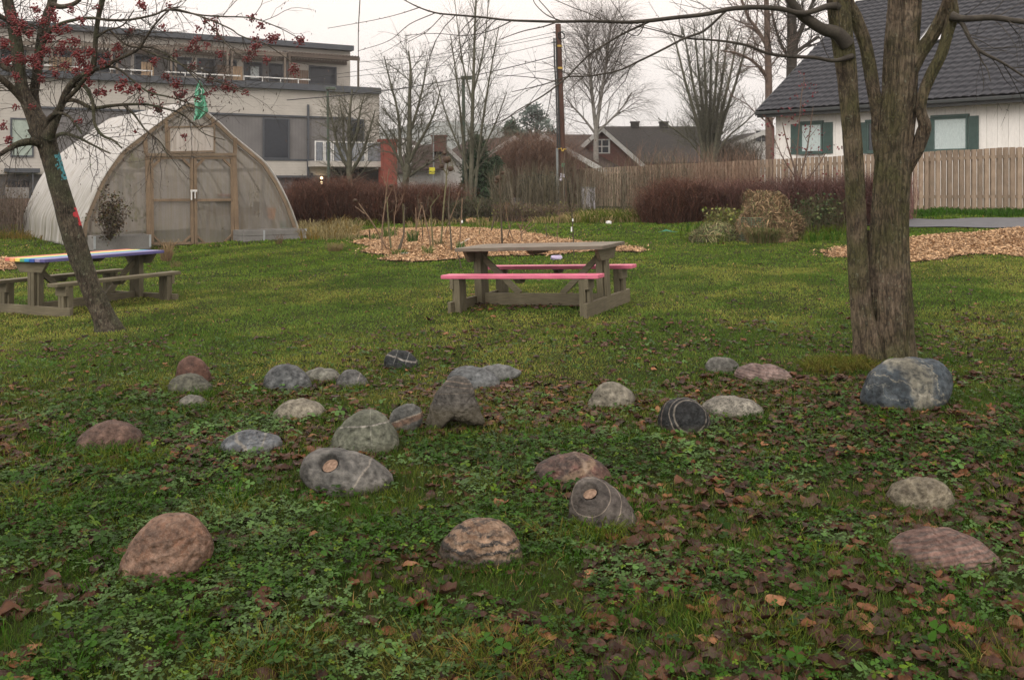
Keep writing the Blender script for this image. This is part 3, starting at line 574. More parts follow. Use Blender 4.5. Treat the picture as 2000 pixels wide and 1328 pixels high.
stone(14, [(832,842),(836,808),(846,782),(866,752),(880,739),(896,735),(912,741),(923,757),(926,778),(938,806),(948,829)], 'tall grey fin-shaped stone with a hollow at its foot', stone_mat(14, (.13,.12,.105), (.18,.165,.145), 6, (.27,.25,.22), .25, 60, veins=[(.08,.1,.95,.165,.004,.03,(.4,.31,.24)),(.1,.1,.95,.14,.003,.02,(.36,.28,.22)),(-.05,.1,.95,.10,.0025,.03,(.3,.25,.2))]), .55, .03, bottom=[(930,830),(907,823),(888,816),(872,824),(858,842),(845,850)], cdy=.13, crag=.01)
stone(15, [(872,758),(874,738),(885,724),(905,718),(930,719),(955,726),(974,741),(984,757)], 'smooth blue-grey dome stone behind the tall fin-shaped stone', stone_mat(15, (.17,.185,.19), (.22,.235,.24), 6, (.3,.31,.3), .2, 60), .8, .03)
stone(16, [(925,740),(940,720),(960,714),(985,714),(1005,720),(1022,728),(1010,738),(985,746)], 'flat pale grey pointed stone behind the blue-grey dome', stone_mat(16, (.22,.23,.23), (.28,.29,.28), 6, (.38,.38,.36), .2, 60), .6, .02)
stone(17, [(1143,796),(1153,780),(1165,760),(1180,749),(1200,748),(1222,756),(1238,768),(1243,778),(1232,797)], 'pale beige sloping stone alone right of centre', stone_mat(17, (.27,.25,.19), (.36,.33,.26), 8, (.45,.42,.34), .35, 70, veins=[(.5,.1,.85,.05,.004,.06,(.2,.18,.14))]), .8, .06, crag=.015)
stone(18, [(1285,832),(1290,806),(1303,786),(1325,779),(1350,780),(1370,792),(1384,812),(1387,830),(1375,845)], 'black stone with white rings in front of the speckled granite stone', stone_mat(18, (.016,.019,.02), (.036,.04,.042), 8, (.12,.12,.12), .2, 60, rings=[(.05,-.12,.12,.115,.008,.03,(.4,.36,.3)),(.05,-.12,.12,.145,.005,.03,(.36,.32,.27)),(.03,-.12,.11,.185,.006,.05,(.34,.27,.22))]), .9, .03)
stone(19, [(1366,815),(1372,793),(1392,780),(1420,775),(1450,777),(1473,786),(1487,800),(1491,815)], 'white granite stone with black speckles beside the black ringed stone', stone_mat(19, (.36,.34,.28), (.44,.41,.34), 20, (.12,.12,.10), .75, 75), .75)
stone(20, [(1379,722),(1380,708),(1390,700),(1412,699),(1432,703),(1444,713),(1442,725),(1400,730)], 'small pale grey stone behind the pink flat stone', stone_mat(20, (.24,.24,.21), (.31,.3,.27), 9, (.4,.39,.35), .2, 60), .8, .03)
stone(21, [(1433,735),(1440,722),(1456,715),(1490,714),(1520,717),(1540,727),(1550,740),(1530,746)], 'flat pinkish stone in the back row left of the big tree', stone_mat(21, (.26,.17,.15), (.34,.24,.21), 8, (.44,.34,.3), .2, 60, bands=((.2,0,1),(.4,.32,.29),14,.5,4)), .7, .03)
def m22(P, h): return stone_mat(22, (.075,.10,.12), (.13,.155,.17), 5, (.2,.22,.22), .15, 50, veins=[(.75,.1,.25,.09,.085,.30,(.36,.34,.26)),(.3,.1,.8,.12,.007,.2,(.42,.4,.33)),(.9,.1,-.4,.02,.005,.3,(.36,.36,.31)),(.5,.1,.7,.0,.004,.3,(.35,.36,.32)),(.8,0,.5,.25,.006,.25,(.4,.38,.3))])
stone(22, [(1683,785),(1692,752),(1712,722),(1738,706),(1765,702),(1800,701),(1835,706),(1852,722),(1859,745),(1848,775),(1830,800)], 'big blue-grey boulder with a cream patch at the foot of the big tree', m22, .75, .05, crag=.012)
def m23(P, h): return stone_mat(23, (.11,.085,.075), (.20,.10,.08), 8, (.33,.23,.17), .5, 55, veins=[(.15,.1,.95,.17,.02,.12,(.05,.045,.04)),(-.5,.1,.8,.03,.02,.1,(.34,.24,.16)),(.7,.1,.6,.1,.014,.12,(.36,.27,.2))])
stone(23, [(1040,930),(1048,912),(1070,900),(1100,891),(1135,890),(1165,898),(1185,912),(1197,930),(1190,945)], 'dark red and black mottled stone behind the ringed cone stone', m23, .7, .05)
stone(24, [(1113,1035),(1111,1000),(1116,965),(1125,942),(1138,933),(1160,932),(1190,945),(1215,965),(1233,990),(1245,1020),(1240,1035)], 'grey-brown conical stone with a round plug and thin white rings',
    lambda P, h: stone_mat(24, (.135,.115,.10), (.17,.15,.13), 10, (.24,.21,.19), .3, 80, rings=[(float(h[0][0]), float(h[0][1]), float(h[0][2]), 0, h[2] * .85, .004, (.36,.22,.14))] + [(float(h[0][0]), float(h[0][1]), float(h[0][2]) - o_, r_, .0032, .022, (.45,.38,.31)) for o_, r_ in ((.012, h[2] * 2.6), (.05, h[2] * 4.0), (.09, h[2] * 5.6))]), .85, .02, hole=(1150, 957, 15))
def m25(P, h): return stone_mat(25, (.34,.20,.12), (.45,.31,.21), 9, (.5,.4,.3), .45, 60, bands=((.06,.12,1),(.05,.05,.05),9,.95,5.5), veins=[(.15,.1,1,.015,.045,.09,(.045,.045,.04))])
stone(25, [(852,1105),(856,1078),(872,1048),(892,1028),(915,1017),(945,1014),(975,1021),(998,1035),(1010,1058),(1022,1085),(1026,1102)], 'orange stone with wavy black stripes, front centre', m25, .8, .05, crag=.012)
stone(26, [(232,1132),(236,1108),(250,1070),(270,1035),(298,1008),(330,997),(362,1000),(388,1018),(408,1045),(415,1072),(405,1100)], 'largest pinkish-brown granite stone at the front left', stone_mat(26, (.30,.16,.10), (.38,.24,.17), 9, (.46,.33,.25), .5, 85, bands=((-.35,.1,.95),(.2,.15,.12),6,.35,9)), .8, .035)
stone(27, [(1733,990),(1735,966),(1750,946),(1775,938),(1805,936),(1835,941),(1855,957),(1861,978),(1855,998)], 'rough beige stone with pitted surface, right of centre front', stone_mat(27, (.26,.22,.15), (.34,.30,.21), 14, (.42,.38,.3), .45, 60, bst=.9), .8, .05, crag=.03)
stone(28, [(1730,1108),(1740,1080),(1765,1057),(1805,1045),(1850,1043),(1895,1050),(1930,1068),(1950,1090),(1955,1112)], 'broad flat pink-brown grained stone at the front right', stone_mat(28, (.25,.14,.11), (.33,.20,.16), 9, (.36,.28,.24), .35, 60, bands=((-.15,.3,.9),(.12,.11,.10),16,.65,3)), .8, .02)
sp = []
for (cx, yb, hw, wpx, Y) in STONES:
    for q in range(6): sp.append((cx + rng.uniform(-.55, .55) * wpx, yb + rng.uniform(0, 10) * 5 / Y, .05, 22, rng.uniform(.03, .06), GR if rng.random() < .7 else YG, .0035 + .0003 * Y, .9))
tufts(sp, 'fringe_grass', 'short grass blades growing up against the bases of the stones')
lx2 = []; ly2 = []
for (cx, yb, hw, wpx, Y) in STONES:
    for q in range(10): g = G(cx + rng.uniform(-.6, .6) * wpx, yb + rng.uniform(2, 16) * 4 / Y); lx2.append(g.x); ly2.append(g.y)
leaves(np.array(lx2), np.array(ly2), np.full(len(lx2), .055), .02, 'leaves_by_stones', 'brown dead leaves caught against the bases of the stones')
# ============================================================ TREES
BK_BIG = Mbark('bark furrowed', (.115, .085, .056), (.19, .15, .108), (.06, .06, .022), .5, .8, 1.0)
BK_ROW = Mbark('bark rowan', (.072, .056, .038), (.13, .11, .08), (.05, .058, .03), .5, 1.4, .5)
BK_GRN = M2('twig green grey', (.07, .07, .048), (.12, .115, .08), 8, .8, .2, .005)
BK_BRN = M2('twig brown', (.075, .06, .047), (.12, .10, .08), 8, .8, .2, .005)
BK_DRK = M2('twig dark', (.035, .03, .024), (.06, .052, .04), 8, .8, .2, .005)
BK_BIR = M2('bark birch', (.17, .16, .14), (.28, .265, .24), 5, .7, .3, .005)
BK_RED = M2('bark pine red', (.10, .07, .055), (.15, .105, .08), 5, .8, .3, .01)

def big_limb(pl, Y0, Y1, k, n, amp, flare=0):
    P, R = limb(pl, Y0, Y1, n); seg = []; # dense resample
    d = np.concatenate([[0], np.cumsum(np.linalg.norm(np.diff(P, axis=0), axis=1))]); m_ = max(8, int(d[-1] / .012)); dd = np.linspace(0, d[-1], m_)
    P = np.stack([np.interp(dd, d, P[:, q]) for q in range(3)], 1); R = np.interp(dd, d, R)
    V, Fq = tubes([(P, R)], k); V = V.reshape(m_, k, 3); a = np.arange(k) * 2 * math.pi / k
    A = np.stack([np.cos(a), np.sin(a)], 1); q = np.zeros((m_, k, 3)); q[..., 0] = A[None, :, 0] * R.mean() * 36; q[..., 1] = A[None, :, 1] * R.mean() * 36; q[..., 2] = dd[:, None] * 1.5
    q[..., :2] += .8 * fbm(np.stack([q[..., 0] * .3, q[..., 1] * .3, q[..., 2]], -1), 2, 3)[..., None]
    r1 = 1 - 2 * np.abs(fbm(q, 4, 11) - .5) * 2.2; r2 = fbm(q * np.array([.25, .25, .7]), 3, 4) - .5
    # broad vertical ribs
    rib = np.sin(a[None, :] * 5 + 1.3 * np.sin(dd[:, None] * 1.1) + 3) * .02 + np.sin(a[None, :] * 3 + dd[:, None] * .6) * .03
    fl = 1 + flare * np.exp(-dd / .16)[:, None] * (.5 + .9 * np.maximum(0, np.sin(a[None, :] * 5 + 1))) 
    s_ = fl + rib * min(1, R.mean() / .1) ; rr1 = np.clip(r1, .15, .9); off = amp * 2.2 * (rr1 - np.percentile(rr1, 80)) + R.mean() * .12 * (r2 - .05)
    V = P[:, None, :] + (V - P[:, None, :]) * (s_ + off / R[:, None])[..., None]
    return V.reshape(-1, 3), Fq[0]
def join(parts):
    Vs = []; Fs = []; b = 0
    for V, Fq in parts: Vs.append(V); Fs.append(Fq + b); b += len(V)
    return np.concatenate(Vs), [np.concatenate(Fs)]
TY = G(1722, 706).y + .12; dTY = TY - 8.55
tree = thing('big_tree', 'large old tree with several thick furrowed stems, right of the picnic table', 'tree', tuple(G(1722, 702)))
inv = Vector(tree.location)
def treepart(name, parts, m_, root):
    V, Fs = join(parts); o = npmesh(name, V - np.array(root.location), Fs, m_, smooth=True); o.parent = root; return o
stems = [big_limb([(1742,740,47),(1742,704,44),(1738,650,42),(1737,600,43),(1735,500,38),(1738,400,35),(1745,300,34),(1754,200,33),(1760,100,33),(1767,0,32),(1775,-120,30),(1790,-300,25),(1800,-520,18)], TY, TY, 120, 8, .019, .35),
    big_limb([(1704,742,34),(1699,704,30),(1690,650,25),(1681,600,21),(1675,500,19.5),(1671,400,19),(1666,300,18.5),(1658,200,18),(1652,130,20),(1643,60,21),(1637,0,22),(1630,-100,20),(1600,-260,16),(1575,-480,10)], TY - .05, TY - .25, 80, 8, .011, .25),
    big_limb([(1722,742,40),(1718,704,36),(1712,650,31),(1706,600,24),(1702,550,17),(1700,500,11),(1698,450,5)], TY + .02, TY + .05, 90, 8, .014, .2),
    big_limb([(1738,400,8),(1726,330,13),(1718,271,15),(1716,226,14),(1707,181,13),(1696,120,13),(1686,75,13),(1668,30,14),(1650,0,14),(1630,-60,13)], TY + .12, TY - .1, 56, 8, .007),
    big_limb([(1752,205,8),(1768,165,13),(1784,128,14),(1800,99,14),(1824,64,13),(1842,30,13),(1855,0,13),(1872,-70,12),(1895,-250,9)], TY + .02, TY - .3, 56, 8, .007),
    big_limb([(1748,385,6),(1765,345,10),(1779,315,12),(1792,292,12),(1802,262,13),(1806,245,12),(1799,217,10.5),(1804,181,10.5),(1821,141,11),(1839,105,11),(1852,60,11),(1860,30,12),(1856,0,12)], TY + .02, TY - .32, 48, 8, .005)]
treepart('trunk', stems, BK_BIG, tree)
LBS = {'g': ([(1655,88,15),(1635,66,14),(1606,57,12),(1578,39,11),(1566,30,10),(1548,8,9),(1530,-25,8),(1500,-90,6)], 8.3, 8.1),
 'h': ([(1640,14,9),(1617,13,6.5),(1590,22,5.5),(1564,27,5.5),(1530,19,5.2),(1489,15,5),(1450,16,4.8),(1421,19,4.6),(1376,29,4.2),(1320,35,4),(1270,41,4),(1230,44,3.6),(1188,43,3.3),(1150,42,3),(1089,43,2.8),(1040,42,2.5),(991,40,2.2),(938,34,2),(890,30,1.8),(852,26,1.6),(818,15,1.3),(788,0,1),(765,-10,.8)], 8.3, 6.9),
 'i': ([(1665,110,6),(1630,119,4),(1590,113,3.6),(1545,111,3.4),(1500,105,3.1),(1462,90,2.8),(1420,82,2.4),(1380,78,2),(1338,75,1.6),(1290,62,1.2),(1240,50,.9)], 8.3, 7.7),
 'j': ([(1421,19,2.6),(1376,60,2.4),(1338,75,2.2),(1293,98,2.1),(1248,120,2),(1206,139,1.7),(1150,149,1.5),(1108,151,1.3),(1060,166,1),(1000,180,.7)], 7.95, 7.2),
 'k': ([(1270,42,2.3),(1235,58,2.2),(1202,75,2),(1165,98,1.9),(1145,113,1.8),(1122,136,1.8),(1108,151,1.7),(1070,181,1.5),(1040,200,1.3),(1013,215,1.1),(985,234,.9),(950,246,.7)], 7.7, 7.0),
 'f': ([(1858,32,10),(1872,36,7.5),(1892,37,6.5),(1937,35,6),(1982,41,5.5),(2030,48,5),(2120,70,4)], 8.2, 8.0),
 'f2': ([(1868,38,5),(1880,48,4.6),(1892,72,4.2),(1905,92,3.8),(1922,105,3.4),(1958,123,2.6),(2000,150,2),(2040,175,1.2)], 8.2, 7.9),
 'f3': ([(1905,92,2),(1918,120,1.4),(1928,135,1.1),(1935,160,.7)], 8.1, 8.0)}
big_tw = []
LBS = {k_: (v_[0], v_[1] + dTY, v_[2] + dTY) for k_, v_ in LBS.items()}
for k_, (pl, a, b) in LBS.items(): big_tw.append(limb(pl, a, b))
Ptw = dict(seg=[.12, .08, .05], wob=[.10, .12, .12], up=[-.005, .02, .02], tip=[.5, .5, .6], n=[1, 5, 3], t0=[0, .15, .2], ang=[.6, .6, .6], L=[1, .42, .16], r=[.005, .0028, .0018])
tw = []
def twigs_on(line, count, L, rr, P_, t0=.1, dmix=.7, into=tw, dn=0):
    P, R = line; n = len(P)
    for q in range(count):
        i = int((t0 + (1 - t0) * rng.random()) * (n - 2)); ax = unit(P[i + 1] - P[i]); rd = rng.normal(size=3); rd[1] *= .5; rd = unit(rd - ax * (rd @ ax)); d = unit(ax * dmix + rd * .8 + np.array([0, 0, dn]))
        grow(into, P[i], d, L * rng.uniform(.4, 1.2), min(rr, R[i] * .7), 0, P_)
for k_, cnt, L in (('h', 17, .7), ('i', 9, .5), ('j', 9, .5), ('k', 9, .5), ('f', 7, .5), ('f2', 9, .45), ('g', 8, .6)): twigs_on(limb(*LBS[k_]), cnt, L, .0042, Ptw)
for (pl) in ([(705,-60,1),(703,0,1),(700,60,.9),(700,112,.7)], [(1262,41,1.2),(1245,70,1),(1215,60,.8)], [(1090,43,1.6),(1060,53,1.2),(1020,62,1),(975,78,.7)], [(1000,41,1.2),(960,60,1),(910,70,.8),(850,66,.6),(790,70,.5)], [(850,26,1),(800,48,.8),(760,80,.6),(700,100,.5)], [(820,15,1),(780,28,.7),(730,40,.6),(640,56,.5)], [(1100,43,1.2),(1068,30,1),(1045,8,.8),(1040,-10,.7)]):
    big_tw.append(limb(pl, 7.1 + dTY))
treepart('branches', [(tubes([l], 8)[0], tubes([l], 8)[1][0]) for l in big_tw], BK_DRK, tree)
V, Fs = tubes(tw, 3); o = npmesh('twigs', V - np.array(inv), Fs, BK_DRK); o.parent = tree
# buds
bud = []
for l in big_tw[1:] + tw[::2]:
    P, R = l; d = np.linalg.norm(np.diff(P, axis=0), axis=1).sum()
    for q in range(int(d / .09)):
        i = rng.integers(0, len(P) - 1); p0 = P[i]; dd = unit(rng.normal(size=3)) * .012; bud.append((np.array([p0, p0 + dd * .6, p0 + dd]), np.array([.0018, .0028, .0008])))
V, Fs = tubes(bud, 4); o = npmesh('buds', V - np.array(inv), Fs, BK_DRK); o.parent = tree; o['kind'] = 'stuff'
# crown overhead, out of the frame but seen when stepping back
cw = []; Pc = dict(seg=[.4, .3, .2, .12], wob=[.08, .1, .12, .12], up=[.01, .02, .02, .01], tip=[.4, .4, .5, .6], n=[1, 7, 6, 4], t0=[0, .2, .15, .2], ang=[.5, .65, .6, .6], L=[3.5, 1.7, .8, .3], r=[.07, .03, .01, .004])
for (px, py, d, r, yy) in ((1800,-515,(.1,.1,1),.08,TY),(1575,-475,(-.3,0,1),.045,TY-.25),(1895,-246,(.4,-.1,1),.042,TY-.3),(1631,-55,(-.1,.5,1),.06,TY-.1),(1501,-88,(-.6,-.1,.8),.028,8.1+dTY)):
    grow(cw, np.array(at(px, py, yy)), d, 3.0, r, 0, Pc)
V, Fs = tubes(cw, 5); o = npmesh('upper_branches', V - np.array(inv), Fs, BK_BRN); o.parent = tree

# ---- rowan with berries
RY = 10.2
row = thing('rowan_tree', 'leaning rowan tree with red berry clusters and a painted trunk beside the rainbow table', 'tree', tuple(G(212, 652)))
m, t, p = mat('bark painted'); src = BK_ROW
trk = [(220,672,27),(213,648,25),(201,615,20),(188,585,19.5),(172,545,19),(158,505,20),(143,460,21),(130,415,20),(117,370,19),(106,330,18),(98,300,18),(90,275,20),(80,248,24)]
T1 = big_limb(trk, RY, RY, 60, 8, .010, .3)
st1 = big_limb([(90,275,20),(80,250,20),(62,215,15),(46,180,12),(38,140,11.5),(33,90,11.5),(24,40,11),(15,0,10.5),(5,-80,9),(-10,-220,6)], RY, RY - .1, 36, 8, .004)
st2 = big_limb([(88,262,13),(74,228,11),(66,190,9.5),(70,160,9),(75,120,9),(82,70,9),(93,30,9),(103,0,9),(110,-90,7),(125,-220,5)], RY + .08, RY + .3, 30, 8, .003)
st3 = big_limb([(92,270,13),(104,245,9),(117,215,7.5),(128,185,7),(140,165,6.5),(158,150,6),(178,141,6),(185,110,5),(187,75,4.8),(192,35,5),(200,0,5.5),(212,-60,5)], RY - .1, RY - .25, 26, 8, .002)
treepart('trunk', [T1, st1, st2, st3], BK_ROW, row)
# paint patches sit on the bark as thin films following the trunk
def patch(px0, py0, px1, py1, wl, wr, colr, name, nu=26):
    V, Fq = T1; P3 = V.reshape(-1, 60, 3); 
    sx_ = 1000 + F * V[:, 0] / V[:, 1]; sy_ = HY - F * (V[:, 2] - CZ) / V[:, 1]
    t_ = (sy_ - py0) / (py1 - py0); xc = px0 + (px1 - px0) * t_; wn = (fbm(V * 34, 4, 5) - .5) * 40
    cen = np.repeat(P3.mean(1), 60, 0); nr = V - cen; nr /= np.linalg.norm(nr, axis=1, keepdims=True)
    ok = (t_ + wn * .01 > 0) & (t_ + wn * .006 < 1) & (sx_ - xc > -wl + wn) & (sx_ - xc < wr + wn) & (nr[:, 1] < .35)
    f = Fq[ok[Fq].all(1)]
    if not len(f): return
    u, iv = np.unique(f, return_inverse=True); o = npmesh(name, V[u] + nr[u] * .0022 - np.array(row.location), [iv.reshape(-1, 4)], colr, smooth=True); o.parent = row
patch(102, 300, 117, 352, -3, 22, M2('paint turquoise', (.04, .22, .26), (.12, .36, .4), 30, .7, .3, .004), 'turquoise_paint')
patch(135, 405, 150, 442, -3, 22, M2('paint red', (.42, .025, .03), (.55, .05, .06), 20, .6, .3, .004), 'red_paint')
0 and patch(100, 352, 128, 400, 24, 22, M2('paint lilac grey', (.08, .11, .10), (.20, .19, .23), 40, .8, .3, .004), 'faded_paint')
0 and patch(170, 500, 182, 545, -6, 22, M2('paint dark blue', (.05, .055, .10), (.12, .11, .13), 30, .8, .3, .004), 'blue_paint')
RL = [([(88,290,9),(70,278,8),(45,279,7),(22,288,5.5),(0,302,4.5),(-30,318,3)], RY, RY - .5), ([(60,215,8),(35,185,7.5),(15,165,7),(-10,145,6)], RY, RY - .3),
 ([(135,172,5),(152,165,4.5),(168,172,4),(181,200,3.6),(183,225,3.2),(186,245,3),(200,265,2.8),(222,275,2.2),(238,290,1.4)], RY - .1, RY - .5),
 ([(120,200,4),(140,196,4),(160,202,3.8),(181,212,3.6),(210,208,3.4),(240,205,3),(270,204,2.6),(290,205,2.2),(320,212,1.8),(352,222,1.6),(375,240,1.3),(400,262,1),(440,274,.8)], RY - .1, RY - .6),
 ([(98,238,6),(112,215,5),(130,195,4.5),(150,175,4),(178,141,4),(205,132,3.6),(223,120,3.4),(250,108,3),(272,95,2.6),(285,75,2.3),(303,48,2),(331,20,1.6),(350,14,1.4)], RY - .05, RY - .6),
 ([(72,110,5),(90,75,4.5),(105,55,4),(125,45,3.5),(155,38,3),(180,36,3),(215,40,2.6),(255,39,2.3),(300,30,2.1),(331,20,1.9),(391,30,1.7),(434,33,1.5),(491,36,1.3),(543,54,1),(585,76,.8)], RY, RY - .8),
 ([(331,20,1.6),(350,20,1.6),(401,36,1.5),(450,57,1.4),(467,69,1.3),(500,82,1.2),(519,87,1.1),(567,120,.8),(577,135,.6)], RY - .6, RY - .9),
 ([(40,130,7),(15,135,6),(-10,118,5)], RY, RY), ([(60,70,6),(30,50,5),(0,32,5),(-20,20,4)], RY, RY - .3), ([(101,10,6),(120,14,5),(145,8,4.5),(160,-5,4)], RY, RY),
 ([(88,256,6),(96,232,5),(110,222,3.5),(130,225,3),(145,240,2.4),(160,262,1.6)], RY - .1, RY - .4), ([(92,280,5),(120,262,4),(150,268,3),(180,283,2.2),(215,300,1.4)], RY, RY - .5),
 ([(200,130,2.6),(230,135,2.2),(262,160,2),(290,180,1.8),(330,190,1.5),(365,200,1.2),(405,222,.9)], RY - .2, RY - .7), ([(215,60,2.4),(250,90,2),(300,95,1.8),(345,120,1.5),(378,150,1.2),(405,182,.9)], RY - .2, RY - .7),
 ([(272,95,2),(310,110,1.7),(350,125,1.4),(395,152,1.2),(440,165,.9),(475,182,.7)], RY - .4, RY - .8), ([(240,205,2.2),(262,225,1.8),(285,255,1.5),(315,280,1.2),(330,310,.9)], RY - .3, RY - .7),
 ([(391,30,1.2),(420,60,1),(450,95,.9),(480,115,.7)], RY - .6, RY - .9), ([(350,125,1.3),(400,140,1),(430,160,1),(470,175,.8),(482,182,.6)], RY - .5, RY - .8), ([(187,75,3),(210,60,2),(240,50,1.5),(262,20,1)], RY - .2, RY - .4)]
rl = [limb(*q) for q in RL]; rt = []
Prw = dict(seg=[.08, .05, .04], wob=[.16, .2, .2], up=[-.01, -.02, -.02], tip=[.5, .5, .5], n=[1, 4, 3], t0=[0, .15, .2], ang=[.6, .75, .75], L=[.6, .25, .1], r=[.006, .003, .0018])
for l, cnt, L in zip(rl, [9,5,9,13,15,16,5,4,8,4,7,8,10,10,8,7,4,5,6], [.5] * 20): twigs_on(l, int(cnt * 2.0), L, .005, Prw, .08, .6, rt, -.15)
for s_, base in (((st1), None),):
    pass
for pl in ([(46,180,12),(38,140,11),(33,90,11),(24,40,11),(15,0,10)], [(66,190,9),(75,120,9),(82,70,9),(103,0,9)]): twigs_on(limb(pl, RY, RY), 34, .55, .006, Prw, .05, .3, rt, -.05)
treepart('branches', [(tubes([l], 8)[0], tubes([l], 8)[1][0]) for l in rl], BK_ROW, row)
V, Fs = tubes(rt, 3); o = npmesh('twigs', V - np.array(row.location), Fs, BK_DRK); o.parent = row
up = []
for (px, py, d, r, yy) in ((-10,-217,(-.2,0,1),.034,RY-.1),(125,-217,(.2,.1,1),.029,RY+.3),(212,-57,(.2,0,1),.028,RY-.25)): grow(up, np.array(at(px, py, yy)), d, 1.6, r, 0, Pc | dict(L=[1.8, 1.0, .5, .2], r=[.03, .014, .006, .003]))
V, Fs = tubes(up, 4); o = npmesh('upper_branches', V - np.array(row.location), Fs, BK_ROW); o.parent = row
# berry clusters: shared meshes, each cluster a part
M_BERRY = M2('berry red', (.10, .005, .007), (.19, .010, .009), 25, .35, 0, .01, (1,1,1), .5, 60, .3)
ib, fb_ = ico(2)
def cluster_mesh(n, spread, r):
    Vs = []; Fs_ = []; b = 0; c = rng.normal(size=(n, 3)) * spread * np.array([1, 1, .75])
    for q in c: Vs.append(ib * r * rng.uniform(.75, 1.1) + q); Fs_.append(fb_ + b); b += len(ib)
    o = npmesh('berry_cluster', np.concatenate(Vs), [np.concatenate(Fs_)], M_BERRY, smooth=True); me = o.data; bpy.data.objects.remove(o); return me
cms = [cluster_mesh(70, .030, .0095), cluster_mesh(42, .024, .009), cluster_mesh(24, .018, .0085), cluster_mesh(12, .012, .008)]
BC = [(28,40,0),(44,48,1),(83,42,0),(60,66,1),(95,75,0),(112,58,0),(132,58,1),(122,85,1),(145,82,0),(150,105,0),(158,120,0),(170,132,0),(172,140,1),(175,103,0),(40,115,0),(62,120,0),(75,130,1),(74,112,0),(4,48,2),(107,145,1),(80,155,1),(128,128,1),(147,138,1),(200,122,1),(62,208,2),(175,162,1),(188,180,1),(203,182,1),(230,116,1),(242,160,1),(236,172,0),(255,178,1),(270,170,1),(298,180,1),(318,52,2),(350,188,0),(360,182,1),(385,193,2),(276,198,2),(310,212,0),(360,266,2),(264,258,3),(156,237,2),(5,247,1),(15,273,1),(30,210,2),(281,14,1),(275,8,1),(331,12,2),(388,56,2),(420,40,1),(419,57,1),(426,73,1),(401,42,2),(377,83,1),(385,96,1),(388,76,2),(371,97,1),(430,106,1),(405,88,2),(498,95,0),(490,106,1),(500,78,1),(482,115,1),(505,88,2),(529,77,0),(540,72,1),(586,79,0),(520,118,1),(575,136,0),(491,36,1),(510,51,1),(440,165,1),(445,172,0),(456,174,1),(410,156,1),(418,175,2),(404,185,2),(480,181,2),(343,108,2),(350,128,2),(286,84,1),(248,80,1),(200,60,1),(225,70,1),(180,78,1),(20,82,2),(215,150,1),(230,180,2)]
BC2 = BC[:80] + [(20,30,1),(36,62,0),(70,20,1),(105,35,0),(160,40,1),(15,120,0),(30,150,1),(140,20,1),(190,15,2),(230,95,0),(255,60,1),(90,100,0),(300,120,1),(325,150,1),(345,165,0),(10,85,0),(118,100,0),(210,110,1),(375,130,1),(100,20,1)]
for (px, py, k_) in BC2[:100]:
    o = bpy.data.objects.new('berry_cluster', cms[k_]); COL.objects.link(o); o.parent = row; o.location = at(px, py, RY - rng.uniform(.15, .7)) - Vector(row.location); o.rotation_euler = rng.random(3) * 6.28
# withered leaflets
n = 900; src = [l for l in rt if len(l[0]) > 2]; P0 = np.array([src[rng.integers(len(src))][0][-1] for _ in range(n)]) + rng.normal(size=(n, 3)) * .012
a = rng.random((n, 2)) * 6.28; d1 = np.stack([np.cos(a[:, 0]) * .4, np.sin(a[:, 0]) * .4, -np.ones(n)], 1); d1 /= np.linalg.norm(d1, axis=1, keepdims=True); d2 = np.cross(d1, np.stack([np.cos(a[:, 1]), np.sin(a[:, 1]), 0 * a[:, 0]], 1)); l = rng.uniform(.02, .045, (n, 1))
V = np.stack([P0, P0 + d1 * l * .5 + d2 * l * .16, P0 + d1 * l, P0 + d1 * l * .5 - d2 * l * .16], 1).reshape(-1, 3) - np.array(row.location)
o = npmesh('withered_leaves', V, [np.arange(4 * n).reshape(-1, 4)], M_LEAF, col=np.repeat(np.array([.07, .05, .04]) * rng.uniform(.6, 1.6, (n, 1)), 4, 0)); o.parent = row; o['kind'] = 'stuff'

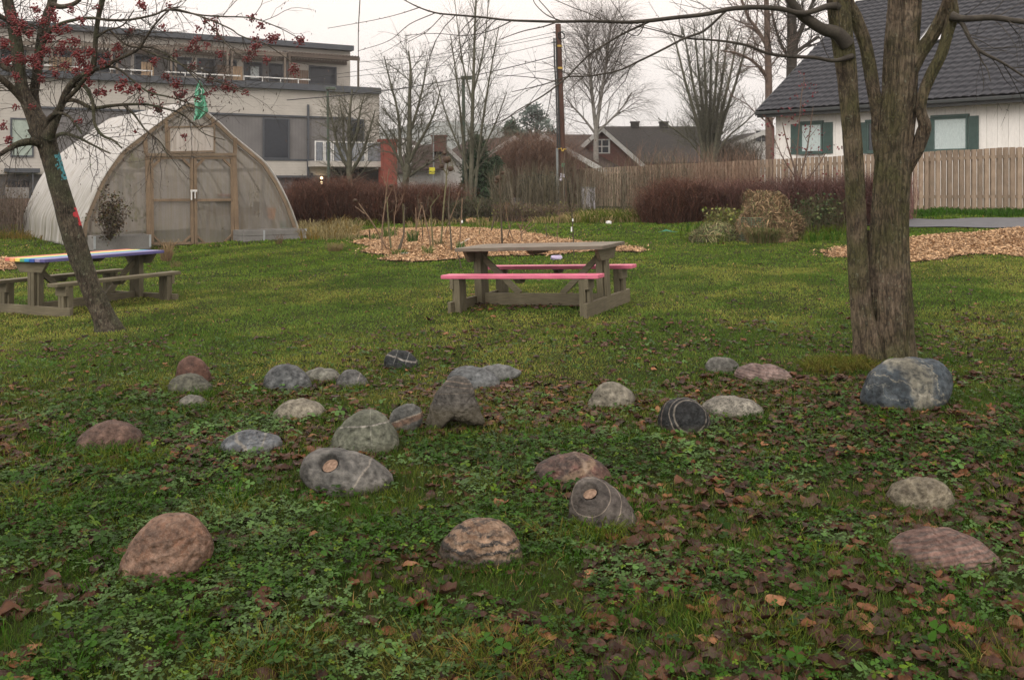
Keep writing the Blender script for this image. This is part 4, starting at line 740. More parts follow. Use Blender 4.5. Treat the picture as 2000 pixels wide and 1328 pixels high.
# ---- bare background trees
def bare(name, label, base, Ybase, stems_, P_, m_,  group=None, k0=7, leaves_=0, leafc=(.12, .08, .04), m2=None):
    g = at(base[0], base[1], Ybase); g.z = float(gz(g.x, g.y)); root = thing(name, label, 'tree', tuple(g), 0, group); big = []; fine = []
    for (pl, Y1, cnts, L) in stems_:
        kf = 1 if name in ('tall_tree', 'young_rowan', 'birch_tree') else .72; l = limb([(a_, b_, c_ * kf) for a_, b_, c_ in pl], Ybase, Y1)
        if l[0][0][2] > float(gz(l[0][0][0], l[0][0][1])) and pl[0][1] >= base[1] - 12 and pl is stems_[0][0] or (name == 'garden_tree' and pl[0][1] >= base[1] - 30 and pl[0][1] >= 320 and base[1] <= 335):
            q0 = l[0][0].copy(); q0[2] = float(gz(q0[0], q0[1])) - .1; l = (np.vstack([q0, l[0]]), np.concatenate([[l[1][0] * 1.15], l[1]]))
        big.append(l); P, R = l; n_ = len(P); ph = rng.random() * 6
        for q in range(cnts):
            t_ = .22 + .76 * (q + rng.random()) / cnts; i = min(int(t_ * (n_ - 1)), n_ - 2); ax = unit(P[i + 1] - P[i]); ph += 2.4; u = unit(np.cross(ax, [.2, 1, .1])); v_ = np.cross(ax, u); an = P_['ang'][0]
            d = ax * math.cos(an) + (u * math.cos(ph) + v_ * math.sin(ph)) * math.sin(an); grow(fine, P[i], d, L * (1.15 - .75 * t_) * rng.uniform(.7, 1.2), min(R[i] * .5, P_['r'][0] * 1.3), 0, P_)
    V, Fs = tubes(big, k0); V -= np.array(g); o = npmesh('trunk', V, Fs, m_, smooth=True); o.parent = root
    V, Fs = tubes(fine, 3); V -= np.array(g); o = npmesh('crown', V, Fs, m2 or m_); o.parent = root
    if leaves_:
        n = leaves_; P0 = np.array([fine[rng.integers(len(fine))][0][-1] for _ in range(n)]); u = rng.normal(size=(n, 3)); u /= np.linalg.norm(u, axis=1, keepdims=True); v_ = np.cross(u, rng.normal(size=(n, 3))); v_ /= np.linalg.norm(v_, axis=1, keepdims=True); s_ = rng.uniform(.03, .07, (n, 1)) * Ybase / 38
        V = np.stack([P0, P0 + u * s_ * .5 + v_ * s_ * .35, P0 + u * s_, P0 + u * s_ * .5 - v_ * s_ * .35], 1).reshape(-1, 3) - np.array(g)
        o = npmesh('clinging_leaves', V, [np.arange(4 * n).reshape(-1, 4)], M_LEAF, col=np.repeat(np.array(leafc) * rng.uniform(.5, 1.5, (n, 1)), 4, 0)); o.parent = root; o['kind'] = 'stuff'
    return root
def PP(L0, r0, up=.015, ang=.8, n=(11, 7), wob=.09): return dict(seg=[.3, .2, .12], wob=[wob, wob * 1.2, wob * 1.3], up=[up, up, up * .5], tip=[.35, .4, .5], n=[1, n[0], n[1]], t0=[0, .15, .15], ang=[ang, .6, .6], L=[L0 * 1.15, L0 * .55, L0 * .3], r=[r0, r0 * .55, .011])
bare('garden_tree', 'small twiggy bare tree in front of the apartment building, left of the red pillar', (688, 410), 37, [([(685,420,9),(684,380,9),(683,350,8.5),(682,325,8),(683,290,6.5),(682,250,5),(684,215,3.5),(688,175,2)], 37, 16, 1.5), ([(684,335,6),(665,300,4.5),(655,265,3.5),(648,230,2.5),(640,200,1.5)], 36.5, 12, 1.1), ([(684,340,6),(705,305,4.5),(715,280,3.5),(725,245,2.5),(733,215,1.5)], 37.5, 12, 1.1), ([(683,320,4),(672,280,3.5),(670,240,2.5),(662,190,1.5)], 38, 9, .9), ([(683,300,4),(697,260,3.5),(703,220,2.5),(712,185,1.2)], 37, 9, .9)], PP(1.4, .022), BK_GRN, None, 7, 350)
bare('garden_tree', 'bare grey-barked tree with a forked trunk just right of the red pillar', (793, 430), 36, [([(789,436,10.5),(790,400,10),(792,360,9.5),(795,330,9),(799,290,8),(800,240,6.5),(800,190,5),(802,140,3.5),(798,100,2)], 36, 20, 1.9), ([(793,345,6),(782,305,5),(781,260,4),(775,210,3.2),(762,160,2.4),(750,110,1.4)], 36.3, 15, 1.4), ([(797,320,6),(815,285,4.5),(835,250,3.5),(850,215,2.6),(862,170,1.4)], 35.5, 14, 1.2), ([(799,345,4),(820,330,3.5),(850,312,2.5),(865,300,1.4)], 35.5, 7, .8), ([(800,260,4.5),(815,215,3.5),(828,160,2.5),(835,115,1.2)], 36.5, 12, 1.0), ([(790,330,4),(770,295,3.4),(752,260,2.4),(735,235,1.2)], 36.3, 10, 1.0)], PP(1.5, .022, .02), BK_GRN, None, 7, 900, (.07, .06, .04))
bare('garden_tree', 'tall slender many-stemmed bare tree left of the utility pole', (920, 420), 34, [([(920,425,8),(920,380,8),(921,320,7),(922,250,6),(924,180,5),(926,110,4),(928,40,3),(932,-40,2)], 34, 24, 1.9), ([(914,400,5),(910,340,5),(905,280,4),(898,210,3),(890,140,2.2),(880,70,1.4)], 34.3, 15, 1.3), ([(926,400,5),(932,330,4.6),(940,260,3.8),(950,190,3),(962,120,2.2),(975,50,1.3)], 33.7, 15, 1.5), ([(922,350,3.5),(945,290,3),(968,240,2.2),(990,180,1.4)], 33.6, 11, 1.1), ([(915,330,3.5),(893,280,2.8),(870,220,2.2),(850,150,1.2)], 34.5, 11, 1.1), ([(923,200,3),(905,130,2.4),(895,60,1.6),(888,0,1)], 34.5, 10, 1.2), ([(925,180,3),(940,120,2.4),(950,50,1.6),(955,-20,1)], 34, 10, 1.2)], PP(1.6, .014, .05, .5), BK_GRN, None, 6)
bare('birch_tree', 'pale barked birch with fine drooping twigs behind the utility pole', (1165, 330), 66, [([(1165,345,5.5),(1164,310,5.5),(1164,280,5),(1165,250,4.5)], 66, 2, 2), ([(1165,262,4),(1160,220,3.6),(1155,170,3),(1150,120,2.2),(1146,75,1.4),(1142,48,.8)], 66, 44, 3.4), ([(1165,250,4),(1172,200,3.6),(1180,150,3),(1187,100,2.2),(1192,60,1.4),(1194,40,.8)], 66.5, 44, 3.4), ([(1163,262,2.5),(1140,232,2),(1118,208,1.5),(1105,190,.8)], 65, 10, 2.4), ([(1165,260,2.5),(1195,232,2),(1220,205,1.5),(1235,180,.8)], 66, 10, 2.4)], dict(seg=[.5, .35, .3], wob=[.06, .07, .06], up=[-.005, -.11, -.16], tip=[.3, .4, .5], n=[1, 10, 7], t0=[0, .1, .1], ang=[.6, .55, .5], L=[3, 2.2, 1.5], r=[.03, .013, .010]), BK_BIR, None, 7, 0, (0,0,0), BK_BRN)
bare('garden_tree', 'wide vase-shaped bare tree with many stems behind the board fence', (1385, 330), 58, [([(1385 + a * .12, 330, 5.5), (1385 + a * .18, 290, 5.2), (1385 + a * .35, 230, 4.6), (1385 + a * .62, 160, 3.6), (1385 + a * .85, 90, 2.3), (1385 + a, 35 + abs(a) * .35, 1.2)], 58 + rng.uniform(-2, 2), 15, 2.3) for a in (-75, -52, -30, -12, 5, 22, 40, 62, 85)] + [([(1395,310,3),(1420,270,2.6),(1455,240,2),(1480,215,1.2)], 57, 10, 1.6), ([(1375,315,3),(1350,280,2.6),(1320,255,2),(1285,232,1.2)], 57, 10, 1.6)], PP(2.2, .03, .03, .6), BK_GRN, None, 6, 500, (.08, .07, .05))
bare('tall_tree', 'tall bare tree with a pale reddish trunk behind the left end of the white house', (1502, 330), 52, [([(1504,345,8.5),(1503,300,8),(1502,230,7.5),(1501,150,7),(1499,80,6),(1497,10,5),(1496,-80,4),(1498,-170,2.6),(1500,-260,1)], 52, 22, 3), ([(1500,95,4),(1480,60,3.5),(1462,35,3),(1448,0,2.5)], 52, 8, 2.2), ([(1500,150,4),(1470,120,3),(1440,105,2),(1410,100,1.4)], 51, 8, 1.8)], PP(2.6, .04, .02, .8), BK_RED, None, 8)
bare('tall_tree', 'tall bare dark-trunked tree rising behind the roof of the white house', (1546, 330), 54, [([(1545,345,11),(1546,250,11),(1546,150,10.5),(1547,80,10),(1546,20,9),(1544,-60,7.5),(1542,-150,5),(1546,-240,2.5),(1548,-320,1)], 54, 22, 3), ([(1548,95,6),(1562,65,5),(1575,35,4),(1590,0,3)], 54, 9, 2.4), ([(1546,110,4),(1572,90,3.4),(1600,72,2.4)], 54, 8, 2), ([(1545,120,4),(1525,85,3),(1512,45,2.2),(1505,10,1.4)], 54, 8, 2)], PP(2.6, .04, .02, .8), BK_DRK, None, 8)
r_ = bare('young_rowan', 'small shrubby rowan with a few dark red leaves in front of the white house', (1552, 410), 24.5, [([(1550,440,3),(1554,400,3),(1556,365,2.6),(1552,330,2.2),(1540,290,1.6),(1528,240,1)], 24.5, 6, .7), ([(1556,365,2),(1570,320,1.8),(1580,270,1.4),(1588,210,1)], 24.5, 7, .7), ([(1556,370,1.8),(1590,335,1.4),(1612,300,1)], 24.5, 5, .6), ([(1555,375,1.6),(1520,360,1.2),(1500,352,.8)], 24.5, 4, .5), ([(1554,340,1.6),(1560,260,1.2),(1565,190,1),(1572,150,.6)], 24.5, 6, .6), ([(1556,350,1.5),(1530,310,1.2),(1512,270,.7)], 24.5, 5, .5)], dict(seg=[.1, .08], wob=[.12, .14], up=[.03, .02], tip=[.4, .5], n=[1, 2], t0=[0, .2], ang=[.6, .6], L=[.6, .25], r=[.008, .004]), BK_RED, None, 5)
def red_leaves(root, pts, Y, n_per, size, colr):
    P0 = []; 
    for (px, py) in pts: c = at(px, py, Y); P0.append(np.array(c) + rng.normal(size=(n_per, 3)) * .055)
    P0 = np.concatenate(P0); n = len(P0); u = rng.normal(size=(n, 3)); u /= np.linalg.norm(u, axis=1, keepdims=True); v_ = np.cross(u, rng.normal(size=(n, 3))); v_ /= np.linalg.norm(v_, axis=1, keepdims=True); s_ = size * rng.uniform(.6, 1.3, (n, 1))
    V = np.stack([P0, P0 + u * s_ * .5 + v_ * s_ * .3, P0 + u * s_, P0 + u * s_ * .5 - v_ * s_ * .3], 1).reshape(-1, 3) - np.array(root.location)
    o = npmesh('red_leaves', V, [np.arange(4 * n).reshape(-1, 4)], M_LEAF, col=np.repeat(np.array(colr) * rng.uniform(.5, 1.5, (n, 1)), 4, 0)); o.parent = root; o['kind'] = 'stuff'
red_leaves(r_, [(1577,205),(1588,170),(1575,160),(1590,182),(1565,165),(1565,145),(1555,190),(1570,218),(1586,255),(1578,265),(1545,215),(1526,232),(1540,230),(1500,240),(1508,300),(1512,250),(1525,265),(1620,288),(1582,300),(1590,288),(1598,290),(1570,292),(1545,290),(1541,322),(1640,286),(1612,338),(1638,337),(1480,350),(1500,240),(1535,270),(1556,240),(1602,258),(1520,218),(1575,250)], 24.5, 7, .075, (.15, .02, .028))

# evergreens
def conifer(name, label, px, pyb, pyt, hw, Y, colr, n=5000, gap=.0, leaf=.10):
    g = at(px, pyb, Y); g.z = min(g.z, float(gz(g.x, g.y)) + 0.0) if False else g.z; top = at(px, pyt, Y).z; H_ = top - g.z; rw = hw / F * Y
    root = thing(name, label, 'tree', tuple(g)); l = (np.array([[0, 0, -2.5], [0, 0, H_ * .5], [0, 0, H_]]), np.array([H_ * .02, H_ * .013, .01])); V, Fs = tubes([l], 6); o = npmesh('trunk', V, Fs, BK_DRK); o.parent = root
    nb = int(n / 40); V = []; C = []
    for q in range(nb):
        t_ = rng.random() ** .8; z = H_ * t_; R = rw * (1 - t_) ** .8 * rng.uniform(.55, 1.15) + .05; a = rng.random() * 6.28; m_ = 40; s_ = rng.random(m_) ** .6
        P0 = np.stack([np.cos(a) * R * s_, np.sin(a) * R * s_, z - R * .25 * s_ + rng.normal(size=m_) * .02 * H_ * .3], 1) + rng.normal(size=(m_, 3)) * leaf * .9
        u = rng.normal(size=(m_, 3)) + np.array([math.cos(a), math.sin(a), -.3]); u /= np.linalg.norm(u, axis=1, keepdims=True); w_ = np.cross(u, rng.normal(size=(m_, 3))); w_ /= np.linalg.norm(w_, axis=1, keepdims=True); sz_ = leaf * rng.uniform(.6, 1.5, (m_, 1))
        V.append(np.stack([P0 - w_ * sz_ * .25, P0 + u * sz_ * 1.6, P0 + w_ * sz_ * .25], 1).reshape(-1, 3)); C.append(np.repeat(np.array([colr]) * rng.uniform(.6, 1.4) * rng.uniform(.7, 1.3, (m_, 1)), 3, 0))
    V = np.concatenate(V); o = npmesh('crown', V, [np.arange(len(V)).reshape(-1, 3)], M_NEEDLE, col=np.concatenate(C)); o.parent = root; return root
M_NEEDLE = Mcol('needles', .6, .25, .1, .1)
conifer('spruce', 'dark green young spruce behind the slender many-stemmed tree', 932, 425, 272, 42, 38, (.035, .065, .03), 16000, 0, .11)
conifer('spruce', 'bushy dark spruce beside the dome-shaped brown bush', 968, 420, 312, 28, 42, (.04, .07, .035), 7000, 0, .11)
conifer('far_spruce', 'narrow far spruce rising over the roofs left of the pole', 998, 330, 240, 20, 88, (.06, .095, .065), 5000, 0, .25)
def pine(label, px, pyb, blobs, Y, colr, n=260, leaf=.3):
    g = at(px, pyb, Y); root = thing('pine_tree', label, 'tree', tuple(g)); tp = at(px + 2, min(b[1] for b in blobs), Y)
    ls = [(np.array([(0, 0, -2.0), ((tp.x - g.x) * .5, 0, (tp.z - g.z) * .5), (tp.x - g.x, 0, tp.z - g.z)]), np.array([.3, .22, .06]))]; V = []; C = []
    for (bx, by, r) in blobs:
        c = at(bx, by, Y); c = np.array([c.x - g.x, rng.normal() * 1.0, c.z - g.z]); rr = r / F * Y; st_ = np.array([(tp.x - g.x) * .6, 0, max(0, c[2] - rr)]); ls.append((np.array([st_, (st_ + c) / 2 + [0, 0, -.15], c]), np.array([.10, .07, .03])))
        m_ = n; P0 = c + rng.normal(size=(m_, 3)) * rr * np.array([.55, .55, .38]); u = rng.normal(size=(m_, 3)); u /= np.linalg.norm(u, axis=1, keepdims=True); w_ = np.cross(u, rng.normal(size=(m_, 3))); w_ /= np.linalg.norm(w_, axis=1, keepdims=True); sz_ = leaf * rng.uniform(.5, 1.5, (m_, 1))
        V.append(np.stack([P0 - w_ * sz_ * .25, P0 + u * sz_, P0 + w_ * sz_ * .25], 1).reshape(-1, 3)); C.append(np.repeat(np.array([colr]) * rng.uniform(.7, 1.3) * rng.uniform(.7, 1.3, (m_, 1)), 3, 0))
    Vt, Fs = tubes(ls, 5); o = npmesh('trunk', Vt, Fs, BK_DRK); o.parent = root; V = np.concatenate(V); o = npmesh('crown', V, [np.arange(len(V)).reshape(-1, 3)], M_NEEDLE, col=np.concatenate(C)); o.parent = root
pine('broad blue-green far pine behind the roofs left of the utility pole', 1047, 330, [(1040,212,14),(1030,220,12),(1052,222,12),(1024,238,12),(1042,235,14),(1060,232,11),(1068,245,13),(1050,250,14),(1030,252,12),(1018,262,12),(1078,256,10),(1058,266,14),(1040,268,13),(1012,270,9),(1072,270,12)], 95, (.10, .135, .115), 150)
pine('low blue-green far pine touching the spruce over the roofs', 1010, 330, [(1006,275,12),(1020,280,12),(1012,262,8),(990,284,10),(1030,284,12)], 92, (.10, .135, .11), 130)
# ============================================================ PICNIC TABLES
WG = Mwood('weathered wood x', (.10, .084, .05), (.18, .158, .10), 'x'); WGy = Mwood('weathered wood y', (.105, .088, .052), (.18, .158, .10), 'y'); WGz = Mwood('weathered wood z', (.095, .08, .046), (.17, .15, .095), 'z')
WDK = Mwood('wet dark wood', (.12, .085, .065), (.2, .145, .12), 'x', .5); PINK = Mwood('pink painted wood', (.62, .13, .22), (.74, .21, .31), 'x', .5, .5, (.30, .2, .17))
def picnic(label, X, Y, Z, yaw, tx, ty, top_m, seat_m, groupn):
    root = thing('picnic_table', label, 'picnic table', (X, Y, Z), 0, groupn)
    c, s = math.cos(yaw), math.sin(yaw); R = Matrix(((c, -s, 0), (s, c, 0), (0, 0, 1))); up = Vector((-tx, -ty, 1)).normalized(); q = Vector((0, 0, 1)).rotation_difference(up).to_matrix(); root.rotation_euler = (q @ R).to_euler()
    L, Wt, Ht, Ls, Ws, Hs, Os, Lb, Ob = 1.93, .785, .715, 2.01, .2, .415, .585, 1.77, .76
    # table top of six boards
    b = MB(); nb = len(top_m) if isinstance(top_m, list) else 6; bw = Wt / nb
    for k in range(nb):
        b.mi = k if isinstance(top_m, list) else 0; e0 = rng.normal() * .006; b.box((-L / 2 + e0, -Wt / 2 + k * bw + .003, Ht - .042 + rng.normal() * .001), (L / 2 + e0, -Wt / 2 + (k + 1) * bw - .003, Ht + rng.normal() * .0012))
    b.build('tabletop', top_m, root, .004)
    for sgn in (-1, 1):
        b = MB(); y0 = sgn * Os; b.box((-Ls / 2, y0 - Ws / 2, Hs - .045), (Ls / 2, y0 - .002, Hs)); b.box((-Ls / 2 + .004, y0 + .002, Hs - .045), (Ls / 2 + .006, y0 + Ws / 2, Hs - .001)); b.build('seat', seat_m, root, .006)
        b = MB(); b.prism([(y0 - .11, Hs - .046), (y0 + .11, Hs - .046), (y0 + .05, Hs - .10), (y0 - .05, Hs - .10)], -.035, .035, Matrix(((0, 1, 0, 0), (1, 0, 0, 0), (0, 0, 1, 0), (0, 0, 0, 1)))); b.build('seat_batten', WGy, root)
    b = MB(); b.prism([(-.30, Ht - .044), (.30, Ht - .044), (.2, Ht - .10), (-.2, Ht - .10)], -.035, .035, Matrix(((0, 1, 0, 0), (1, 0, 0, 0), (0, 0, 1, 0), (0, 0, 0, 1)))); b.build('top_batten', WGy, root)
    SW = Matrix(((0, 1, 0, 0), (1, 0, 0, 0), (0, 0, 1, 0), (0, 0, 0, 1)))
    for e_ in (-1, 1):
        xo = e_ * Lb / 2; xi = xo - e_ * .045
        b = MB(); b.box((min(xo, xi), -Ob, -.10), (max(xo, xi), Ob, .10)); b.build('base_beam', WGy, root, .004)
        b = MB(); xa = xi - e_ * .002; xb = xa - e_ * .045
        b.prism([(-.33, Ht - .044), (.33, Ht - .044), (.22, Ht - .185), (-.22, Ht - .185)], min(xi, xo) + .0, max(xi, xo), SW); b.build('top_gusset', WGy, root, .004)
        for y0, nm, hh, hw in ((0, 'table_leg', Ht - .046, .1), (-Os, 'seat_leg', Hs - .047, .085), (Os, 'seat_leg', Hs - .047, .085)):
            b = MB()
            for yy0, yy1 in ((-hw, -.004), (.004, hw)): b.box((min(xa, xb) - (.03 if e_ > 0 else 0), y0 + yy0, -.1), (max(xa, xb) + (.03 if e_ < 0 else 0), y0 + yy1, hh))
            # outer half-width cladding board
            b.box((min(xi, xo) + .004, y0 - hw * .62, .1), (max(xi, xo) - .006, y0 - .003, hh - .14 if y0 == 0 else hh - .12)); b.box((min(xi, xo) + .004, y0 + .003, .1), (max(xi, xo) - .006, y0 + hw * .62, hh - .14 if y0 == 0 else hh - .12)); b.build(nm, WGz, root, .003)
            if y0: b = MB(); b.box((min(xi, xo), y0 - .10, hh - .12), (max(xi, xo) + .0, y0 + .10, hh - .001)); b.build('seat_gusset', WGy, root, .004)
        b = MB(); b.bar((e_ * .28, 0, .12), (e_ * .80, 0, Ht - .12), .045, .07, (0, 0, 1)); b.build('brace', WG, root, .002)
    b = MB(); b.box((-.80, -.0225, -.02), (.80, .0225, .125)); b.build('stretcher', WG, root, .003)
    return root
TOPG = Mwood('grey worn tabletop', (.12, .10, .072), (.20, .175, .135), 'x', .7, 1, (.30, .07, .09))
picnic('weathered picnic table with pink benches in the middle of the lawn', .36, 11.26, CZ - 1.475, -.446, .046, -.01, TOPG, PINK, 'picnic tables on the lawn')
RB = [(.10,.09,.24), (.27,.24,.40), (.035,.09,.36), (.03,.28,.52), (.10,.34,.16), (.75,.62,.15), (.72,.34,.14), (.62,.17,.13)]
RB = [Mwood('rainbow paint %d' % i, c_, tuple(min(1, x * 1.25) for x in c_), 'x', .4, .3) for i, c_ in enumerate(RB)]
picnic('picnic table with a rainbow painted top behind the leaning rowan', -5.85, 12.75, CZ - 1.70, 1.10, .01, -.01, RB, WG, 'picnic tables on the lawn')

# ============================================================ GREENHOUSE
GP = Plane(158, 21.4, .8, .6); GM = GP.M()
gh = thing('greenhouse', 'arched greenhouse with white sheeting and a wooden framed front, left', 'greenhouse', (0, 0, 0))
def fp(px, py, d=0): s_, z = GP.sz(px, py, d); return (s_, d, z)
OUT = [(157,484),(159,464),(162,434),(178,395),(196,355),(217,322),(241,292),(283,259),(331,223),(352,208),(368,200),(385,204),(407,222),(432,243),(455,265),(488,292),(519,319),(543,355),(565,400),(582,447),(588,475)]
oc = cat_rom([fp(*q) for q in OUT], 4); 
Wt_ = GM
WHT = None
m, t, p = mat('greenhouse sheeting'); vo = texc(t, 'Object'); st = noise(t, texc(t, 'Object', (1, 5, .25)), 2.2, 5, .6); zz = t.nodes.new('ShaderNodeSeparateXYZ'); t.links.new(vo, zz.inputs[0])
dirt = mth(t, 'MULTIPLY', rmp(t, zz.outputs[2], .2, 2.2, 1, .12), rmp(t, st, .38, .66)); c = mixc(t, dirt, (.74, .73, .71), (.28, .27, .19)); c = mixc(t, rmp(t, noise(t, vo, 2.6, 5), .56, .7, 0, .35), c, (.36, .31, .2))
t.links.new(c, p.inputs['Base Color']); p.inputs['Roughness'].default_value = .38; tl = t.nodes.new('ShaderNodeBsdfTranslucent'); t.links.new(c, tl.inputs[0]); ms = t.nodes.new('ShaderNodeMixShader'); ms.inputs[0].default_value = .5
t.links.new(p.outputs[0], ms.inputs[1]); t.links.new(tl.outputs[0], ms.inputs[2]); t.links.new(ms.outputs[0], t.nodes['Material Output'].inputs[0]); SHEET = m
DEPTH = 7.8; nd = 113; ds = np.linspace(-.06, DEPTH, nd); cen = np.array([oc[:, 0].mean(), 0, .6]); V = []
for d in ds:
    q = oc.copy(); q[:, 1] = d; ph = (d / DEPTH * 10) % 1; bul = 1 + .012 * math.sin(math.pi * ph) - (.004 if ph < .06 else 0); q[:, 0] = cen[0] + (q[:, 0] - cen[0]) * bul; q[:, 2] = cen[2] + (q[:, 2] - cen[2]) * bul; q[:, 2] -= .1 * (d / DEPTH) * (oc[:, 2] < .5)
    V.append(q)
V = np.concatenate(V); Vw = np.array([list(GM @ Vector(v)) for v in V]); o = npmesh('sheeting', Vw, [grid_faces(nd, len(oc))], SHEET, gh, smooth=True); sm = o.modifiers.new('solid', 'SOLIDIFY'); sm.thickness = .02; sm.offset = -1
PINE = Mwood('greenhouse timber', (.16, .11, .068), (.26, .19, .12), 'z', .7); PINEX = Mwood('greenhouse timber x', (.16, .115, .075), (.26, .20, .135), 'x', .7); GREYT = Mwood('grey timber', (.17, .165, .155), (.24, .235, .22), 'x', .8)
FILM = Mfilm('front film', (.42, .395, .36), .56, .4, .4, (.36, .31, .22)); FILM2 = Mfilm('vent film', (.78, .73, .68), .88, .4, .4, (.5, .43, .36))
def ghmb(name, m_, bars, d=-.05, th=.06, bevel=.003):
    b = MB()
    for (a, q, w_) in bars:
        p0 = Vector(fp(a[0], a[1], d)); p1 = Vector(fp(q[0], q[1], d)); wv = w_ / F * 22.5; b.bar(p0, p1, wv, th, (0, 1, 0)) if False else b.bar(p0, p1, th, wv, (0, 1, 0) if False else (Vector(p1) - Vector(p0)).cross(Vector((0, 1, 0))))
    b.v = [tuple(GM @ Vector(v)) for v in b.v]; return b.build(name, m_, gh, bevel)
poly = [tuple(fp(*q, .01)) for q in OUT]; n = len(poly); b = MB(); vs = [GM @ Vector(q) for q in poly]; c_ = GM @ Vector((cen[0], .01, 1.2)); b.add([c_] + vs, [(0, 1 + i, 1 + (i + 1) % n) for i in range(n)]); b.build('front_panel', FILM, gh)
vs = [GM @ Vector((q[0], DEPTH - .05, q[2])) for q in poly]; b = MB(); b.add([GM @ Vector((cen[0], DEPTH - .05, 1.2))] + vs, [(0, 1 + i, 1 + (i + 1) % n) for i in range(n)]); b.build('rear_panel', Mfilm('rear film', (.5, .46, .42), .9, .4, .5), gh)
inn = [(OUT[i], OUT[i + 1], 7) for i in range(len(OUT) - 1)]
def inset(k): cx, cy = 372, 420; return [((a[0] + (cx - a[0]) * k, a[1] + (cy - a[1]) * k), (q[0] + (cx - q[0]) * k, q[1] + (cy - q[1]) * k), w_) for a, q, w_ in inn]
ghmb('arch_frame', PINEX, inset(.028)[1:-1], -.03, .05); ghmb('inner_arch', PINEX, [(a, q, 4.5) for a, q, _ in inset(.075)][1:-1], .06, .04)
ghmb('door_post', PINE, [((288,305),(291,480),8)]); ghmb('door_post', PINE, [((457,303),(463,474),9)]); ghmb('lintel', PINEX, [((284,303),(462,302),6)], -.07)
ghmb('upper_post', PINE, [((283,262),(285,300),7)]); ghmb('upper_post', PINE, [((459,270),(459,299),7)]); ghmb('upper_post', PINE, [((324,232),(327,299),5.5)]); ghmb('upper_post', PINE, [((416,234),(417,299),5.5)])
def door(x0, x1, name='door'):
    ghmb('door', PINE, [((x0, 309),(x0 + 1.5, 478),6),((x1, 309),(x1 + 1.5, 477),6),((x0, 309),(x1, 308.5),5),((x0 + 1, 391.5),(x1 + 1, 390.5),5),((x0 + 1, 476),(x1 + 1, 475),5),((x0 + 2, 326),(x0 + 17, 311),5),((x1 - 2, 326),(x1 - 17, 311),5),((x0 + 3, 460),(x0 + 17, 474),4),((x1 - 1, 460),(x1 - 16, 474),4)], -.045, .05)
door(296, 374); door(381, 453)
ghmb('door_handle', Mplain('white metal', (.7, .7, .68), .35, .5, .3), [((372,373),(385,373),4),((374,373),(374,391),2.5),((381,373),(381,388),2)], -.11, .03)
b = MB(); vs = [fp(331,250,-.09), fp(418,248,-.09), fp(418,295,-.09), fp(331,297,-.09)]; vs = [GM @ Vector(v) for v in vs]; b.add(vs, [(0, 1, 2, 3)]); vent = b.build('vent', FILM2, gh)
bb = ghmb('vent_frame', PINEX, [((330,249),(419,247),3.5),((330,298),(419,296),4),((330,249),(330,298),3.5),((419,247),(419,296),3.5)], -.1, .03); bb.parent = vent
ghmb('inner_rail', GREYT, [((213,335),(288,334),7),((380,334),(512,332),7)], .25, .05); ghmb('inner_post', GREYT, [((515,336),(511,400),7),((511,400),(508,455),7)], .25, .05); ghmb('inner_post', GREYT, [((235,330),(238,462),9)], .3, .08)
for k in range(1, 5): # hoops under the sheet
    q = oc.copy(); q[:, 1] = DEPTH * k / 5; q[:, 0] = cen[0] + (q[:, 0] - cen[0]) * .985; q[:, 2] = cen[2] + (q[:, 2] - cen[2]) * .985; V, Fs = tubes([(q, np.full(len(q), .025))], 6); npmesh('hoop', np.array([list(GM @ Vector(v)) for v in V]), Fs, GREYT, gh)
# things inside
def gbox(name, label, cat, x0, x1, yt, yb, d0, dd, m_):
    b = MB(); s0 = fp(x0, yb, d0); s1 = fp(x1, yt, d0); b.box((s0[0], d0, s0[2]), (s1[0], d0 + dd, s0[2] + abs(s1[2] - s0[2]) if False else s1[2])); b.v = [tuple(GM @ Vector(v)) for v in b.v]; o = b.build(name, m_, None, .004); return tag(o, label, cat)
wk = thing('workbench', 'wooden workbench seen dimly through the greenhouse front', 'workbench', (0, 0, 0))
b = MB(); a0 = fp(400, 408, 1.6); a1 = fp(540, 404, 1.6); b.box((a0[0], 1.5, .86), (a1[0], 2.3, .92)); b.v = [tuple(GM @ Vector(v)) for v in b.v]; b.build('worktop', PINEX, wk)
b = MB(); b.box((a0[0] + .03, 1.53, .70), (a1[0] - .03, 1.57, .858)); b.v = [tuple(GM @ Vector(v)) for v in b.v]; b.build('apron', PINEX, wk)
for lx in (a0[0] + .06, (a0[0] + a1[0]) / 2, a1[0] - .1):
    b = MB(); b.box((lx, 1.58, .0), (lx + .07, 1.66, .858)); b.v = [tuple(GM @ Vector(v)) for v in b.v]; b.build('leg', PINE, wk)
def onbench(name, label, cat, x, w_, h, m_, z=.922, d=1.7, taper=.8):
    s0 = fp(x, 400, d)[0]; b = MB(); vs = [(s0 - w_ / 2 * taper, d - .12, z), (s0 + w_ / 2 * taper, d - .12, z), (s0 + w_ / 2 * taper, d + .12, z), (s0 - w_ / 2 * taper, d + .12, z), (s0 - w_ / 2, d - .15, z + h), (s0 + w_ / 2, d - .15, z + h), (s0 + w_ / 2, d + .15, z + h), (s0 - w_ / 2, d + .15, z + h)]
    b.add([GM @ Vector(v) for v in vs], [(0,3,2,1),(4,5,6,7),(0,1,5,4),(1,2,6,5),(2,3,7,6),(3,0,4,7)]); tag(b.build(name, m_, None, .006), label, cat)
onbench('plant_tray', 'red tray on dark boxes inside the greenhouse', 'tray', 445, .55, .06, Mplain('red plastic', (.6, .04, .04), .4), 1.22, 1.9)
onbench('crate', 'dark crate on the greenhouse workbench under the red tray', 'crate', 440, .5, .29, Mplain('dark crate', (.05, .07, .06), .6), .925, 1.9)
onbench('crate', 'grey crate at the right end of the greenhouse workbench', 'crate', 515, .55, .14, Mplain('grey crate', (.09, .10, .12), .6), .925, 1.9)
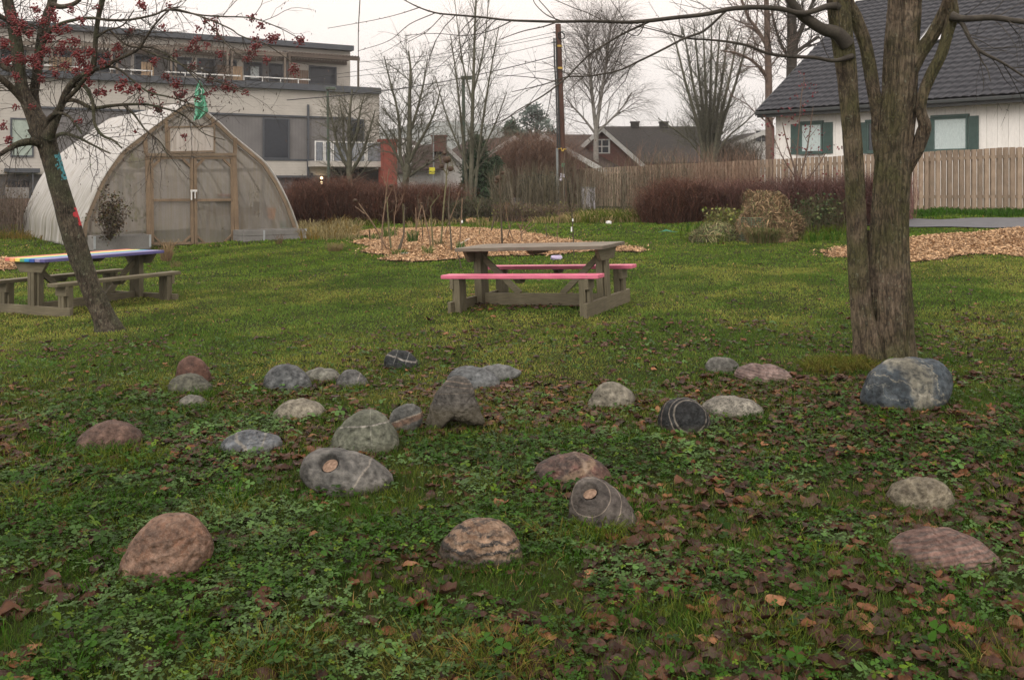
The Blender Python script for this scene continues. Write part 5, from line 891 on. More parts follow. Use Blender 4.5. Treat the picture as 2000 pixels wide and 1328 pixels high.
onbench('tray', 'pale shallow tray on the left of the greenhouse workbench', 'tray', 412, .45, .06, Mplain('pale tray', (.6, .6, .55), .5), .925, 1.75)
onbench('tray', 'pale shallow tray on the right of the greenhouse workbench', 'tray', 476, .3, .05, Mplain('pale tray', (.6, .6, .55), .5), .925, 1.62)
onbench('bucket', 'green bucket on the ground inside the right corner of the greenhouse', 'bucket', 560, .3, .4, Mplain('green bucket', (.06, .2, .13), .5), .15, .5)
onbench('traffic_cone', 'orange cone leaning inside the greenhouse near its right corner', 'cone', 530, .16, .3, Mplain('orange plastic', (.75, .25, .06), .5), .62, .6, .4)
def leafcloud(name, label, cat, pts, Y, n_per, size, colr, spread, m_=None, stems_=None, parent=None, kind=None):
    P0 = [];
    for q in pts:
        c = at(q[0], q[1], q[3] if len(q) > 3 else Y); r = (q[2] if len(q) > 2 else spread); P0.append(np.array(c) + rng.normal(size=(int(n_per), 3)) * r)
    P0 = np.concatenate(P0); n = len(P0); u = rng.normal(size=(n, 3)); u /= np.linalg.norm(u, axis=1, keepdims=True); v_ = np.cross(u, rng.normal(size=(n, 3))); v_ /= np.linalg.norm(v_, axis=1, keepdims=True); s_ = size * rng.uniform(.5, 1.4, (n, 1))
    V = np.stack([P0, P0 + u * s_ * .5 + v_ * s_ * .36, P0 + u * s_, P0 + u * s_ * .5 - v_ * s_ * .36], 1).reshape(-1, 3); cs = np.array(colr if isinstance(colr, list) else [colr]); C = cs[rng.integers(0, len(cs), n)] * rng.uniform(.6, 1.4, (n, 1))
    root = None
    if label: g0 = P0.mean(0); root = thing(name, label, cat, (float(g0[0]), float(g0[1]), float(P0[:, 2].min()) - .1)); parent = root
    o = npmesh('foliage', V - (np.array(parent.location) if parent else 0), [np.arange(4 * n).reshape(-1, 4)], m_ or M_LEAF, col=np.repeat(C, 4, 0)); o.parent = parent
    if stems_: Vt, Fs = tubes(stems_, 4); o2 = npmesh('stem', Vt - np.array(parent.location), Fs, BK_BRN); o2.parent = parent
    return root
M_GL = Mcol('green leaf', .45, .4, .1, .3)
def crv(a, b, sag, r0, r1, n=7): a = np.array(a, float); b = np.array(b, float); t_ = np.linspace(0, 1, n)[:, None]; P = a + (b - a) * t_; P[:, 0] += sag * np.sin(math.pi * t_[:, 0]); return P, np.linspace(r0, r1, n)
leafcloud('climbing_plant', 'yellow-green climbing plant inside the greenhouse left of the door', 'plant', [(253,318,.08),(264,322,.08),(275,318,.08),(282,318,.06),(248,350,.08),(252,376,.09),(238,360,.06),(262,405,.1),(275,425,.1),(205,330,.14),(195,360,.12)], 23.4, 16, .13, [(.28,.34,.05),(.16,.26,.06),(.30,.26,.07)], .1, M_GL, [crv(at(246,465,23.4), at(250,320,23.4), .1, .012, .006), crv(at(250,322,23.4), at(282,318,23.4), 0, .006, .004)])
g0 = at(215, 470, 20.95)
sh = []; 
for q in range(60): a = rng.random() * 6.28; e_ = rng.uniform(.2, .75); sh.append(crv(g0, (g0.x + math.cos(a) * e_ * .7 + .05, g0.y + math.sin(a) * e_ * .5, g0.z + rng.uniform(.35, 1.0)), rng.normal() * .05, .006, .003))
leafcloud('withered_bush', 'brown withered bush in the raised bed left of the greenhouse door', 'bush', [(215 + rng.normal() * 13, 420 + rng.normal() * 20, .07) for _ in range(80)], 20.9, 16, .055, [(.06,.04,.025),(.10,.065,.035),(.08,.08,.03),(.045,.035,.025)], .05, None, sh)
def rbed(label, px0, px1, pyt, pyb, Y0, dd, dirp, two=False):
    root = thing('raised_bed', label, 'raised bed', (0, 0, 0)); d0 = -dd - .12
    s0 = fp(px0, pyb, d0); s1 = fp(px1, pyb, d0); zt = s0[2] + (pyb - pyt) / F * 21.5; zb = s0[2] - .06; h2 = (zt - s0[2]) / (2 if two else 1)
    for (a, q) in (((s0[0], d0), (s1[0], d0 + .03)), ((s0[0], d0 + dd - .03), (s1[0], d0 + dd)), ((s0[0], d0 + .031), (s0[0] + .03, d0 + dd - .031)), ((s1[0] - .03, d0 + .031), (s1[0], d0 + dd - .031))):
        b = MB()
        for k in range(2 if two else 1): b.box((a[0], a[1], (zb if k == 0 else s0[2] + h2 * k + .008)), (q[0], q[1], s0[2] + h2 * (k + 1)))
        b.v = [tuple(GM @ Vector(v)) for v in b.v]; b.build('board', GREYT, root, .004)
    for sx_ in ((s0[0], s0[0] + .03, s1[0] - .03, s1[0]) if not two else (s0[0] + .52, s0[0] + .55, s1[0] - .03, s1[0])) [::2]:
        b = MB(); b.box((sx_ - .005, d0 - .006, zb + .05), (sx_ + .045, d0 - .001, zt + .005)); b.v = [tuple(GM @ Vector(v)) for v in b.v]; b.build('corner_bracket', Mplain('galvanised', (.45, .48, .5), .4, .5, .6), root)
    b = MB(); b.box((s0[0] + .031, d0 + .032, zb), (s1[0] - .031, d0 + dd - .032, zt - .05)); b.v = [tuple(GM @ Vector(v)) for v in b.v]; b.build('soil', M2('bed soil', (.03, .022, .014), (.06, .045, .028), 20, .9, .9, .02), root)
rbed('long grey raised bed against the right front of the greenhouse', 475, 598, 450, 473, 21.5, .7, 1, True); rbed('short grey raised bed against the left front of the greenhouse', 183, 294, 463, 486, 21.5, .6, 1)
# flag
fl = thing('flag', 'faded green flag hanging from a thin pole at the greenhouse peak', 'flag', tuple(at(378, 235, 22.4))); fo = Vector(fl.location)
b = MB(); b.tube([at(372, 250, 22.4) - fo, at(388, 190, 22.3) - fo, at(395, 135, 22.3) - fo], [.012, .01, .008], 6); b.build('pole', Mplain('pole grey', (.3, .3, .28), .5), fl, smooth=True)
b = MB(); c_ = at(395, 134, 22.3) - fo; V, Fs = ico(2); b.add([tuple(Vector(v) * .028 + c_) for v in V], [tuple(f) for f in Fs]); b.build('finial', Mplain('white metal', (.7, .7, .68), .35, .5, .3), fl, smooth=True)
L_ = [(389,157),(384,168),(380,182),(379,198),(381,212),(380,226),(378,236)]; R_ = [(392,160),(397,170),(400,182),(402,195),(405,208),(407,218),(393,232)]
V = []; nu = 15
for q in range(25):
    f = q / 24 * 6; i = min(int(f), 5); f -= i; l = np.array(L_[i]) * (1 - f) + np.array(L_[i + 1]) * f; r = np.array(R_[i]) * (1 - f) + np.array(R_[i + 1]) * f
    for k in range(nu): a = k / (nu - 1); pq = l * (1 - a) + r * a; V.append(list(at(pq[0], pq[1], 22.3 + .07 * math.sin(a * 11 + q * .15)) - fo))
m, t, p = mat('flag cloth'); vo = texc(t, 'Object'); c = mixc(t, rmp(t, noise(t, vo, 6, 3), .4, .6), (.09, .32, .20), (.14, .42, .28)); t.links.new(c, p.inputs['Base Color']); p.inputs['Roughness'].default_value = .8
FLG = m; o = npmesh('cloth', V, [grid_faces(25, nu)], FLG, fl, smooth=True)
for (a, q_) in (([(386,176),(390,172),(394,177),(393,184),(388,188),(386,196),(391,200),(395,196)], 1),):
    lp = [np.array(at(x_, y_, 22.21) - fo) for x_, y_ in a]; b = MB(); b.tube(lp, .012, 5); o = b.build('white_emblem', Mplain('faded white print', (.55, .68, .6), .8), fl); 

# ============================================================ WHITE HOUSE
HP = Plane(2000, 30, .672, -.741); HM = HP.M(); wh = thing('white_house', 'white board house with a dark tiled roof and green shutters behind the fence, right', 'house', (0, 0, 0))
def hb(b, name, m_, parent=wh, bevel=0): b.v = [tuple(HM @ Vector(v)) for v in b.v]; return b.build(name, m_, parent, bevel)
sL = HP.sz(1515, 300)[0]; sR = 10.0; zE = HP.sz(1478, 222, -.55)[1]; zE2 = HP.sz(2000, 188, -.55)[1]; zE = (zE + zE2) / 2; z0 = -.2
M_WHITE = M2('white boards', (.72, .70, .66), (.80, .78, .74), 3, .6, .15, .003, (1, 1, .2), .4, 30, .08)
best = None
for dd in np.arange(3, 14, .05):
    s_, z = HP.sz(1672, 10, dd); sv = HP.sz(1478, 218, -.55)[0]
    if best is None or abs(s_ - sv) < best[0]: best = (abs(s_ - sv), dd, z, sv)
_, dR, zR, sV = best
b = MB(); bw = .17; k = 0; s_ = sL
while s_ < sR: b.box((s_ + .004, 0 + (.012 if k % 2 else 0), z0), (min(s_ + bw, sR) - .001, .06, zE + .25)); s_ += bw; k += 1
b.box((sL + .002, .055, z0), (sR, .16, zE + .25)); hb(b, 'wall', M_WHITE)
wk_ = MB(); D2 = 2 * (dR); 
wk_.prism([(0.16, z0), (D2, z0), (D2, zE), (dR, zR - .35), (0.16, zE + .05)], sL, sL + .15, Matrix(((0, 1, 0, 0), (1, 0, 0, 0), (0, 0, 1, 0), (0, 0, 0, 1)))); hb(wk_, 'gable_wall', M_WHITE)
wk_ = MB(); wk_.box((sL, D2 - .15, z0), (sR, D2, zE)); hb(wk_, 'rear_wall', M_WHITE)
M_ROOF = M2('roof tiles', (.018, .020, .026), (.035, .037, .044), 4, .6, .25, .004, (1, 1, 1), .22, 40, .35)
slope = np.array([dR + .55, zR - zE]); SL = np.linalg.norm(slope); ud = slope / SL; nr_ = int(SL / .37); npt = []; sc_ = np.arange(sV, sR, .034); rows = []
for r_ in range(nr_):
    for tt, hh in ((0.0, .045), (.02, .05), (.5, .028), (.97, .006)):
        t_ = (r_ + tt) * SL / nr_; wv = .05 * np.abs(np.sin((sc_) * math.pi / .30)) ** .7; rows.append(np.stack([sc_, -.55 + ud[0] * t_ - ud[1] * (hh + wv), zE + .06 + ud[1] * t_ + ud[0] * (hh + wv)], 1))
V = np.concatenate(rows); rf = npmesh('roof', np.array([list(HM @ Vector(v)) for v in V]), [grid_faces(len(rows), len(sc_))], M_ROOF, wh)
b = MB(); b.add([(sV, -.55, zE), (sR, -.55, zE), (sR, dR, zR), (sV, dR, zR), (sV, 2 * dR + .55, zE), (sR, 2 * dR + .55, zE)], [(0, 1, 2, 3), (3, 2, 5, 4)]); o = hb(b, 'rear_slope', M_ROOF, rf); 
b = MB(); b.tube([(sV, dR, zR + .08), (sR, dR, zR + .08)], .09, 10); hb(b, 'ridge', M_ROOF, rf)
DGU = Mplain('dark gutter', (.03, .035, .035), .4)
b = MB(); b.box((sV, -.70, zE - .07), (sR, -.57, zE + .05)); hb(b, 'gutter', DGU, wh, .02); b = MB(); b.box((sV + .02, -.565, zE - .18), (sR, -.53, zE + .02)); hb(b, 'fascia', DGU); b = MB(); b.box((sV, -.528, zE - .15), (sR, -.001, zE - .12)); hb(b, 'soffit', Mplain('soffit', (.35, .34, .32), .6))
b = MB(); b.prism([(-.6, zE - .12), (dR, zR - .2), (dR, zR + .06), (-.6, zE + .10)], sV - .04, sV - .002, Matrix(((0, 1, 0, 0), (1, 0, 0, 0), (0, 0, 1, 0), (0, 0, 0, 1)))); hb(b, 'bargeboard', Mplain('dark green board', (.035, .05, .045), .5))
b = MB(); b.tube([(sV + .3, -.6, zE - .05), (sV + .45, -.5, zE - .2), (sL - .06, -.08, zE - .55), (sL - .06, -.07, zE - .75), (sL - .06, -.07, 0)], .045, 8); hb(b, 'downpipe', Mplain('red brown pipe', (.13, .06, .05), .5))
GRN = Mplain('green shutter', (.045, .085, .075), .55); CUR = M2('curtain', (.42, .50, .50), (.52, .60, .59), 20, .8, .2, .01, (3, 3, .3)); DKG = Mplain('dark glass', (.03, .035, .04), .08, .8)
def hwin(x0, x1, yt, yb, shl=None, shr=None, cur=True):
    s0, s1 = HP.sz(x0, yb)[0], HP.sz(x1, yb)[0]; xm = (x0 + x1) / 2; zt = HP.sz(xm, yt)[1]; zb = HP.sz(xm, yb)[1]; f = .07
    b = MB(); b.box((s0, -.05, zb), (s0 + f, -.002, zt)); b.box((s1 - f, -.05, zb), (s1, -.002, zt)); b.box((s0 + f, -.05, zt - f), (s1 - f, -.002, zt)); b.box((s0 + f, -.05, zb), (s1 - f, -.002, zb + f)); b.box((s0 - .05, -.09, zt), (s1 + .05, -.002, zt + .08)); w_ = hb(b, 'window', GRN)
    b = MB(); b.box((s0 + f, -.02, zb + f), (s1 - f, -.006, zt - f)); hb(b, 'pane', CUR if cur else DKG, w_)
    b = MB(); b.box((s0 - .05, -.12, zb - .05), (s1 + .05, -.002, zb)); hb(b, 'sill', GRN, w_)
    for sh_ in (shl, shr):
        if sh_:
            a0, a1 = HP.sz(sh_[0], yb)[0], HP.sz(sh_[1], yb)[0]; b = MB(); b.box((a0, -.035, zb - .04), (a1, -.005, zt)); 
            zz_ = zb + .05
            while zz_ < zt - .1: b.box((a0 + .05, -.05, zz_), (a1 - .05, -.036, zz_ + .035)); zz_ += .055
            hb(b, 'shutter', GRN)
hwin(1564, 1607, 241, 299, (1545, 1563), (1608, 1627)); hwin(1694, 1738, 238, 297, (1680, 1693), (1739, 1756), False); hwin(1822, 1891, 229, 295, (1801, 1821), (1892, 1912))
hwin(2060, 2140, 218, 293, (2035, 2059), (2141, 2166))
# skylight lying in the roof slope
b = MB(); 
def rp_(px, py, up=.12):
    # ray meets slope plane
    r = np.array([(px - 1000) / F, 1, (HY - py) / F]); o_ = np.array([0, 0, CZ]); A = HP.W(sV, -.55, zE); e1 = np.array([HP.u[0], HP.u[1], 0]); e2 = np.array([HP.n[0] * ud[0], HP.n[1] * ud[0], ud[1]]); nn = np.cross(e1, e2); tt = ((np.array(A) - o_) @ nn) / (r @ nn); P_ = o_ + r * tt - np.array(A); return float(P_ @ e1), float(P_ @ e2)
a0, t0_ = rp_(1790, 94); a1, t1_ = rp_(1845, 54)
def rs(s_, t_, h): return (sV + s_, -.55 + ud[0] * t_ - ud[1] * h, zE + .06 + ud[1] * t_ + ud[0] * h)
a1 = a0 + 1.0
vs = [rs(a0, t0_, .02), rs(a1, t0_, .02), rs(a1, t1_, .02), rs(a0, t1_, .02), rs(a0, t0_, .15), rs(a1, t0_, .15), rs(a1, t1_, .15), rs(a0, t1_, .15)]; b.add(vs, [(0,3,2,1),(4,5,6,7),(0,1,5,4),(1,2,6,5),(2,3,7,6),(3,0,4,7)]); sk_ = hb(b, 'skylight', DGU, rf)
b = MB(); b.add([rs(a0 + .08, t0_ + .08, .155), rs(a1 - .08, t0_ + .08, .155), rs(a1 - .08, t1_ - .08, .155), rs(a0 + .08, t1_ - .08, .155)], [(0, 1, 2, 3)]); m, t, p = mat('sky glass'); p.inputs['Base Color'].default_value = (.6, .62, .64, 1); p.inputs['Roughness'].default_value = .05; p.inputs['Metallic'].default_value = .9; hb(b, 'skylight_pane', m, rf)

# ============================================================ BOARD FENCE
FX = Plane(2000, 26, .506, -.862); FMx = FX.M(); fe = thing('board_fence', 'tall grey-brown wooden board fence running along the path to the right', 'fence', (0, 0, 0))
FB = [Mwood('fence board %d' % k, tuple(x * q for x in (.25, .185, .13)), tuple(x * q for x in (.37, .285, .205)), 'z', .75) for k, q in enumerate((.8, .93, 1.05, 1.18))]
s0 = FX.sz(1108, 350)[0]; b = MB(); s_ = s0; k = 0; Fsz = {0: [], 1: [], 2: [], 3: []}
while s_ < 9:
    p0 = FX.W(s_, 0, 0); zg = float(gz(p0.x, p0.y)); b.mi = int(rng.integers(0, 4)); wd = .118; dd = -.025 if k % 2 == 0 else .05; j = rng.normal() * .006
    b.box((s_, dd - .011, zg + .05 + j), (s_ + wd, dd + .011, zg + 1.85 + j * .6), None); s_ += .098; k += 1
b.v = [tuple(FMx @ Vector(v)) for v in b.v]; b.build('boards', FB, fe)
for zz_ in (.45, 1.6):
    b = MB(); q = np.arange(s0, 9.1, 2.0)
    for a_, c_ in zip(q[:-1], q[1:]):
        p0, p1 = FX.W(a_, 0, 0), FX.W(c_, 0, 0); b.bar((a_, .012, float(gz(p0.x, p0.y)) + zz_), (c_, .012, float(gz(p1.x, p1.y)) + zz_), .045, .09)
    b.v = [tuple(FMx @ Vector(v)) for v in b.v]; b.build('rail', FB[1], fe)
for a_ in np.arange(s0 + .05, 9.1, 2.0):
    p0 = FX.W(a_, 0, 0); b = MB(); b.box((a_, .062, float(gz(p0.x, p0.y)) - .3), (a_ + .09, .15, float(gz(p0.x, p0.y)) + 1.7)); b.v = [tuple(FMx @ Vector(v)) for v in b.v]; b.build('post', FB[1], fe)

# ============================================================ APARTMENT BUILDING
AP = Plane(600, 60, .872, .49); AM = AP.M(); ap = thing('apartment_building', 'long pale apartment block with a set-back top floor behind the greenhouse', 'building', (0, 0, 0))
def ab(b, name, m_, parent=ap): b.v = [tuple(AM @ Vector(v)) for v in b.v]; return b.build(name, m_, parent)
def zl(px, py, d=0): return AP.sz(px, py, d)[1]
def sl(px, d=0): return AP.sz(px, 300, d)[0]
BEI = None
m, t, p = mat('beige cladding'); vo = texc(t, 'Object'); z_ = t.nodes.new('ShaderNodeSeparateXYZ'); t.links.new(vo, z_.inputs[0]); ln = mth(t, 'FRACT', mth(t, 'MULTIPLY', z_.outputs[2], 5.5)); c = mixc(t, rmp(t, noise(t, vo, 1.2, 5), .3, .7), (.41, .385, .345), (.48, .455, .41))
c = mixc(t, rmp(t, ln, .0, .12, .5, 0), c, (.2, .18, .16)); t.links.new(c, p.inputs['Base Color']); p.inputs['Roughness'].default_value = .75; bump(t, p, ln, .3, .01); BEI = m
m, t, p = mat('grey cladding'); vo = texc(t, 'Object'); rt_ = t.nodes.new('ShaderNodeMapping'); rt_.inputs['Rotation'].default_value = (0, 0, -AP.rz); t.links.new(vo, rt_.inputs[0]); z_ = t.nodes.new('ShaderNodeSeparateXYZ'); t.links.new(rt_.outputs[0], z_.inputs[0]); ln = mth(t, 'FRACT', mth(t, 'MULTIPLY', z_.outputs[0], 5)); c = mixc(t, rmp(t, noise(t, vo, 1.2, 5), .3, .7), (.125, .12, .12), (.165, .16, .158))
c = mixc(t, rmp(t, ln, .0, .2, .6, 0), c, (.09, .09, .09)); t.links.new(c, p.inputs['Base Color']); p.inputs['Roughness'].default_value = .75; GRC = m
SLT = Mplain('slate trim', (.06, .068, .08), .5); WIND = Mplain('window dark', (.018, .022, .030), .12, .5); WHR = Mplain('white rail', (.68, .68, .66), .4); LTW = Mplain('pale blind', (.45, .5, .5), .3); CONC = M2('concrete', (.22, .21, .2), (.3, .29, .28), 3, .8)
sA, sB = sl(-160), sl(741); zP = zl(606, 166); zPb = zl(606, 178); zG1 = zl(560, 229); zG0 = zl(560, 312); zB0 = zl(560, 343)
def wall(s0, s1, z0, z1, m_, name='wall', d0=0, d1=.4): b = MB(); b.box((s0, d0, z0), (s1, d1, z1)); return ab(b, name, m_)
wall(sA, sB, zG1, zPb, BEI); wall(sl(78), sl(690), zG0, zG1, GRC, 'grey_wall', .03, .4); wall(sl(690) + .002, sB, zG0, zG1, BEI, 'wall', .0, .4); wall(sA, sl(78) - .002, zB0, zG1, BEI, 'wall'); wall(sl(78), sB, zB0, zG0, BEI, 'wall', -.02)
wall(sA, sB, -3, zB0, Mplain('ground floor grey', (.13, .13, .135), .7), 'ground_floor_wall', .3, .6)
wall(sA, sB, zPb, zP, SLT, 'parapet', -.35, .0); wall(sA, sB - .01, zPb + .1, zPb + .3, CONC, 'terrace_floor', .01, 14)
wall(sB - .4, sB - .003, -3, zPb + .2, BEI, 'end_wall', .41, 14); wall(sA, sB - .5, -3, zPb, GRC, 'rear_wall', 13.6, 14)
wall(sl(78), sl(690), zG1, zG1 + .12, SLT, 'trim', -.05, .02); wall(sl(78), sB, zG0 - .08, zG0 + .04, SLT, 'trim', -.06, .0); wall(sl(540), sl(625), zB0 - .15, zB0, SLT, 'trim', -.05, .01)
def awin(x0, x1, yt, yb, d, m_=WIND, fr=SLT, name='window'):
    xm = (x0 + x1) / 2; s0, s1 = sl(x0, d), sl(x1, d); zt, zb = zl(xm, yt, d), zl(xm, yb, d); f = .09
    b = MB(); b.box((s0, d - .08, zb), (s0 + f, d - .003, zt)); b.box((s1 - f, d - .08, zb), (s1, d - .003, zt)); b.box((s0 + f, d - .08, zt - f), (s1 - f, d - .003, zt)); b.box((s0 + f, d - .08, zb), (s1 - f, d - .003, zb + f)); w_ = ab(b, name, fr)
    b = MB(); b.box((s0 + f, d - .04, zb + f), (s1 - f, d - .006, zt - f)); ab(b, 'pane', m_, w_); return w_
awin(513, 565, 231, 311, 0); awin(680, 711, 233, 276, 0); awin(20, 66, 231, 307, 0, Mplain('pale green blind', (.32, .38, .33), .4)); awin(-60, -10, 231, 307, 0)
for x0 in (80, 150, 235): awin(x0 + 10, x0 + 55, 345, 385, .3)
awin(570, 608, 347, 375, .3); awin(8, 60, 350, 386, .3, WIND); awin(625, 650, 347, 385, .3)
wall(sl(8), sl(75), zl(40, 338), zl(40, 330), SLT, 'porch_roof', -2.2, .0); wall(sl(10), sl(55), zl(35, 386), zl(35, 366), CONC, 'porch_screen', -1.8, -1.7); wall(sl(60), sl(63), zl(35, 395), zl(40, 338), SLT, 'porch_post', -2.1, -2.0)
# penthouse
dP = 2.6; zT = zl(686, 89, dP - .6); zR0 = zT - .35; sC = sl(684, dP)
wall(sA, sC, zP - .5, zT - .36, BEI, 'penthouse_wall', dP, dP + .3); wall(sC - .3, sC - .002, zP - .5, zT - .36, BEI, 'end_wall', dP + .31, dP + 9); wall(sA, sC + .1, zT - .34, zT, SLT, 'roof', dP - .5, dP + 9.3)
for (x0, x1, yt, yb, mm_) in ((603,657,130,166,WIND),(525,552,125,160,WIND),(476,512,122,160,WIND),(440,462,118,150,WIND),(385,420,115,150,WIND),(330,375,112,148,WIND),(262,300,108,146,WIND),(180,225,104,142,WIND),(95,140,98,138,WIND),(0,50,92,134,WIND),(-80,-20,92,134,WIND)): awin(x0, x1, yt, yb, dP, mm_)
awin(486, 508, 128, 157, dP - .02, LTW); awin(362, 372, 118, 145, dP - .02, LTW)
wall(sl(645, dP), sl(668, dP), zl(655, 168, dP), zl(655, 122, dP), GRC, 'grey_panel', dP - .03, dP - .001) if False else None
for (x0, x1) in ((552,563),(512,524),(420,438),(300,328),(225,255)): wall(sl(x0, dP), sl(x1, dP), zP - .3, zl((x0 + x1) / 2, 100, dP), GRC, 'grey_panel', dP - .05, dP - .004)
BRW = Mwood('brown slats', (.10, .065, .045), (.16, .11, .08), 'z'); TAN = Mwood('tan slats', (.30, .2, .12), (.4, .29, .18), 'z')
for (x0, x1, yt, yb, mm_) in ((563,602,137,164,BRW),(450,474,130,156,TAN),(276,300,122,148,TAN),(96,140,112,138,TAN),(425,450,128,152,BRW)):
    b = MB(); d = .6; s0, s1 = sl(x0, d), sl(x1, d); zt, zb = zl((x0 + x1) / 2, yt, d), zP - .4; q = s0
    while q < s1: b.box((q, d, zb), (min(q + .13, s1), d + .04, zt)); q += .15
    ab(b, 'balcony_screen', mm_)
PRG = Mwood('pergola timber', (.15, .12, .095), (.22, .18, .145), 'x'); PRD = Mwood('pergola dark', (.085, .065, .05), (.13, .10, .08), 'x')
def pergola(x0, x1, y1, mm_, post=True, d0=-.1):
    s0, s1 = sl(x0, d0), sl(x1, d0); z = zl((x0 + x1) / 2, y1, d0); root = ap
    b = MB(); b.box((s0, d0, z - .22), (s1, d0 + .1, z)); b.box((s0, dP - .12, z - .2), (s1, dP - .02, z)); q = s0 + .1
    while q < s1: b.box((q, d0 - .05, z + .002), (q + .07, dP - .02, z + .09)); q += .2
    if post:
        b.box((s1 - .16, d0, zP - .3), (s1 - .04, d0 + .1, z - .222)); b.box((s0 + .04, d0, zP - .3), (s0 + .16, d0 + .1, z - .222))
    ab(b, 'pergola', mm_)
pergola(563, 703, 108, PRD); pergola(450, 560, 101, PRG); pergola(340, 448, 91, PRG); pergola(225, 338, 88, PRG); pergola(110, 222, 84, PRG); pergola(-20, 105, 80, PRG)
# white terrace rail on the parapet
for (x0, x1) in ((-60,28),(36,100),(128,196),(214,298),(322,470),(476,606)):
    b = MB(); s0, s1 = sl(x0, -.2), sl(x1, -.2); b.box((s0, -.22, zP + .26), (s1, -.16, zP + .33)); q = s0
    while q < s1: b.box((q, -.215, zP + .002), (q + .05, -.165, zP + .262)); q += 1.15
    ab(b, 'terrace_rail', WHR)
# downpipe, balcony
b = MB(); b.box((sl(599), -.16, zl(600, 345)), (sl(603), -.06, zl(600, 205))); b.box((sl(606), -.16, -2.5), (sl(610), -.06, zl(600, 338))); b.bar((sl(601), -.11, zl(600, 345)), (sl(608), -.11, zl(600, 336) - .6), .1, .1); ab(b, 'downpipe', SLT)
wall(sl(615, -1.6), sl(750, -1.6), zl(680, 326, -1.6), zl(680, 315, -1.6), BEI, 'balcony_slab', -1.6, -.01)
b = MB(); d = -1.6; zt = zl(680, 277, d); zb = zl(680, 315, d)
GLS = Mfilm('balcony glass', (.26, .29, .33), .6, .1, .1)
for (x0, x1) in ((615,633),(634,648),(650,680),(683,714),(716,748)):
    s0, s1 = sl(x0, d), sl(x1, d); b.box((s0, d, zb), (s0 + .07, d + .06, zt)); b.box((s1 - .07, d, zb), (s1, d + .06, zt)); b.box((s0 + .07, d, zt - .07), (s1 - .07, d + .06, zt)); g = MB(); g.box((s0 + .07, d + .02, zb), (s1 - .07, d + .03, zt - .07)); ab(g, 'balcony_glass', GLS)
ab(b, 'balcony_rail', WHR)
wall(sl(645), sl(760), -2.6, zl(680, 330), Mplain('dark undercroft', (.02, .022, .02), .9), 'balcony_shade', -.2, .28)  # near-black solid box painted as the shade below the balcony
for (x_, y_) in ((628, 348), (628, 357)): b = MB(); c_ = (sl(x_, -.3), -.3, zl(x_, y_, -.3)); V, Fs = ico(2); b.add([tuple(np.array(c_) + v * .09) for v in V], [tuple(f) for f in Fs]); ab(b, 'wall_lamp', Memit('warm lamp', (1, .72, .4), 7))
# red brick pillar at the corner
RED = M2('red cladding', (.20, .05, .036), (.26, .07, .05), 4, .7, .2, .01)
b = MB(); d = -2.2; b.box((sl(750, d), d, -2.2), (sl(776, d), d + 1.0, zl(762, 277, d))); b.box((sl(748, d), d - .08, zl(762, 277, d)), (sl(779, d), d + 1.1, zl(762, 272, d))); b.box((sl(750, d) - .02, d - .02, zl(762, 301, d)), (sl(776, d) + .02, d + 1.0, zl(762, 300, d) + .02)); b.v = [tuple(AM @ Vector(v)) for v in b.v]; tag(b.build('red_pillar', RED), 'tall red pillar at the right corner of the apartment building', 'pillar')
# ============================================================ FAR HOUSES AND HILL
BRK = M2('brick', (.09, .04, .032), (.13, .058, .045), 9, .8, .2, .01); BRKG = M2('brick lighter', (.12, .05, .04), (.17, .07, .055), 9, .8, .2, .01); TILE = M2('old roof tiles', (.03, .028, .027), (.05, .047, .044), 6, .8, .4, .02, (1, 1, 4), .08); TILEB = M2('brown roof', (.04, .029, .025), (.065, .046, .04), 6, .8, .4, .02, (1, 1, 1), .08); WBD = Mplain('white bargeboard', (.42, .42, .40), .5); WBW = M2('white far wall', (.55, .54, .52), (.65, .64, .62), 3, .7)  # second brick tone is a little lighter than the first
def gable(label, px, pyb, Y, W_, L_, H_, R_, yaw, wm, rm, win=True, chims=(), cat='house', z0=None):
    """ridge along local y, gable front at y=0 facing the camera; (px) is the gable centre"""
    g = at(px, pyb, Y); root = thing('house', label, cat, (g.x, g.y, 0), yaw); h = W_ / 2; zb = -2.5; zt = H_
    b = MB(); b.prism([(-h, zb), (h, zb), (h, zt), (0, zt + R_), (-h, zt)], 0, L_); b.build('wall', wm, root)
    o_ = .5; sl_ = R_ / h
    b = MB()
    for s_ in (-1, 1): b.prism([(0, zt + R_ + .02), (s_ * (h + o_), zt - o_ * sl_ + .02), (s_ * (h + o_), zt - o_ * sl_ + .22), (0, zt + R_ + .22)], -.4, L_ + .4)
    r_ = b.build('roof', rm, root)
    for s_ in (-1, 1):
        b = MB(); b.prism([(0, zt + R_ - .12), (s_ * (h + o_), zt - o_ * sl_ - .12), (s_ * (h + o_ + .05), zt - o_ * sl_ + .27), (0, zt + R_ + .27)], -.48, -.41); b.build('bargeboard', WBD, root)
    if win:
        b = MB(); b.box((-.6, -.06, zt + R_ * .28), (.6, -.004, zt + R_ * .28 + 1.1)); w_ = b.build('window', WBD, root); b = MB()
        for a in (-.5, .03): 
            for q in (0, .5): b.box((a, -.075, zt + R_ * .28 + .08 + q), (a + .44, -.062, zt + R_ * .28 + .5 + q))
        b.build('pane', WIND, w_)
    for (cx, cy) in chims: b = MB(); b.box((cx - .4, cy - .4, zt + R_ * (1 - abs(cx) / h) - .3), (cx + .4, cy + .4, zt + R_ + .75)); b.box((cx - .46, cy - .46, zt + R_ + .75), (cx + .46, cy + .46, zt + R_ + .87)); b.build('chimney', TILE if wm is not BRK else BRKG, r_)
    return root
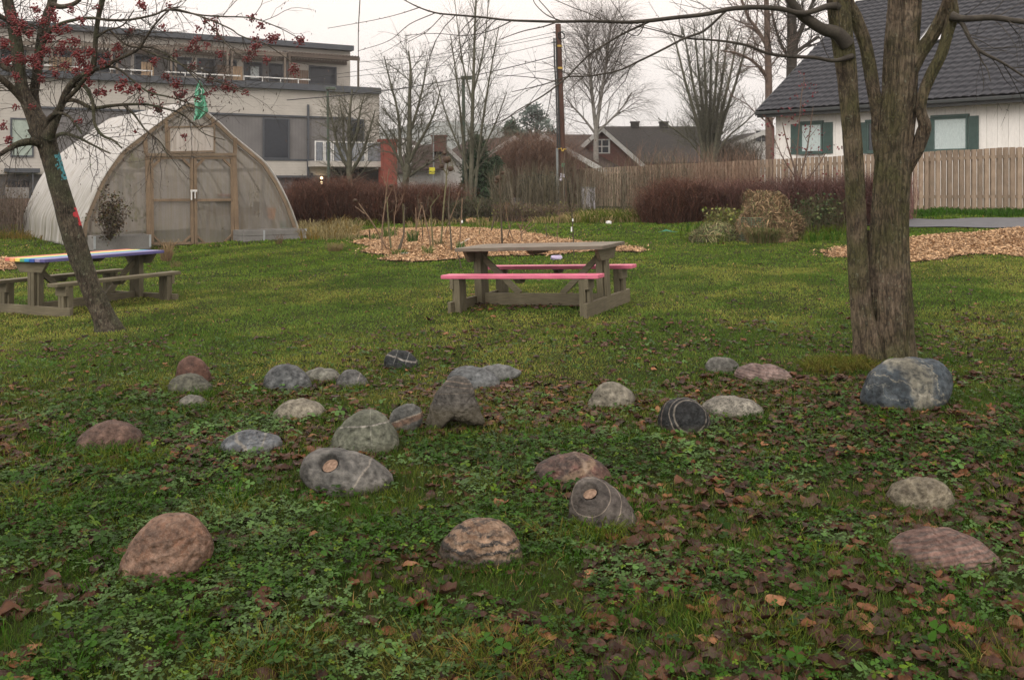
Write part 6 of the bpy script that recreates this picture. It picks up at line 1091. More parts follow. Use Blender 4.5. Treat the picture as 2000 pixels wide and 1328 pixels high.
def side(label, px0, px1, pyE, pyR, Y, dpt, wm, rm, chims=(), trim=None):
    """house seen side-on: ridge parallel to the picture"""
    a = at(px0, pyE, Y); c_ = at(px1, pyE, Y); zR = at(px0, pyR, Y + dpt / 2).z; root = thing('house', label, 'house', (a.x, Y, 0)); W_ = c_.x - a.x
    b = MB(); SWm = Matrix(((0, 1, 0, 0), (1, 0, 0, 0), (0, 0, 1, 0), (0, 0, 0, 1))); b.prism([(0, -2.5), (dpt, -2.5), (dpt, a.z), (dpt / 2, zR - .1), (0, a.z)], .3, W_ - .3, SWm); b.build('wall', wm, root)
    b = MB(); b.prism([(-.5, a.z - .1), (dpt / 2, zR), (dpt + .5, a.z - .1), (dpt + .5, a.z + .05), (dpt / 2, zR + .2), (-.5, a.z + .05)], 0, W_, SWm); r_ = b.build('roof', rm, root)
    if trim: b = MB(); b.prism([(-.55, a.z - .2), (dpt / 2, zR - .1), (dpt / 2, zR + .26), (-.55, a.z + .12)], -.08, -.005, SWm); b.build('bargeboard', WBD, root)
    for cx in chims: x_ = at(cx, pyR, Y + dpt / 2).x - a.x; b = MB(); b.box((x_ - .33, dpt / 2 - .3, zR - .4), (x_ + .33, dpt / 2 + .3, zR + .5)); b.box((x_ - .39, dpt / 2 - .36, zR + .5), (x_ + .39, dpt / 2 + .36, zR + .6)); b.build('chimney', TILE, r_)
    return root
def zat(py, Y): return CZ + (HY - py) / F * Y
side('long low dark-roofed house directly behind the utility pole', 1003, 1165, 312, 267, 90, 9, BRKG, TILEB)
gable('brick gabled house with white bargeboards and a small attic window behind the fence', 1176, 330, 70, 5.4, 9, zat(318, 70), zat(255, 70) - zat(318, 70), math.radians(-9), BRK, TILE)
side('dark tiled long roof with two chimneys joined to the brick gabled house', 1178, 1392, 318, 252, 73, 9, BRKG, TILE, (1240, 1296))
gable('low gabled house with bright white bargeboards left of the utility pole', 1000, 330, 80, 5.0, 9, zat(305, 80), zat(272, 80) - zat(305, 80), math.radians(28), BRKG, TILEB, False)
gable('gabled house with one long white bargeboard right behind the utility pole', 1066, 330, 66, 8.5, 10, zat(335, 66), zat(270, 66) - zat(335, 66), math.radians(-22), BRKG, TILEB, False)
gable('small brown-roofed house with a red chimney left of the slender tree', 862, 340, 75, 4.2, 7, zat(330, 75), zat(285, 75) - zat(330, 75), math.radians(24), WBW, TILEB, False)
side('grey garage with a brown roof beside the red pillar', 803, 868, 331, 291, 72, 6, M2('garage wall', (.26, .26, .25), (.33, .33, .32), 3, .7), TILEB, (), True)
b = MB(); c_ = at(858, 300, 74); b.box((c_.x - .55, 73.4, zat(297, 74)), (c_.x + .55, 74.6, zat(268, 74))); b.box((c_.x - .65, 73.3, zat(268, 74)), (c_.x + .65, 74.7, zat(265, 74))); tag(b.build('brick_chimney', BRK), 'red brick chimney rising above the small brown roof', 'chimney')
gable('tiny white far house with a four-pane window left of the white house', 1487, 320, 80, 5, 6, zat(285, 80), zat(262, 80) - zat(285, 80), .1, WBW, TILE)
gable('white rendered far house just right of the red pillar', 776, 330, 95, 5.5, 8, zat(300, 95), zat(272, 95) - zat(300, 95), -.1, WBW, TILEB, False)
# low hills far off
xs2 = np.linspace(-420, 500, 120); ys2 = np.linspace(0, 160, 14); XX, YY = np.meshgrid(xs2, ys2)
HH = (26 + 16 * fbm(np.stack([XX * .008, YY * 0, XX * 0], -1), 3, 77) + 22 * np.exp(-((XX + 60) / 90) ** 2)) * np.sin(np.clip(YY / 160, 0, 1) * math.pi / 2) ** .8 + 5 * fbm(np.stack([XX * .06, YY * .06, XX * 0], -1), 3, 7)
o = npmesh('hills', np.stack([XX, 640 + YY, HH - 6], -1), [grid_faces(14, 120)], M2('haze pale forest', (.10, .125, .12), (.15, .175, .165), .06, .95, .5, 1.0, (1, 1, 1), .1, .9, .3), smooth=True); o['kind'] = 'structure'  # pale albedo paints distance haze into the hill colour

# ============================================================ POLE, WIRES, POSTS
POLEM = M2('pole wood', (.06, .03, .022), (.10, .05, .035), 8, .8, .3, .005, (1, 1, .1)); BLKC = Mplain('black cable', (.02, .022, .022), .5); STEEL = Mplain('grey conduit', (.22, .24, .24), .5, .5, .3); YEL = Mplain('yellow strap', (.5, .34, .06), .5)
YP = 37; pb = at(1101, 415, YP); po = thing('utility_pole', 'brown wooden utility pole with cables, straps and a paper notice', 'utility pole', tuple(pb))
def lp(px, py, dy=0): q = at(px, py, YP + dy) - pb; return tuple(q)
b = MB(); b.tube([lp(1102, 425), lp(1098, 300), lp(1094, 170), lp(1090, 48)], [.155, .14, .125, .11], 12); b.build('pole', POLEM, po, smooth=True)
b = MB(); b.tube([lp(1090, 420, -.2), lp(1088, 290, -.2)], [.05, .05], 8); b.build('conduit', STEEL, po, smooth=True)
b = MB()
for dx in (0, 4): b.tube([lp(1089 + dx, 290, -.15), lp(1088 + dx, 240, -.15), lp(1086 + dx * .8, 170, -.15), lp(1083 + dx, 120, -.15), lp(1082 + dx, 75, -.15)], [.035] * 5, 6)
b.tube([lp(1100, 80, -.1), lp(1106, 110, -.1), lp(1101, 150, -.1)], [.015] * 3, 5); b.tube([lp(1101, 320, -.2), lp(1104, 350, -.2), lp(1102, 400, -.2)], [.02] * 3, 5); b.build('cable', BLKC, po)
b = MB()
for k in range(9): a = k * .7; b.tube([lp(1096 + 7 * math.cos(a + q) , 70 + 7 * math.sin(a + q * 1.1), -.15 + .08 * math.sin(q)) for q in np.linspace(0, 4.5, 7)], .014, 5)
b.build('cable_coil', BLKC, po)
b = MB(); b.tube([lp(1080, 64, 0), lp(1101, 62, 0)], .035, 6); b.tube([lp(1077, 84, 0), lp(1098, 82, 0)], .03, 6); b.build('cross_bracket', STEEL, po)
for (y_) in (91, 134):
    b = MB(); b.tube([lp(1091.5 + (y_ - 91) * .03, y_ - 2), lp(1091.6 + (y_ - 91) * .03, y_ + 2)], .135, 12); b.build('strap', YEL, po)
b = MB(); b.tube([lp(1088, 296, -.2), lp(1090, 291, -.2), lp(1096, 290, -.2), lp(1098, 296, -.2)], .028, 6); b.tube([lp(1099, 296, -.2), lp(1102, 291, -.2), lp(1106, 292, -.2)], .028, 6); b.build('bracket_hook', YEL, po)
b = MB(); b.box(tuple(Vector(lp(1094.5, 347, -.19))), tuple(Vector(lp(1102.5, 339, -.18)))); b.box(tuple(Vector(lp(1092, 353, -.19))), tuple(Vector(lp(1098, 348, -.182)))); b.build('paper_notice', Mplain('paper', (.62, .6, .7), .7), po)
b = MB(); b.box(tuple(Vector(lp(1097, 326, -.19))), tuple(Vector(lp(1103, 319, -.18)))); b.build('number_tag', Mplain('green tag', (.05, .2, .10), .5), po)
wires = [((1080,64),(700,122,36),9,'upper power line running left from the utility pole'),((1078,84),(660,152,36),10,'second power line running left from the utility pole'),((1084,110),(560,196,34),14,'thick lower cable running left from the utility pole'),((1083,134),(740,178,50),6,'lowest thin line running left from the utility pole'),((1100,68),(1560,60,60),14,'power line running right from the utility pole'),((1100,90),(1700,130,55),16,'second line running right from the utility pole'),((1078,72),(350,180,42),12,'long thin line running from the utility pole toward the apartments')]
for (a, q, sg, lab) in wires:
    p0 = np.array(at(a[0], a[1], YP)); p1 = np.array(at(q[0], q[1], q[2])); t_ = np.linspace(0, 1, 24)[:, None]; P = p0 + (p1 - p0) * t_; P[:, 2] -= np.sin(math.pi * t_[:, 0]) * sg / F * YP
    V, Fs = tubes([(P, np.full(24, .010 if 'thick' not in lab else .018))], 5); tag(npmesh('power_line', V, Fs, BLKC), lab, 'power line', 'wires strung from the pole')
LGN = Mplain('dark green post', (.045, .07, .05), .5)
def post(name, label, cat, px0, py0, px1, py1, Y, r, m_, head=None):
    g = at(px0, py0, Y); root = thing(name, label, cat, tuple(g)); b = MB(); b.tube([(0, 0, 0), tuple(at(px1, py1, Y) - g)], [r, r * .75], 8); b.build('post', m_, root, smooth=True)
    if head: b = MB(); q = at(px1, py1, Y) - g; b.box((q.x - head[0], q.y - .12, q.z - .02), (q.x + head[1], q.y + .12, q.z + head[2])); b.build('lamp_head', m_, root, .02)
    return root
post('street_lamp', 'dark green lamp post in front of the balcony of the apartment building', 'street lamp', 643, 425, 640, 175, 40, .07, LGN, (.08, .35, .1))
post('street_lamp', 'dark green lamp post beside the slender many-stemmed tree', 'street lamp', 907, 430, 905, 155, 38, .085, LGN, (.1, .35, .12))
ys_ = post('street_sign', 'thin grey post with a small yellow sign left of the slender tree', 'sign', 848, 420, 846, 235, 42, .035, STEEL); q = at(844, 334, 42) - Vector(ys_.location); b = MB(); b.box((q.x - .13, q.y - .06, q.z - .15), (q.x + .13, q.y - .04, q.z + .15)); b.build('sign_plate', Mplain('yellow sign', (.65, .6, .04), .5), ys_)
# cabinet, low wall
cb = thing('utility_cabinet', 'small grey utility cabinet at the left end of the board fence', 'cabinet', tuple(at(1149, 405, 34)))
b = MB(); b.box((-.24, -.18, -.25), (.24, .18, .70)); b.build('body', M2('cabinet grey', (.25, .24, .25), (.45, .44, .46), 14, .6, .2, .003), cb, .01); b = MB(); b.box((-.26, -.2, .702), (.26, .2, .74)); b.build('lid', STEEL, cb, .01); b = MB(); b.box((-.21, -.19, -.15), (.21, -.182, .66)); b.build('door', M2('cabinet door', (.3, .29, .31), (.5, .49, .52), 9, .6), cb)
b = MB(); a0 = at(955, 408, 43); a1 = at(1092, 408, 43); b.box((a0.x, 43, -.8), (a1.x, 43.25, zat(389, 43))); b.box((a0.x - .05, 42.95, zat(389, 43)), (a1.x + .05, 43.3, zat(387, 43))); tag(b.build('low_wall', M2('pale wall', (.42, .41, .43), (.52, .51, .53), 3, .8)), 'low pale garden wall behind the thicket beside the utility pole', 'wall')
b = MB(); a0 = at(-60, 408, 43); a1 = at(80, 408, 43); q = a0.x
while q < a1.x: b.box((q, 43, -1.2), (q + .11, 43.03, zat(388, 43))); q += .13
tag(b.build('plank_fence', Mwood('brown fence', (.09, .05, .035), (.14, .085, .06), 'z')), 'low dark brown plank fence at the far left behind the greenhouse', 'fence')

# ============================================================ HEDGES, SHRUBS, THICKETS
M_TWIG = Mcol('shrub twigs', .75, .2, .12)
def twiggy(name, label, cat, area, hfun, n, colr, wd, lean, Y0, seg=5, spread=.35, fork=3, leafn=0, leafc=None, leafs=.03, bend=.15, group=None, dark=None):
    """area: list of (x, y) sampled bases; dense thin stems as flat-ish ribbons crossed"""
    x, y = area(n); z = gz(x, y) - .05; H_ = hfun(x, y) * rng.uniform(.6, 1.08, n); a = rng.random(n) * 6.28; le = rng.uniform(0, lean, n) * H_; dx, dy = np.cos(a) * le, np.sin(a) * le
    w_ = wd * rng.uniform(.5, 1.5, n); s = rng.random(n) * 6.28; S = np.stack([np.cos(s), np.sin(s), 0 * s], 1); bn = rng.normal(size=(n, 3)) * bend * H_[:, None] * np.array([1, 1, .2])
    ts = np.linspace(0, 1, seg + 1); B = np.stack([x, y, z], 1); E_ = np.stack([dx, dy, H_], 1); V = []; C = []; 
    def ribbon(B, E_, bn, S, w_, n):
        pts = []
        for t_ in ts: P_ = B + E_ * np.array([t_ ** 1.4, t_ ** 1.4, t_]) + bn * math.sin(math.pi * t_) * .5; ww = (w_ * (1 - .7 * t_))[:, None] / 2; pts += [P_ - S * ww, P_ + S * ww]
        return np.stack(pts, 1)
    R1 = ribbon(B, E_, bn, S, w_, n); allR = [R1]; 
    for q in range(fork):
        t_ = rng.uniform(.3, .9, n); P_ = B + E_ * np.stack([t_ ** 1.4, t_ ** 1.4, t_], 1) + bn * (np.sin(math.pi * t_) * .5)[:, None]; a2 = rng.random(n) * 6.28; l2 = H_ * rng.uniform(.12, .38, n); E2 = np.stack([np.cos(a2) * l2 * spread * 2, np.sin(a2) * l2 * spread * 2, l2 * rng.uniform(.2, 1, n)], 1)
        s2 = rng.random(n) * 6.28; allR.append(ribbon(P_, E2, rng.normal(size=(n, 3)) * .05 * H_[:, None], np.stack([np.cos(s2), np.sin(s2), 0 * s2], 1), w_ * .6, n))
    V = np.concatenate(allR).reshape(-1, 3); m_ = len(allR) * n; k = 2 * (seg + 1); i = np.arange(m_)[:, None] * k; Q = np.concatenate([i + np.array([[2 * j, 2 * j + 1, 2 * j + 3, 2 * j + 2]]) for j in range(seg)])
    cs = np.array(colr); C = cs[rng.integers(0, len(cs), n)] * rng.uniform(.6, 1.4, (n, 1)); C = np.repeat(np.tile(C, (len(allR), 1)), k, 0)
    g = (float(x.mean()), float(y.mean()), float(z.min())); root = thing(name, label, cat, g, 0, group); o = npmesh('stems', V - np.array(g), [Q], M_TWIG, col=C); o.parent = root; o['kind'] = 'stuff'
    if leafn:
        idx = rng.integers(0, m_, leafn); P0 = np.concatenate(allR)[idx, rng.integers(4, k, leafn)] + rng.normal(size=(leafn, 3)) * .02; u = rng.normal(size=(leafn, 3)); u /= np.linalg.norm(u, axis=1, keepdims=True); v_ = np.cross(u, rng.normal(size=(leafn, 3))); v_ /= np.linalg.norm(v_, axis=1, keepdims=True); s_ = leafs * rng.uniform(.5, 1.5, (leafn, 1))
        Vv = np.stack([P0, P0 + u * s_ * .5 + v_ * s_ * .4, P0 + u * s_, P0 + u * s_ * .5 - v_ * s_ * .4], 1).reshape(-1, 3) - np.array(g); lc = np.array(leafc); o = npmesh('foliage', Vv, [np.arange(4 * leafn).reshape(-1, 4)], M_LEAF, col=np.repeat(lc[rng.integers(0, len(lc), leafn)] * rng.uniform(.5, 1.4, (leafn, 1)), 4, 0)); o.parent = root; o['kind'] = 'stuff'
    return root
def strip(px0, px1, Y0, Y1, dep):
    def f(n):
        t_ = rng.random(n); Y = Y0 + (Y1 - Y0) * t_ + rng.uniform(-dep / 2, dep / 2, n); px = px0 + (px1 - px0) * t_; return (px - 1000) / F * Y, Y
    return f
def blob(px, Y, rx, ry):
    def f(n): a = rng.random(n) * 6.28; r = np.sqrt(rng.random(n)); return (px - 1000) / F * Y + np.cos(a) * r * rx, Y + np.sin(a) * r * ry
    return f
RBR = [(.115,.046,.030),(.08,.035,.024),(.15,.07,.045),(.045,.024,.018),(.10,.058,.038)]
RBL = [(.13,.055,.038),(.09,.045,.032),(.16,.09,.05)]
def hf(top, vary, Yr):   # height so that the top reaches given picture row
    return lambda x, y: np.maximum(.2, CZ + (HY - top) / F * y - gz(x, y) + vary * (fb2(x, y, .8, 3, 14) - .5) * 2)
twiggy('hedge', 'dense reddish-brown leafless hedge right of the greenhouse', 'hedge', strip(566, 735, 31.5, 31, 1.7), hf(352, .35, 31), 4200, RBR, .011, .45, 0, bend=.4, fork=5, spread=.9, leafn=14000, leafc=RBL)
twiggy('hedge', 'dense reddish-brown leafless hedge behind the tall dead stalks, left of the slender tree', 'hedge', strip(728, 900, 31, 31.5, 1.7), hf(356, .4, 31), 4400, RBR, .011, .45, 0, bend=.4, fork=5, spread=.9, leafn=14000, leafc=RBL)
twiggy('shrub', 'round reddish-brown leafless shrub in front of the board fence', 'shrub', blob(1325, 26.3, 1.05, .7), lambda x, y: 1.28 - .55 * ((x - 4.75) / 1.1) ** 2, 3400, RBR, .010, .6, 0, bend=.4, fork=5, spread=.9, leafn=10000, leafc=RBL, leafs=.028)
twiggy('shrub', 'purplish-brown leafless shrub behind the compost heap', 'shrub', blob(1470, 26, 1.3, .7), lambda x, y: 1.0 + .9 * (fb2(x, y, .9, 3, 21) - .4), 2800, [(.10,.048,.038),(.13,.066,.05),(.07,.036,.03)], .010, .6, 0, bend=.4, fork=5, spread=.9, leafn=5000, leafc=[(.13,.05,.05),(.16,.09,.05)], leafs=.028)
twiggy('shrub', 'dark purplish-brown shrub between the compost heap and the big tree', 'shrub', blob(1620, 22.5, 1.15, .8), lambda x, y: 1.2 + .9 * (fb2(x, y, .9, 3, 22) - .4), 3200, [(.09,.043,.036),(.12,.06,.05),(.06,.033,.028)], .010, .6, 0, bend=.4, fork=5, spread=.9, leafn=6000, leafc=[(.10,.04,.04),(.14,.07,.05)], leafs=.028)
twiggy('shrub', 'thin leafless shrub just right of the big tree trunk', 'shrub', blob(1745, 24, .5, .5), lambda x, y: 1.3 + 0 * x, 500, [(.2,.10,.09),(.15,.08,.07)], .010, .4, 0)
twiggy('shrub', 'dome-shaped brown bush in front of the far houses, left of the utility pole', 'shrub', blob(1040, 45, 1.7, 1.5), lambda x, y: np.maximum(.4, zat(292, 45) + .4 - .75 * ((x - 1.0) / 1.7) ** 2), 4200, [(.15,.095,.07),(.12,.075,.055),(.18,.115,.08)], .016, .5, 0, bend=.35, fork=5, spread=.8, leafn=9000, leafc=[(.16,.08,.05),(.11,.06,.04)], leafs=.05)
THK = [(.10,.088,.055),(.14,.12,.08),(.075,.065,.042),(.17,.15,.11)]
twiggy('thicket', 'thicket of thin greenish bare stems left of the utility pole', 'thicket', strip(958, 1095, 33, 32, 1.6), hf(322, .35, 33), 520, THK, .018, .22, 0, bend=.07, fork=3)
twiggy('thicket', 'thicket of thin bare stems in front of the left end of the board fence', 'thicket', strip(1098, 1345, 31.5, 28, 1.2), hf(300, .6, 30), 520, THK, .017, .20, 0, bend=.07, fork=3)
twiggy('thicket', 'low tangle of thin brown stems at the foot of the utility pole', 'thicket', strip(965, 1120, 29.5, 29.5, 1.4), hf(395, .15, 29), 1300, [(.10,.075,.05),(.14,.10,.075),(.08,.06,.045)], .014, .5, 0, leafn=2500, leafc=[(.12,.10,.04),(.10,.06,.035),(.14,.15,.05)], leafs=.05)
twiggy('thicket', 'low dark tangle beneath the slender many-stemmed tree', 'thicket', strip(880, 985, 30.5, 30.5, 1.4), hf(385, .2, 30), 1300, [(.07,.06,.04),(.10,.085,.06),(.05,.05,.03)], .014, .5, 0, leafn=3500, leafc=[(.05,.08,.03),(.07,.06,.03)], leafs=.05)
twiggy('thicket', 'thin brown stems at the far left edge beyond the greenhouse', 'thicket', strip(-40, 48, 27, 27, 1.2), hf(350, .5, 27), 260, [(.10,.08,.06),(.14,.11,.085)], .012, .35, 0, leafn=600, leafc=[(.08,.06,.03)], leafs=.05)
twiggy('thicket', 'reddish bare twigs above the fence between the round shrub and the wide tree', 'thicket', strip(1240, 1480, 39, 33, 1.2), hf(288, .7, 33), 800, [(.16,.10,.07),(.2,.13,.09)], .017, .4, 0, fork=3)
twiggy('shrub', 'yellow-green low bush left of the compost heap', 'shrub', blob(1418, 21.3, .42, .35), lambda x, y: .62 + 0 * x, 260, [(.16,.15,.06),(.12,.11,.05)], .008, .6, 0, leafn=700, leafc=[(.13,.16,.03),(.09,.12,.03),(.2,.19,.05)], leafs=.06)
twiggy('shrub', 'dark green low bush right of the compost heap', 'shrub', blob(1600, 21.3, .55, .4), lambda x, y: .9 + 0 * x, 260, [(.10,.09,.05)], .008, .5, 0, leafn=700, leafc=[(.04,.07,.025),(.03,.05,.02),(.08,.10,.03)], leafs=.06)
twiggy('shrub', 'dense dark evergreen bush behind the thicket left of the utility pole', 'shrub', blob(1062, 40, .85, .6), lambda x, y: 1.45 + 0 * x, 600, [(.03,.035,.02)], .03, .3, 0, leafn=9000, leafc=[(.018,.035,.018),(.025,.045,.022),(.012,.02,.012)], leafs=.09)
twiggy('shrub', 'dark shrub at the foot of the brown gable house beyond the fence', 'shrub', strip(1392, 1475, 60, 60, 3), lambda x, y: 3.6 + 0 * x, 1500, [(.09,.08,.06),(.12,.10,.08)], .03, .4, 0, leafn=3000, leafc=[(.09,.08,.05)], leafs=.08)

# small dry clumps on the lawn
tufts([(325,510,.10,90,.38,(.22,.15,.09),.007,.6),(330,505,.06,60,.42,(.30,.22,.12),.007,.5),(345,522,.12,60,.12,(.15,.12,.06),.007,1),(653,492,.13,130,.20,(.20,.16,.08),.009,.9),(662,490,.08,60,.18,(.26,.2,.1),.009,.9),(545,478,.07,40,.25,(.14,.09,.06),.007,.7),(780,500,.15,90,.15,GR,.008,.7),(760,465,.2,120,.3,(.10,.16,.04),.012,.6),(735,470,.15,60,.2,(.09,.14,.04),.012,.6),(806,475,.12,80,.3,(.07,.14,.04),.010,.5),(835,498,.1,60,.2,(.12,.17,.05),.010,.6),(860,480,.12,60,.15,(.12,.12,.05),.010,.7),(900,490,.08,60,.2,(.06,.15,.04),.010,.5)], 'dry_tufts', 'dry and green plant tufts by the greenhouse and the wood-chip bed')

# ============================================================ DEAD STALKS IN THE BED
ST1 = M2('stalk tan', (.13, .085, .055), (.21, .145, .095), 12, .8); ST2 = M2('stalk dark', (.055, .045, .03), (.10, .08, .055), 12, .8); ST3 = M2('stalk mossy', (.10, .095, .045), (.16, .15, .08), 12, .8); HEAD = M2('dead flower head', (.05, .035, .025), (.09, .06, .04), 30, .9, .8, .01)
def stalk(label, lines, m_, heads=(), Y=None, twg=6, name='dead_stalk', cat='plant stalk', tagw=()):
    g = G(*lines[0][0][:2]); Y = g.y; root = thing(name, label, cat, tuple(g), 0, 'dead stalks in the wood-chip bed'); ls = []
    for ln in lines: P, R = limb([(a, q, w_ * .7) for a, q, w_ in ln], Y, Y + rng.normal() * .15); ls.append((P - np.array(g), R))
    fn = []
    for P, R in list(ls):
        for q in range(twg): i = rng.integers(len(P) // 3, len(P) - 1); grow(fn, P[i], unit(rng.normal(size=3) * .6 + np.array([0, 0, .9])), rng.uniform(.12, .35), .005, 1, dict(seg=[.08, .06], wob=[.15, .2], up=[0, 0], tip=[.4, .4], n=[1, 1], t0=[0, .3], ang=[.6, .6], L=[.3, .15], r=[.006, .004]))
    V, Fs = tubes(ls, 6); o = npmesh('stem', V, Fs, m_, smooth=True); o.parent = root
    if fn: V, Fs = tubes(fn, 3); o = npmesh('side_twigs', V, Fs, m_); o.parent = root
    for (hx, hy, r) in heads:
        c_ = np.array(at(hx, hy, Y) - g); V, Fs = ico(3); P = V * r * (1 + .5 * (fbm(V * 2.5 + hx, 3, 5) - .5))[:, None]; P[:, 2] *= .8; o = npmesh('seed_head', P + c_, [Fs], HEAD, smooth=True); o.parent = root
    for (hx, hy, w_, h) in tagw:
        c_ = at(hx, hy, Y) - g; b = MB(); b.box((c_.x - w_ / 2, c_.y - .03, c_.z - h / 2), (c_.x + w_ / 2, c_.y - .024, c_.z + h / 2)); b.build('white_label', Mplain('label white', (.75, .76, .74), .5), root)
stalk('leaning tan cane with a dead flower head at the left of the bed', [[(757,489,2),(730,440,2.2),(700,397,2)], [(712,418,1.5),(702,410,1.2),(694,404,1)]], ST1, [(694,392,.05)], twg=1)
stalk('short dark stake at the left of the bed', [[(723,472,2.2),(721,450,2)]], ST2, twg=0)
stalk('tall thin tan stalk reaching above the hedge near the left of the bed', [[(746,492,2.4),(747,440,2.2),(752,400,1.8),(757,350,1.4),(760,330,1)], [(752,400,1.2),(765,370,1),(768,360,.8)], [(757,365,1),(745,345,.8)]], ST1, [(764,363,.04)])
stalk('mossy dark stalk beside the tall tan stalk', [[(764,488,3),(760,450,2.6),(757,410,2),(756,385,1.5)]], ST3)
stalk('thick mossy leaning stump in the middle of the planting', [[(778,492,5),(785,470,3.6),(789,452,2.4),(790,400,1.4)]], ST2, twg=3)
stalk('thin straight grey-brown stalk between the stumps', [[(789,462,2),(788,430,1.8),(787,398,1.4)]], ST3, twg=2)
stalk('slender tan stalk with small bare side twigs', [[(811,475,2.2),(813,440,2),(812,405,1.5)]], ST1)
stalk('forked stalk with an orange-brown top', [[(843,494,2.6),(838,460,2.4),(830,425,2),(825,401,1.6)], [(815,440,1.4),(820,415,1.4),(825,401,1.2)]], ST1, [(824,398,.03)], twg=2)
stalk('mossy stalk with a long arm bent to the right', [[(846,485,2.4),(843,440,2.2),(841,404,1.9)], [(841,404,1.6),(850,392,1.3),(860,380,1)]], ST3)
stalk('tallest stalk with a big drooping dead flower head', [[(861,480,2.8),(864,440,2.6),(867,400,2.4),(871,360,2.2),(873,330,1.8),(878,305,1.3)], [(872,340,1.4),(862,322,1.2),(858,305,1)], [(872,345,1.3),(882,325,1.2),(888,335,1)]], ST3, [(873,312,.09),(862,325,.06),(880,330,.07),(868,300,.05)], twg=8)
stalk('dark thick stalk just left of the labelled cane', [[(882,492,3),(880,455,2.6),(876,410,2.2),(879,360,1.6)]], ST2)
stalk('pale thin cane carrying a small white label', [[(897,482,2),(900,440,1.8),(903,388,1.4)]], ST1, twg=0, tagw=((902.5, 433, .035, .055),))
stalk('tall dark stalk with a shaggy dead head in front of the low wall', [[(981,479,3.2),(979,430,3),(977,390,3),(976,350,2.4),(980,330,1.5)], [(977,385,1.8),(968,360,1.4),(966,345,1)], [(977,380,1.6),(990,352,1.2),(993,335,1)]], ST2, [(974,348,.07),(981,338,.05),(970,355,.05)], twg=9)
stalk('short dark leaning stake right of the labelled cane', [[(958,455,2.4),(962,440,2.2),(966,424,1.8)]], ST2, twg=0)
stalk('small fan of tan shoots in the bed right of the tall dark stalk', [[(1020,476,2.4),(1018,455,2),(1015,440,1.6)], [(1018,455,1.5),(1030,440,1.4),(1038,430,1)], [(1017,450,1.3),(1006,428,1)], [(1018,450,1.3),(1022,425,1)], [(1019,458,1.3),(1045,438,.9)]], ST1, twg=2)
stalk('reddish thin stalk left of the fan of shoots', [[(1004,474,1.8),(996,450,1.6),(990,420,1.2),(988,395,1)]], ST1)
stalk('small bare seedling in the bed right of the fan of shoots', [[(1067,466,1.6),(1067,452,1.4),(1066,440,1)], [(1067,455,1),(1074,466,.8)], [(1067,452,1),(1058,445,.7)]], ST2, twg=2)
stalk('thin young sapling with two white labels right of the table', [[(1121,500,2),(1120,470,2),(1118,430,1.8),(1115,385,1.5),(1112,340,1)]], ST2, twg=4, tagw=((1118.5, 430, .025, .05), (1116, 448, .025, .09)), name='young_sapling')
stalk('dark hooked stick at the near left of the pink bench table', [[(901,524,2.2),(898,510,1.8),(894,497,1.6),(893,490,1.2)]], ST2, twg=0)
stalk('thin branched brown stalk behind the mossy dark stalk', [[(772,466,1.5),(770,430,1.3),(774,395,1),(770,370,.8)], [(771,420,1),(782,400,.8),(788,380,.7)]], ST1, twg=12)
stalk('wiry dark stalk with many bare side twigs in the middle of the bed', [[(826,470,1.6),(824,440,1.4),(818,405,1.1),(815,380,.8)], [(822,425,1),(835,405,.8),(838,385,.7)]], ST2, twg=14)
stalk('thin tan stalk leaning right behind the tallest stalk', [[(868,462,1.5),(878,430,1.3),(890,400,1.1),(897,375,.8)]], ST1, twg=10)
stalk('short wiry stalk at the back right of the bed', [[(935,460,1.4),(938,440,1.2),(932,415,1),(936,395,.8)]], ST3, twg=12)
stalk('dark wiry stalk beside the tall dark stalk with the shaggy head', [[(990,470,1.5),(997,440,1.3),(1000,410,1),(996,385,.8)]], ST2, twg=12)
stalk('thin reddish stalk at the far right of the bed', [[(1090,478,1.4),(1088,455,1.2),(1092,430,1),(1090,412,.8)]], ST1, twg=8)
# ============================================================ COMPOST HEAP
def lump(name, label, cat, px, py, rx, ry, h, m_, seed, extra=None):
    g = G(px, py); V, Fc = ico(6); P = V * np.array([rx, ry, h]); P[:, 2] = np.where(P[:, 2] < 0, P[:, 2] * .2, P[:, 2]); k = (fbm(V * 2.2 + seed, 4, seed) - .5) * .55; k2 = (fbm(V * 9 + seed, 3, seed + 3) - .5) * .2; P = P * (1 + k + k2)[:, None]
    root = thing(name, label, cat, (g.x, g.y + ry * .7, g.z)); o = npmesh('heap', P, [Fc], m_, smooth=True); o.parent = root; return root, g, P
HAY = M2('old hay', (.08, .052, .03), (.15, .10, .055), 9, .95, 1, .02, (1, 1, 1), .1, 70, .5)
M_HAY = Mcol('hay strands', .8, .2, .15)
def strands(root, P, n, colr, L, wd, droop=.6, down=True):
    up_ = P[P[:, 2] > .06]; i = rng.integers(0, len(up_), n); B = up_[i]; nr = unit_rows(B * np.array([1, 1, 1.0])); tg = rng.normal(size=(n, 3)); tg -= nr * (tg * nr).sum(1, keepdims=True); tg[:, 2] -= droop; tg = unit_rows(tg); l = L * rng.uniform(.4, 1.4, (n, 1)); s = unit_rows(np.cross(tg, nr)) * wd * rng.uniform(.5, 1.4, (n, 1))
    M_ = B + nr * .03 + tg * l * .5 + nr * rng.uniform(0, .04, (n, 1)); T = B + tg * l + nr * rng.uniform(-.02, .03, (n, 1)); V = np.stack([B - s, B + s, M_ + s, M_ - s, T], 1).reshape(-1, 3); k = np.arange(n)[:, None] * 5; cs = np.array(colr); C = cs[rng.integers(0, len(cs), n)] * rng.uniform(.5, 1.5, (n, 1))
    o = npmesh('straw', V, [k + np.array([[0, 1, 2, 3]]), k + np.array([[3, 2, 4]])], M_HAY, col=np.repeat(C, 5, 0)); o.parent = root; o['kind'] = 'stuff'
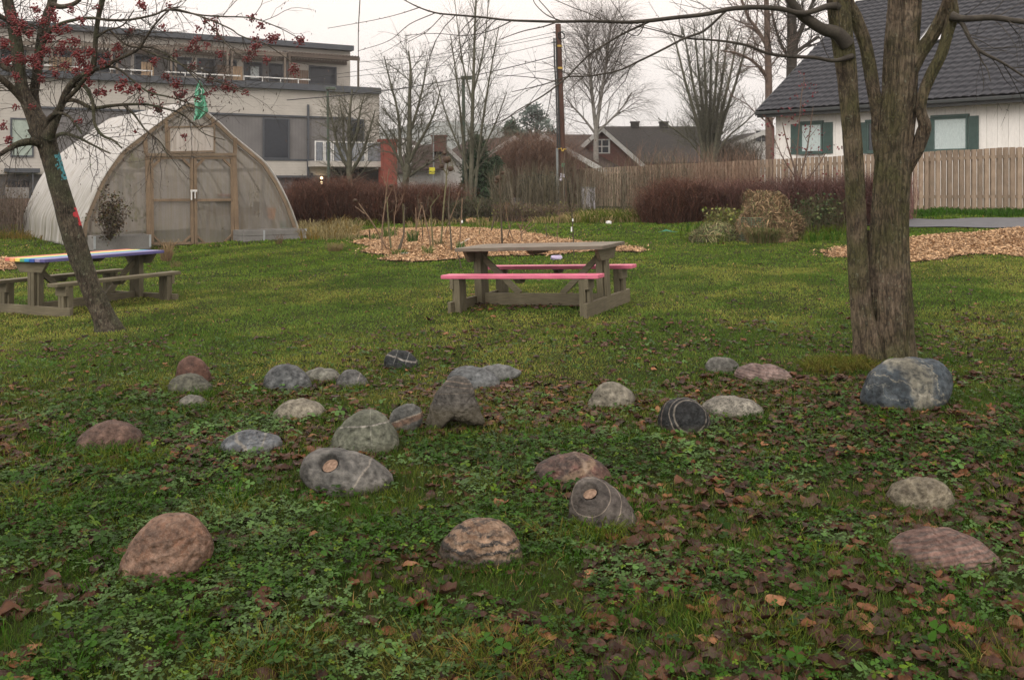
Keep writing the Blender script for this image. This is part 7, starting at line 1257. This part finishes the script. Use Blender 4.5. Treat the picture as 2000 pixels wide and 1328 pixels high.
def unit_rows(v): return v / (np.linalg.norm(v, axis=1, keepdims=True) + 1e-9)
YH = G(1510, 474).y; gH = G(1510, 474); root = thing('compost_heap', 'tall heap of old brown hay spilling from a green mesh basket', 'compost heap', tuple(gH))
sc1 = 1 / F * (YH + .5); out_h = [(1456,470),(1452,440),(1466,418),(1468,398),(1478,382),(1502,374),(1524,377),(1540,394),(1550,414),(1570,424),(1578,450),(1572,472)]
V, Fc = ico(6); pts = [((a - 1510) * sc1, (474 - q) * sc1) for a, q in out_h]; th = np.array([math.atan2(z, x) for x, z in pts]); R = np.array([math.hypot(x, z) for x, z in pts]); k_ = np.argsort(th); a = np.arctan2(V[:, 2], V[:, 0]); Rr = np.where(a > -.1, np.interp(a, th[k_], R[k_]), .6)
P = np.stack([V[:, 0] * Rr * .9, V[:, 1] * .6, np.where(V[:, 2] > 0, V[:, 2] * Rr, V[:, 2] * .15)], 1); P *= (1 + (fbm(V * 3 + 3, 4, 8) - .5) * .5 + (fbm(V * 9, 3, 9) - .5) * .25)[:, None]; P[:, 1] += .5
o = npmesh('heap', P, [Fc], HAY, smooth=True); o.parent = root; strands(root, P - np.array([0, .5, 0]), 9000, [(.21,.14,.075),(.14,.09,.05),(.29,.205,.115),(.08,.055,.03),(.10,.11,.04)], .16, .006, .5)
root.children[-1].location = (0, .5, 0)
b = MB(); n = 22
V = []; cx = (1490 - 1510) * sc1
for q in range(12):
    for k in range(n + 1): aa = math.pi + math.pi * k / n * 1.0; r = .40 + .015 * math.sin(k * 1.7 + q); V.append((cx + math.cos(aa) * r, .38 + math.sin(aa) * r, q / 11 * .5))
for q in range(12): b.tube([V[q * (n + 1) + k] for k in range(n + 1)], .006, 4)
for k in range(n + 1): b.tube([V[q * (n + 1) + k] for q in range(12)], .005, 4)
b.build('mesh_basket', Mplain('green wire', (.10, .14, .09), .5), root)
Gc = P.copy(); 
tufts([(1470 + q * 4.5, 476 - abs(q - 5) * .3, .12, 130, .32, (.12, .15, .05) if q % 2 else (.22, .17, .09), .010, .7) for q in range(11)], 'heap_grass', 'grass and stems growing around the compost heap')
wp = thing('weed_pile', 'low pile of pulled weeds and twigs left of the compost heap', 'weed pile', tuple(G(1405, 470))); 
V, Fc = ico(5); P = V * np.array([.62, .4, .26]); P[:, 2] = np.where(P[:, 2] < 0, P[:, 2] * .2, P[:, 2]); P *= (1 + (fbm(V * 2.5 + 5, 4, 15) - .5) * .7)[:, None]; o = npmesh('pile', P, [Fc], M2('weed mass', (.03, .035, .018), (.07, .06, .03), 12, .95, 1, .02), smooth=True); o.parent = wp; strands(wp, P, 2200, [(.10,.12,.04),(.2,.15,.08),(.06,.05,.03),(.3,.28,.14),(.12,.16,.06)], .22, .006, 0)
# ============================================================ SMALL THINGS
def chunk(name, label, cat, px, py, w_, h, d_, m_, seed):
    g = G(px, py); V, Fc = ico(4); s_ = np.sign(V) * np.abs(V) ** .6; P = s_ * np.array([w_, d_, h]) / 2 * (1 + (fbm(V * 2.5 + seed, 3, seed) - .5) * .6)[:, None]; P[:, 2] += h * .35; tag(npmesh(name, P, [Fc], m_, smooth=True, loc=g), label, cat)
CUT = M2('cut wood', (.42, .24, .13), (.58, .36, .21), 9, .7)
chunk('wood_block', 'orange-tan cut log lying in front of the slender tree', 'log', 921, 435, .36, .17, .2, CUT, 3); chunk('wood_block', 'small tan cut log beside the low thicket, right of the bigger one', 'log', 950, 434, .16, .17, .15, CUT, 6)
chunk('plastic_bag', 'crumpled lilac plastic bag on the lawn behind the pink bench table', 'bag', 1087, 507, .20, .09, .14, M2('lilac plastic', (.40, .34, .52), (.52, .46, .62), 12, .4), 9)
chunk('paper_scrap', 'crumpled white scrap on the grass before the fence thicket', 'litter', 1189, 438, .16, .11, .1, M2('white scrap', (.62, .62, .6), (.72, .72, .7), 9, .7), 12)
g = G(1305, 455); b = MB()
for k in range(6): b.tube([(-.24 + .02 * k, .02 * k, .02), (-.06, .03 * k - .1, .05 + .006 * k), (.1, .03 * k - .1, .03), (.24, .02 * k, .02)], .004, 5)
tag(b.build('green_netting', Mplain('teal netting', (.04, .22, .14), .5), None, 0, tuple(g)), 'tangle of teal green netting on the grass in front of the round shrub', 'netting')
g = G(905, 480); b = MB(); b.bar((-.1, 0, .03), (.14, 0, .16), .05, .01); tag(b.build('white_marker', Mplain('label white', (.75, .76, .74), .5), None, 0, tuple(g)), 'white flat plant marker leaning beside the left corner of the table', 'marker')
g = G(802, 500); chunk('pale_rock', 'small pale rock at the edge of the wood-chip bed', 'rock', 790, 499, .18, .07, .12, M2('pale rock', (.3, .3, .28), (.4, .4, .37), 9, .8), 14)

# ============================================================ THIN MIST
b = MB(); b.box((-915, -75, -4), (915, 1120, 75)); m = bpy.data.materials.new('mist'); m.use_nodes = True; t = m.node_tree; t.nodes.clear(); ou = t.nodes.new('ShaderNodeOutputMaterial'); pv = t.nodes.new('ShaderNodeVolumePrincipled')
pv.inputs['Color'].default_value = (.93, .92, .91, 1); pv.inputs['Density'].default_value = .00055; pv.inputs['Anisotropy'].default_value = .2; t.links.new(pv.outputs[0], ou.inputs['Volume'])
hz = b.build('haze', m); hz['kind'] = 'stuff'
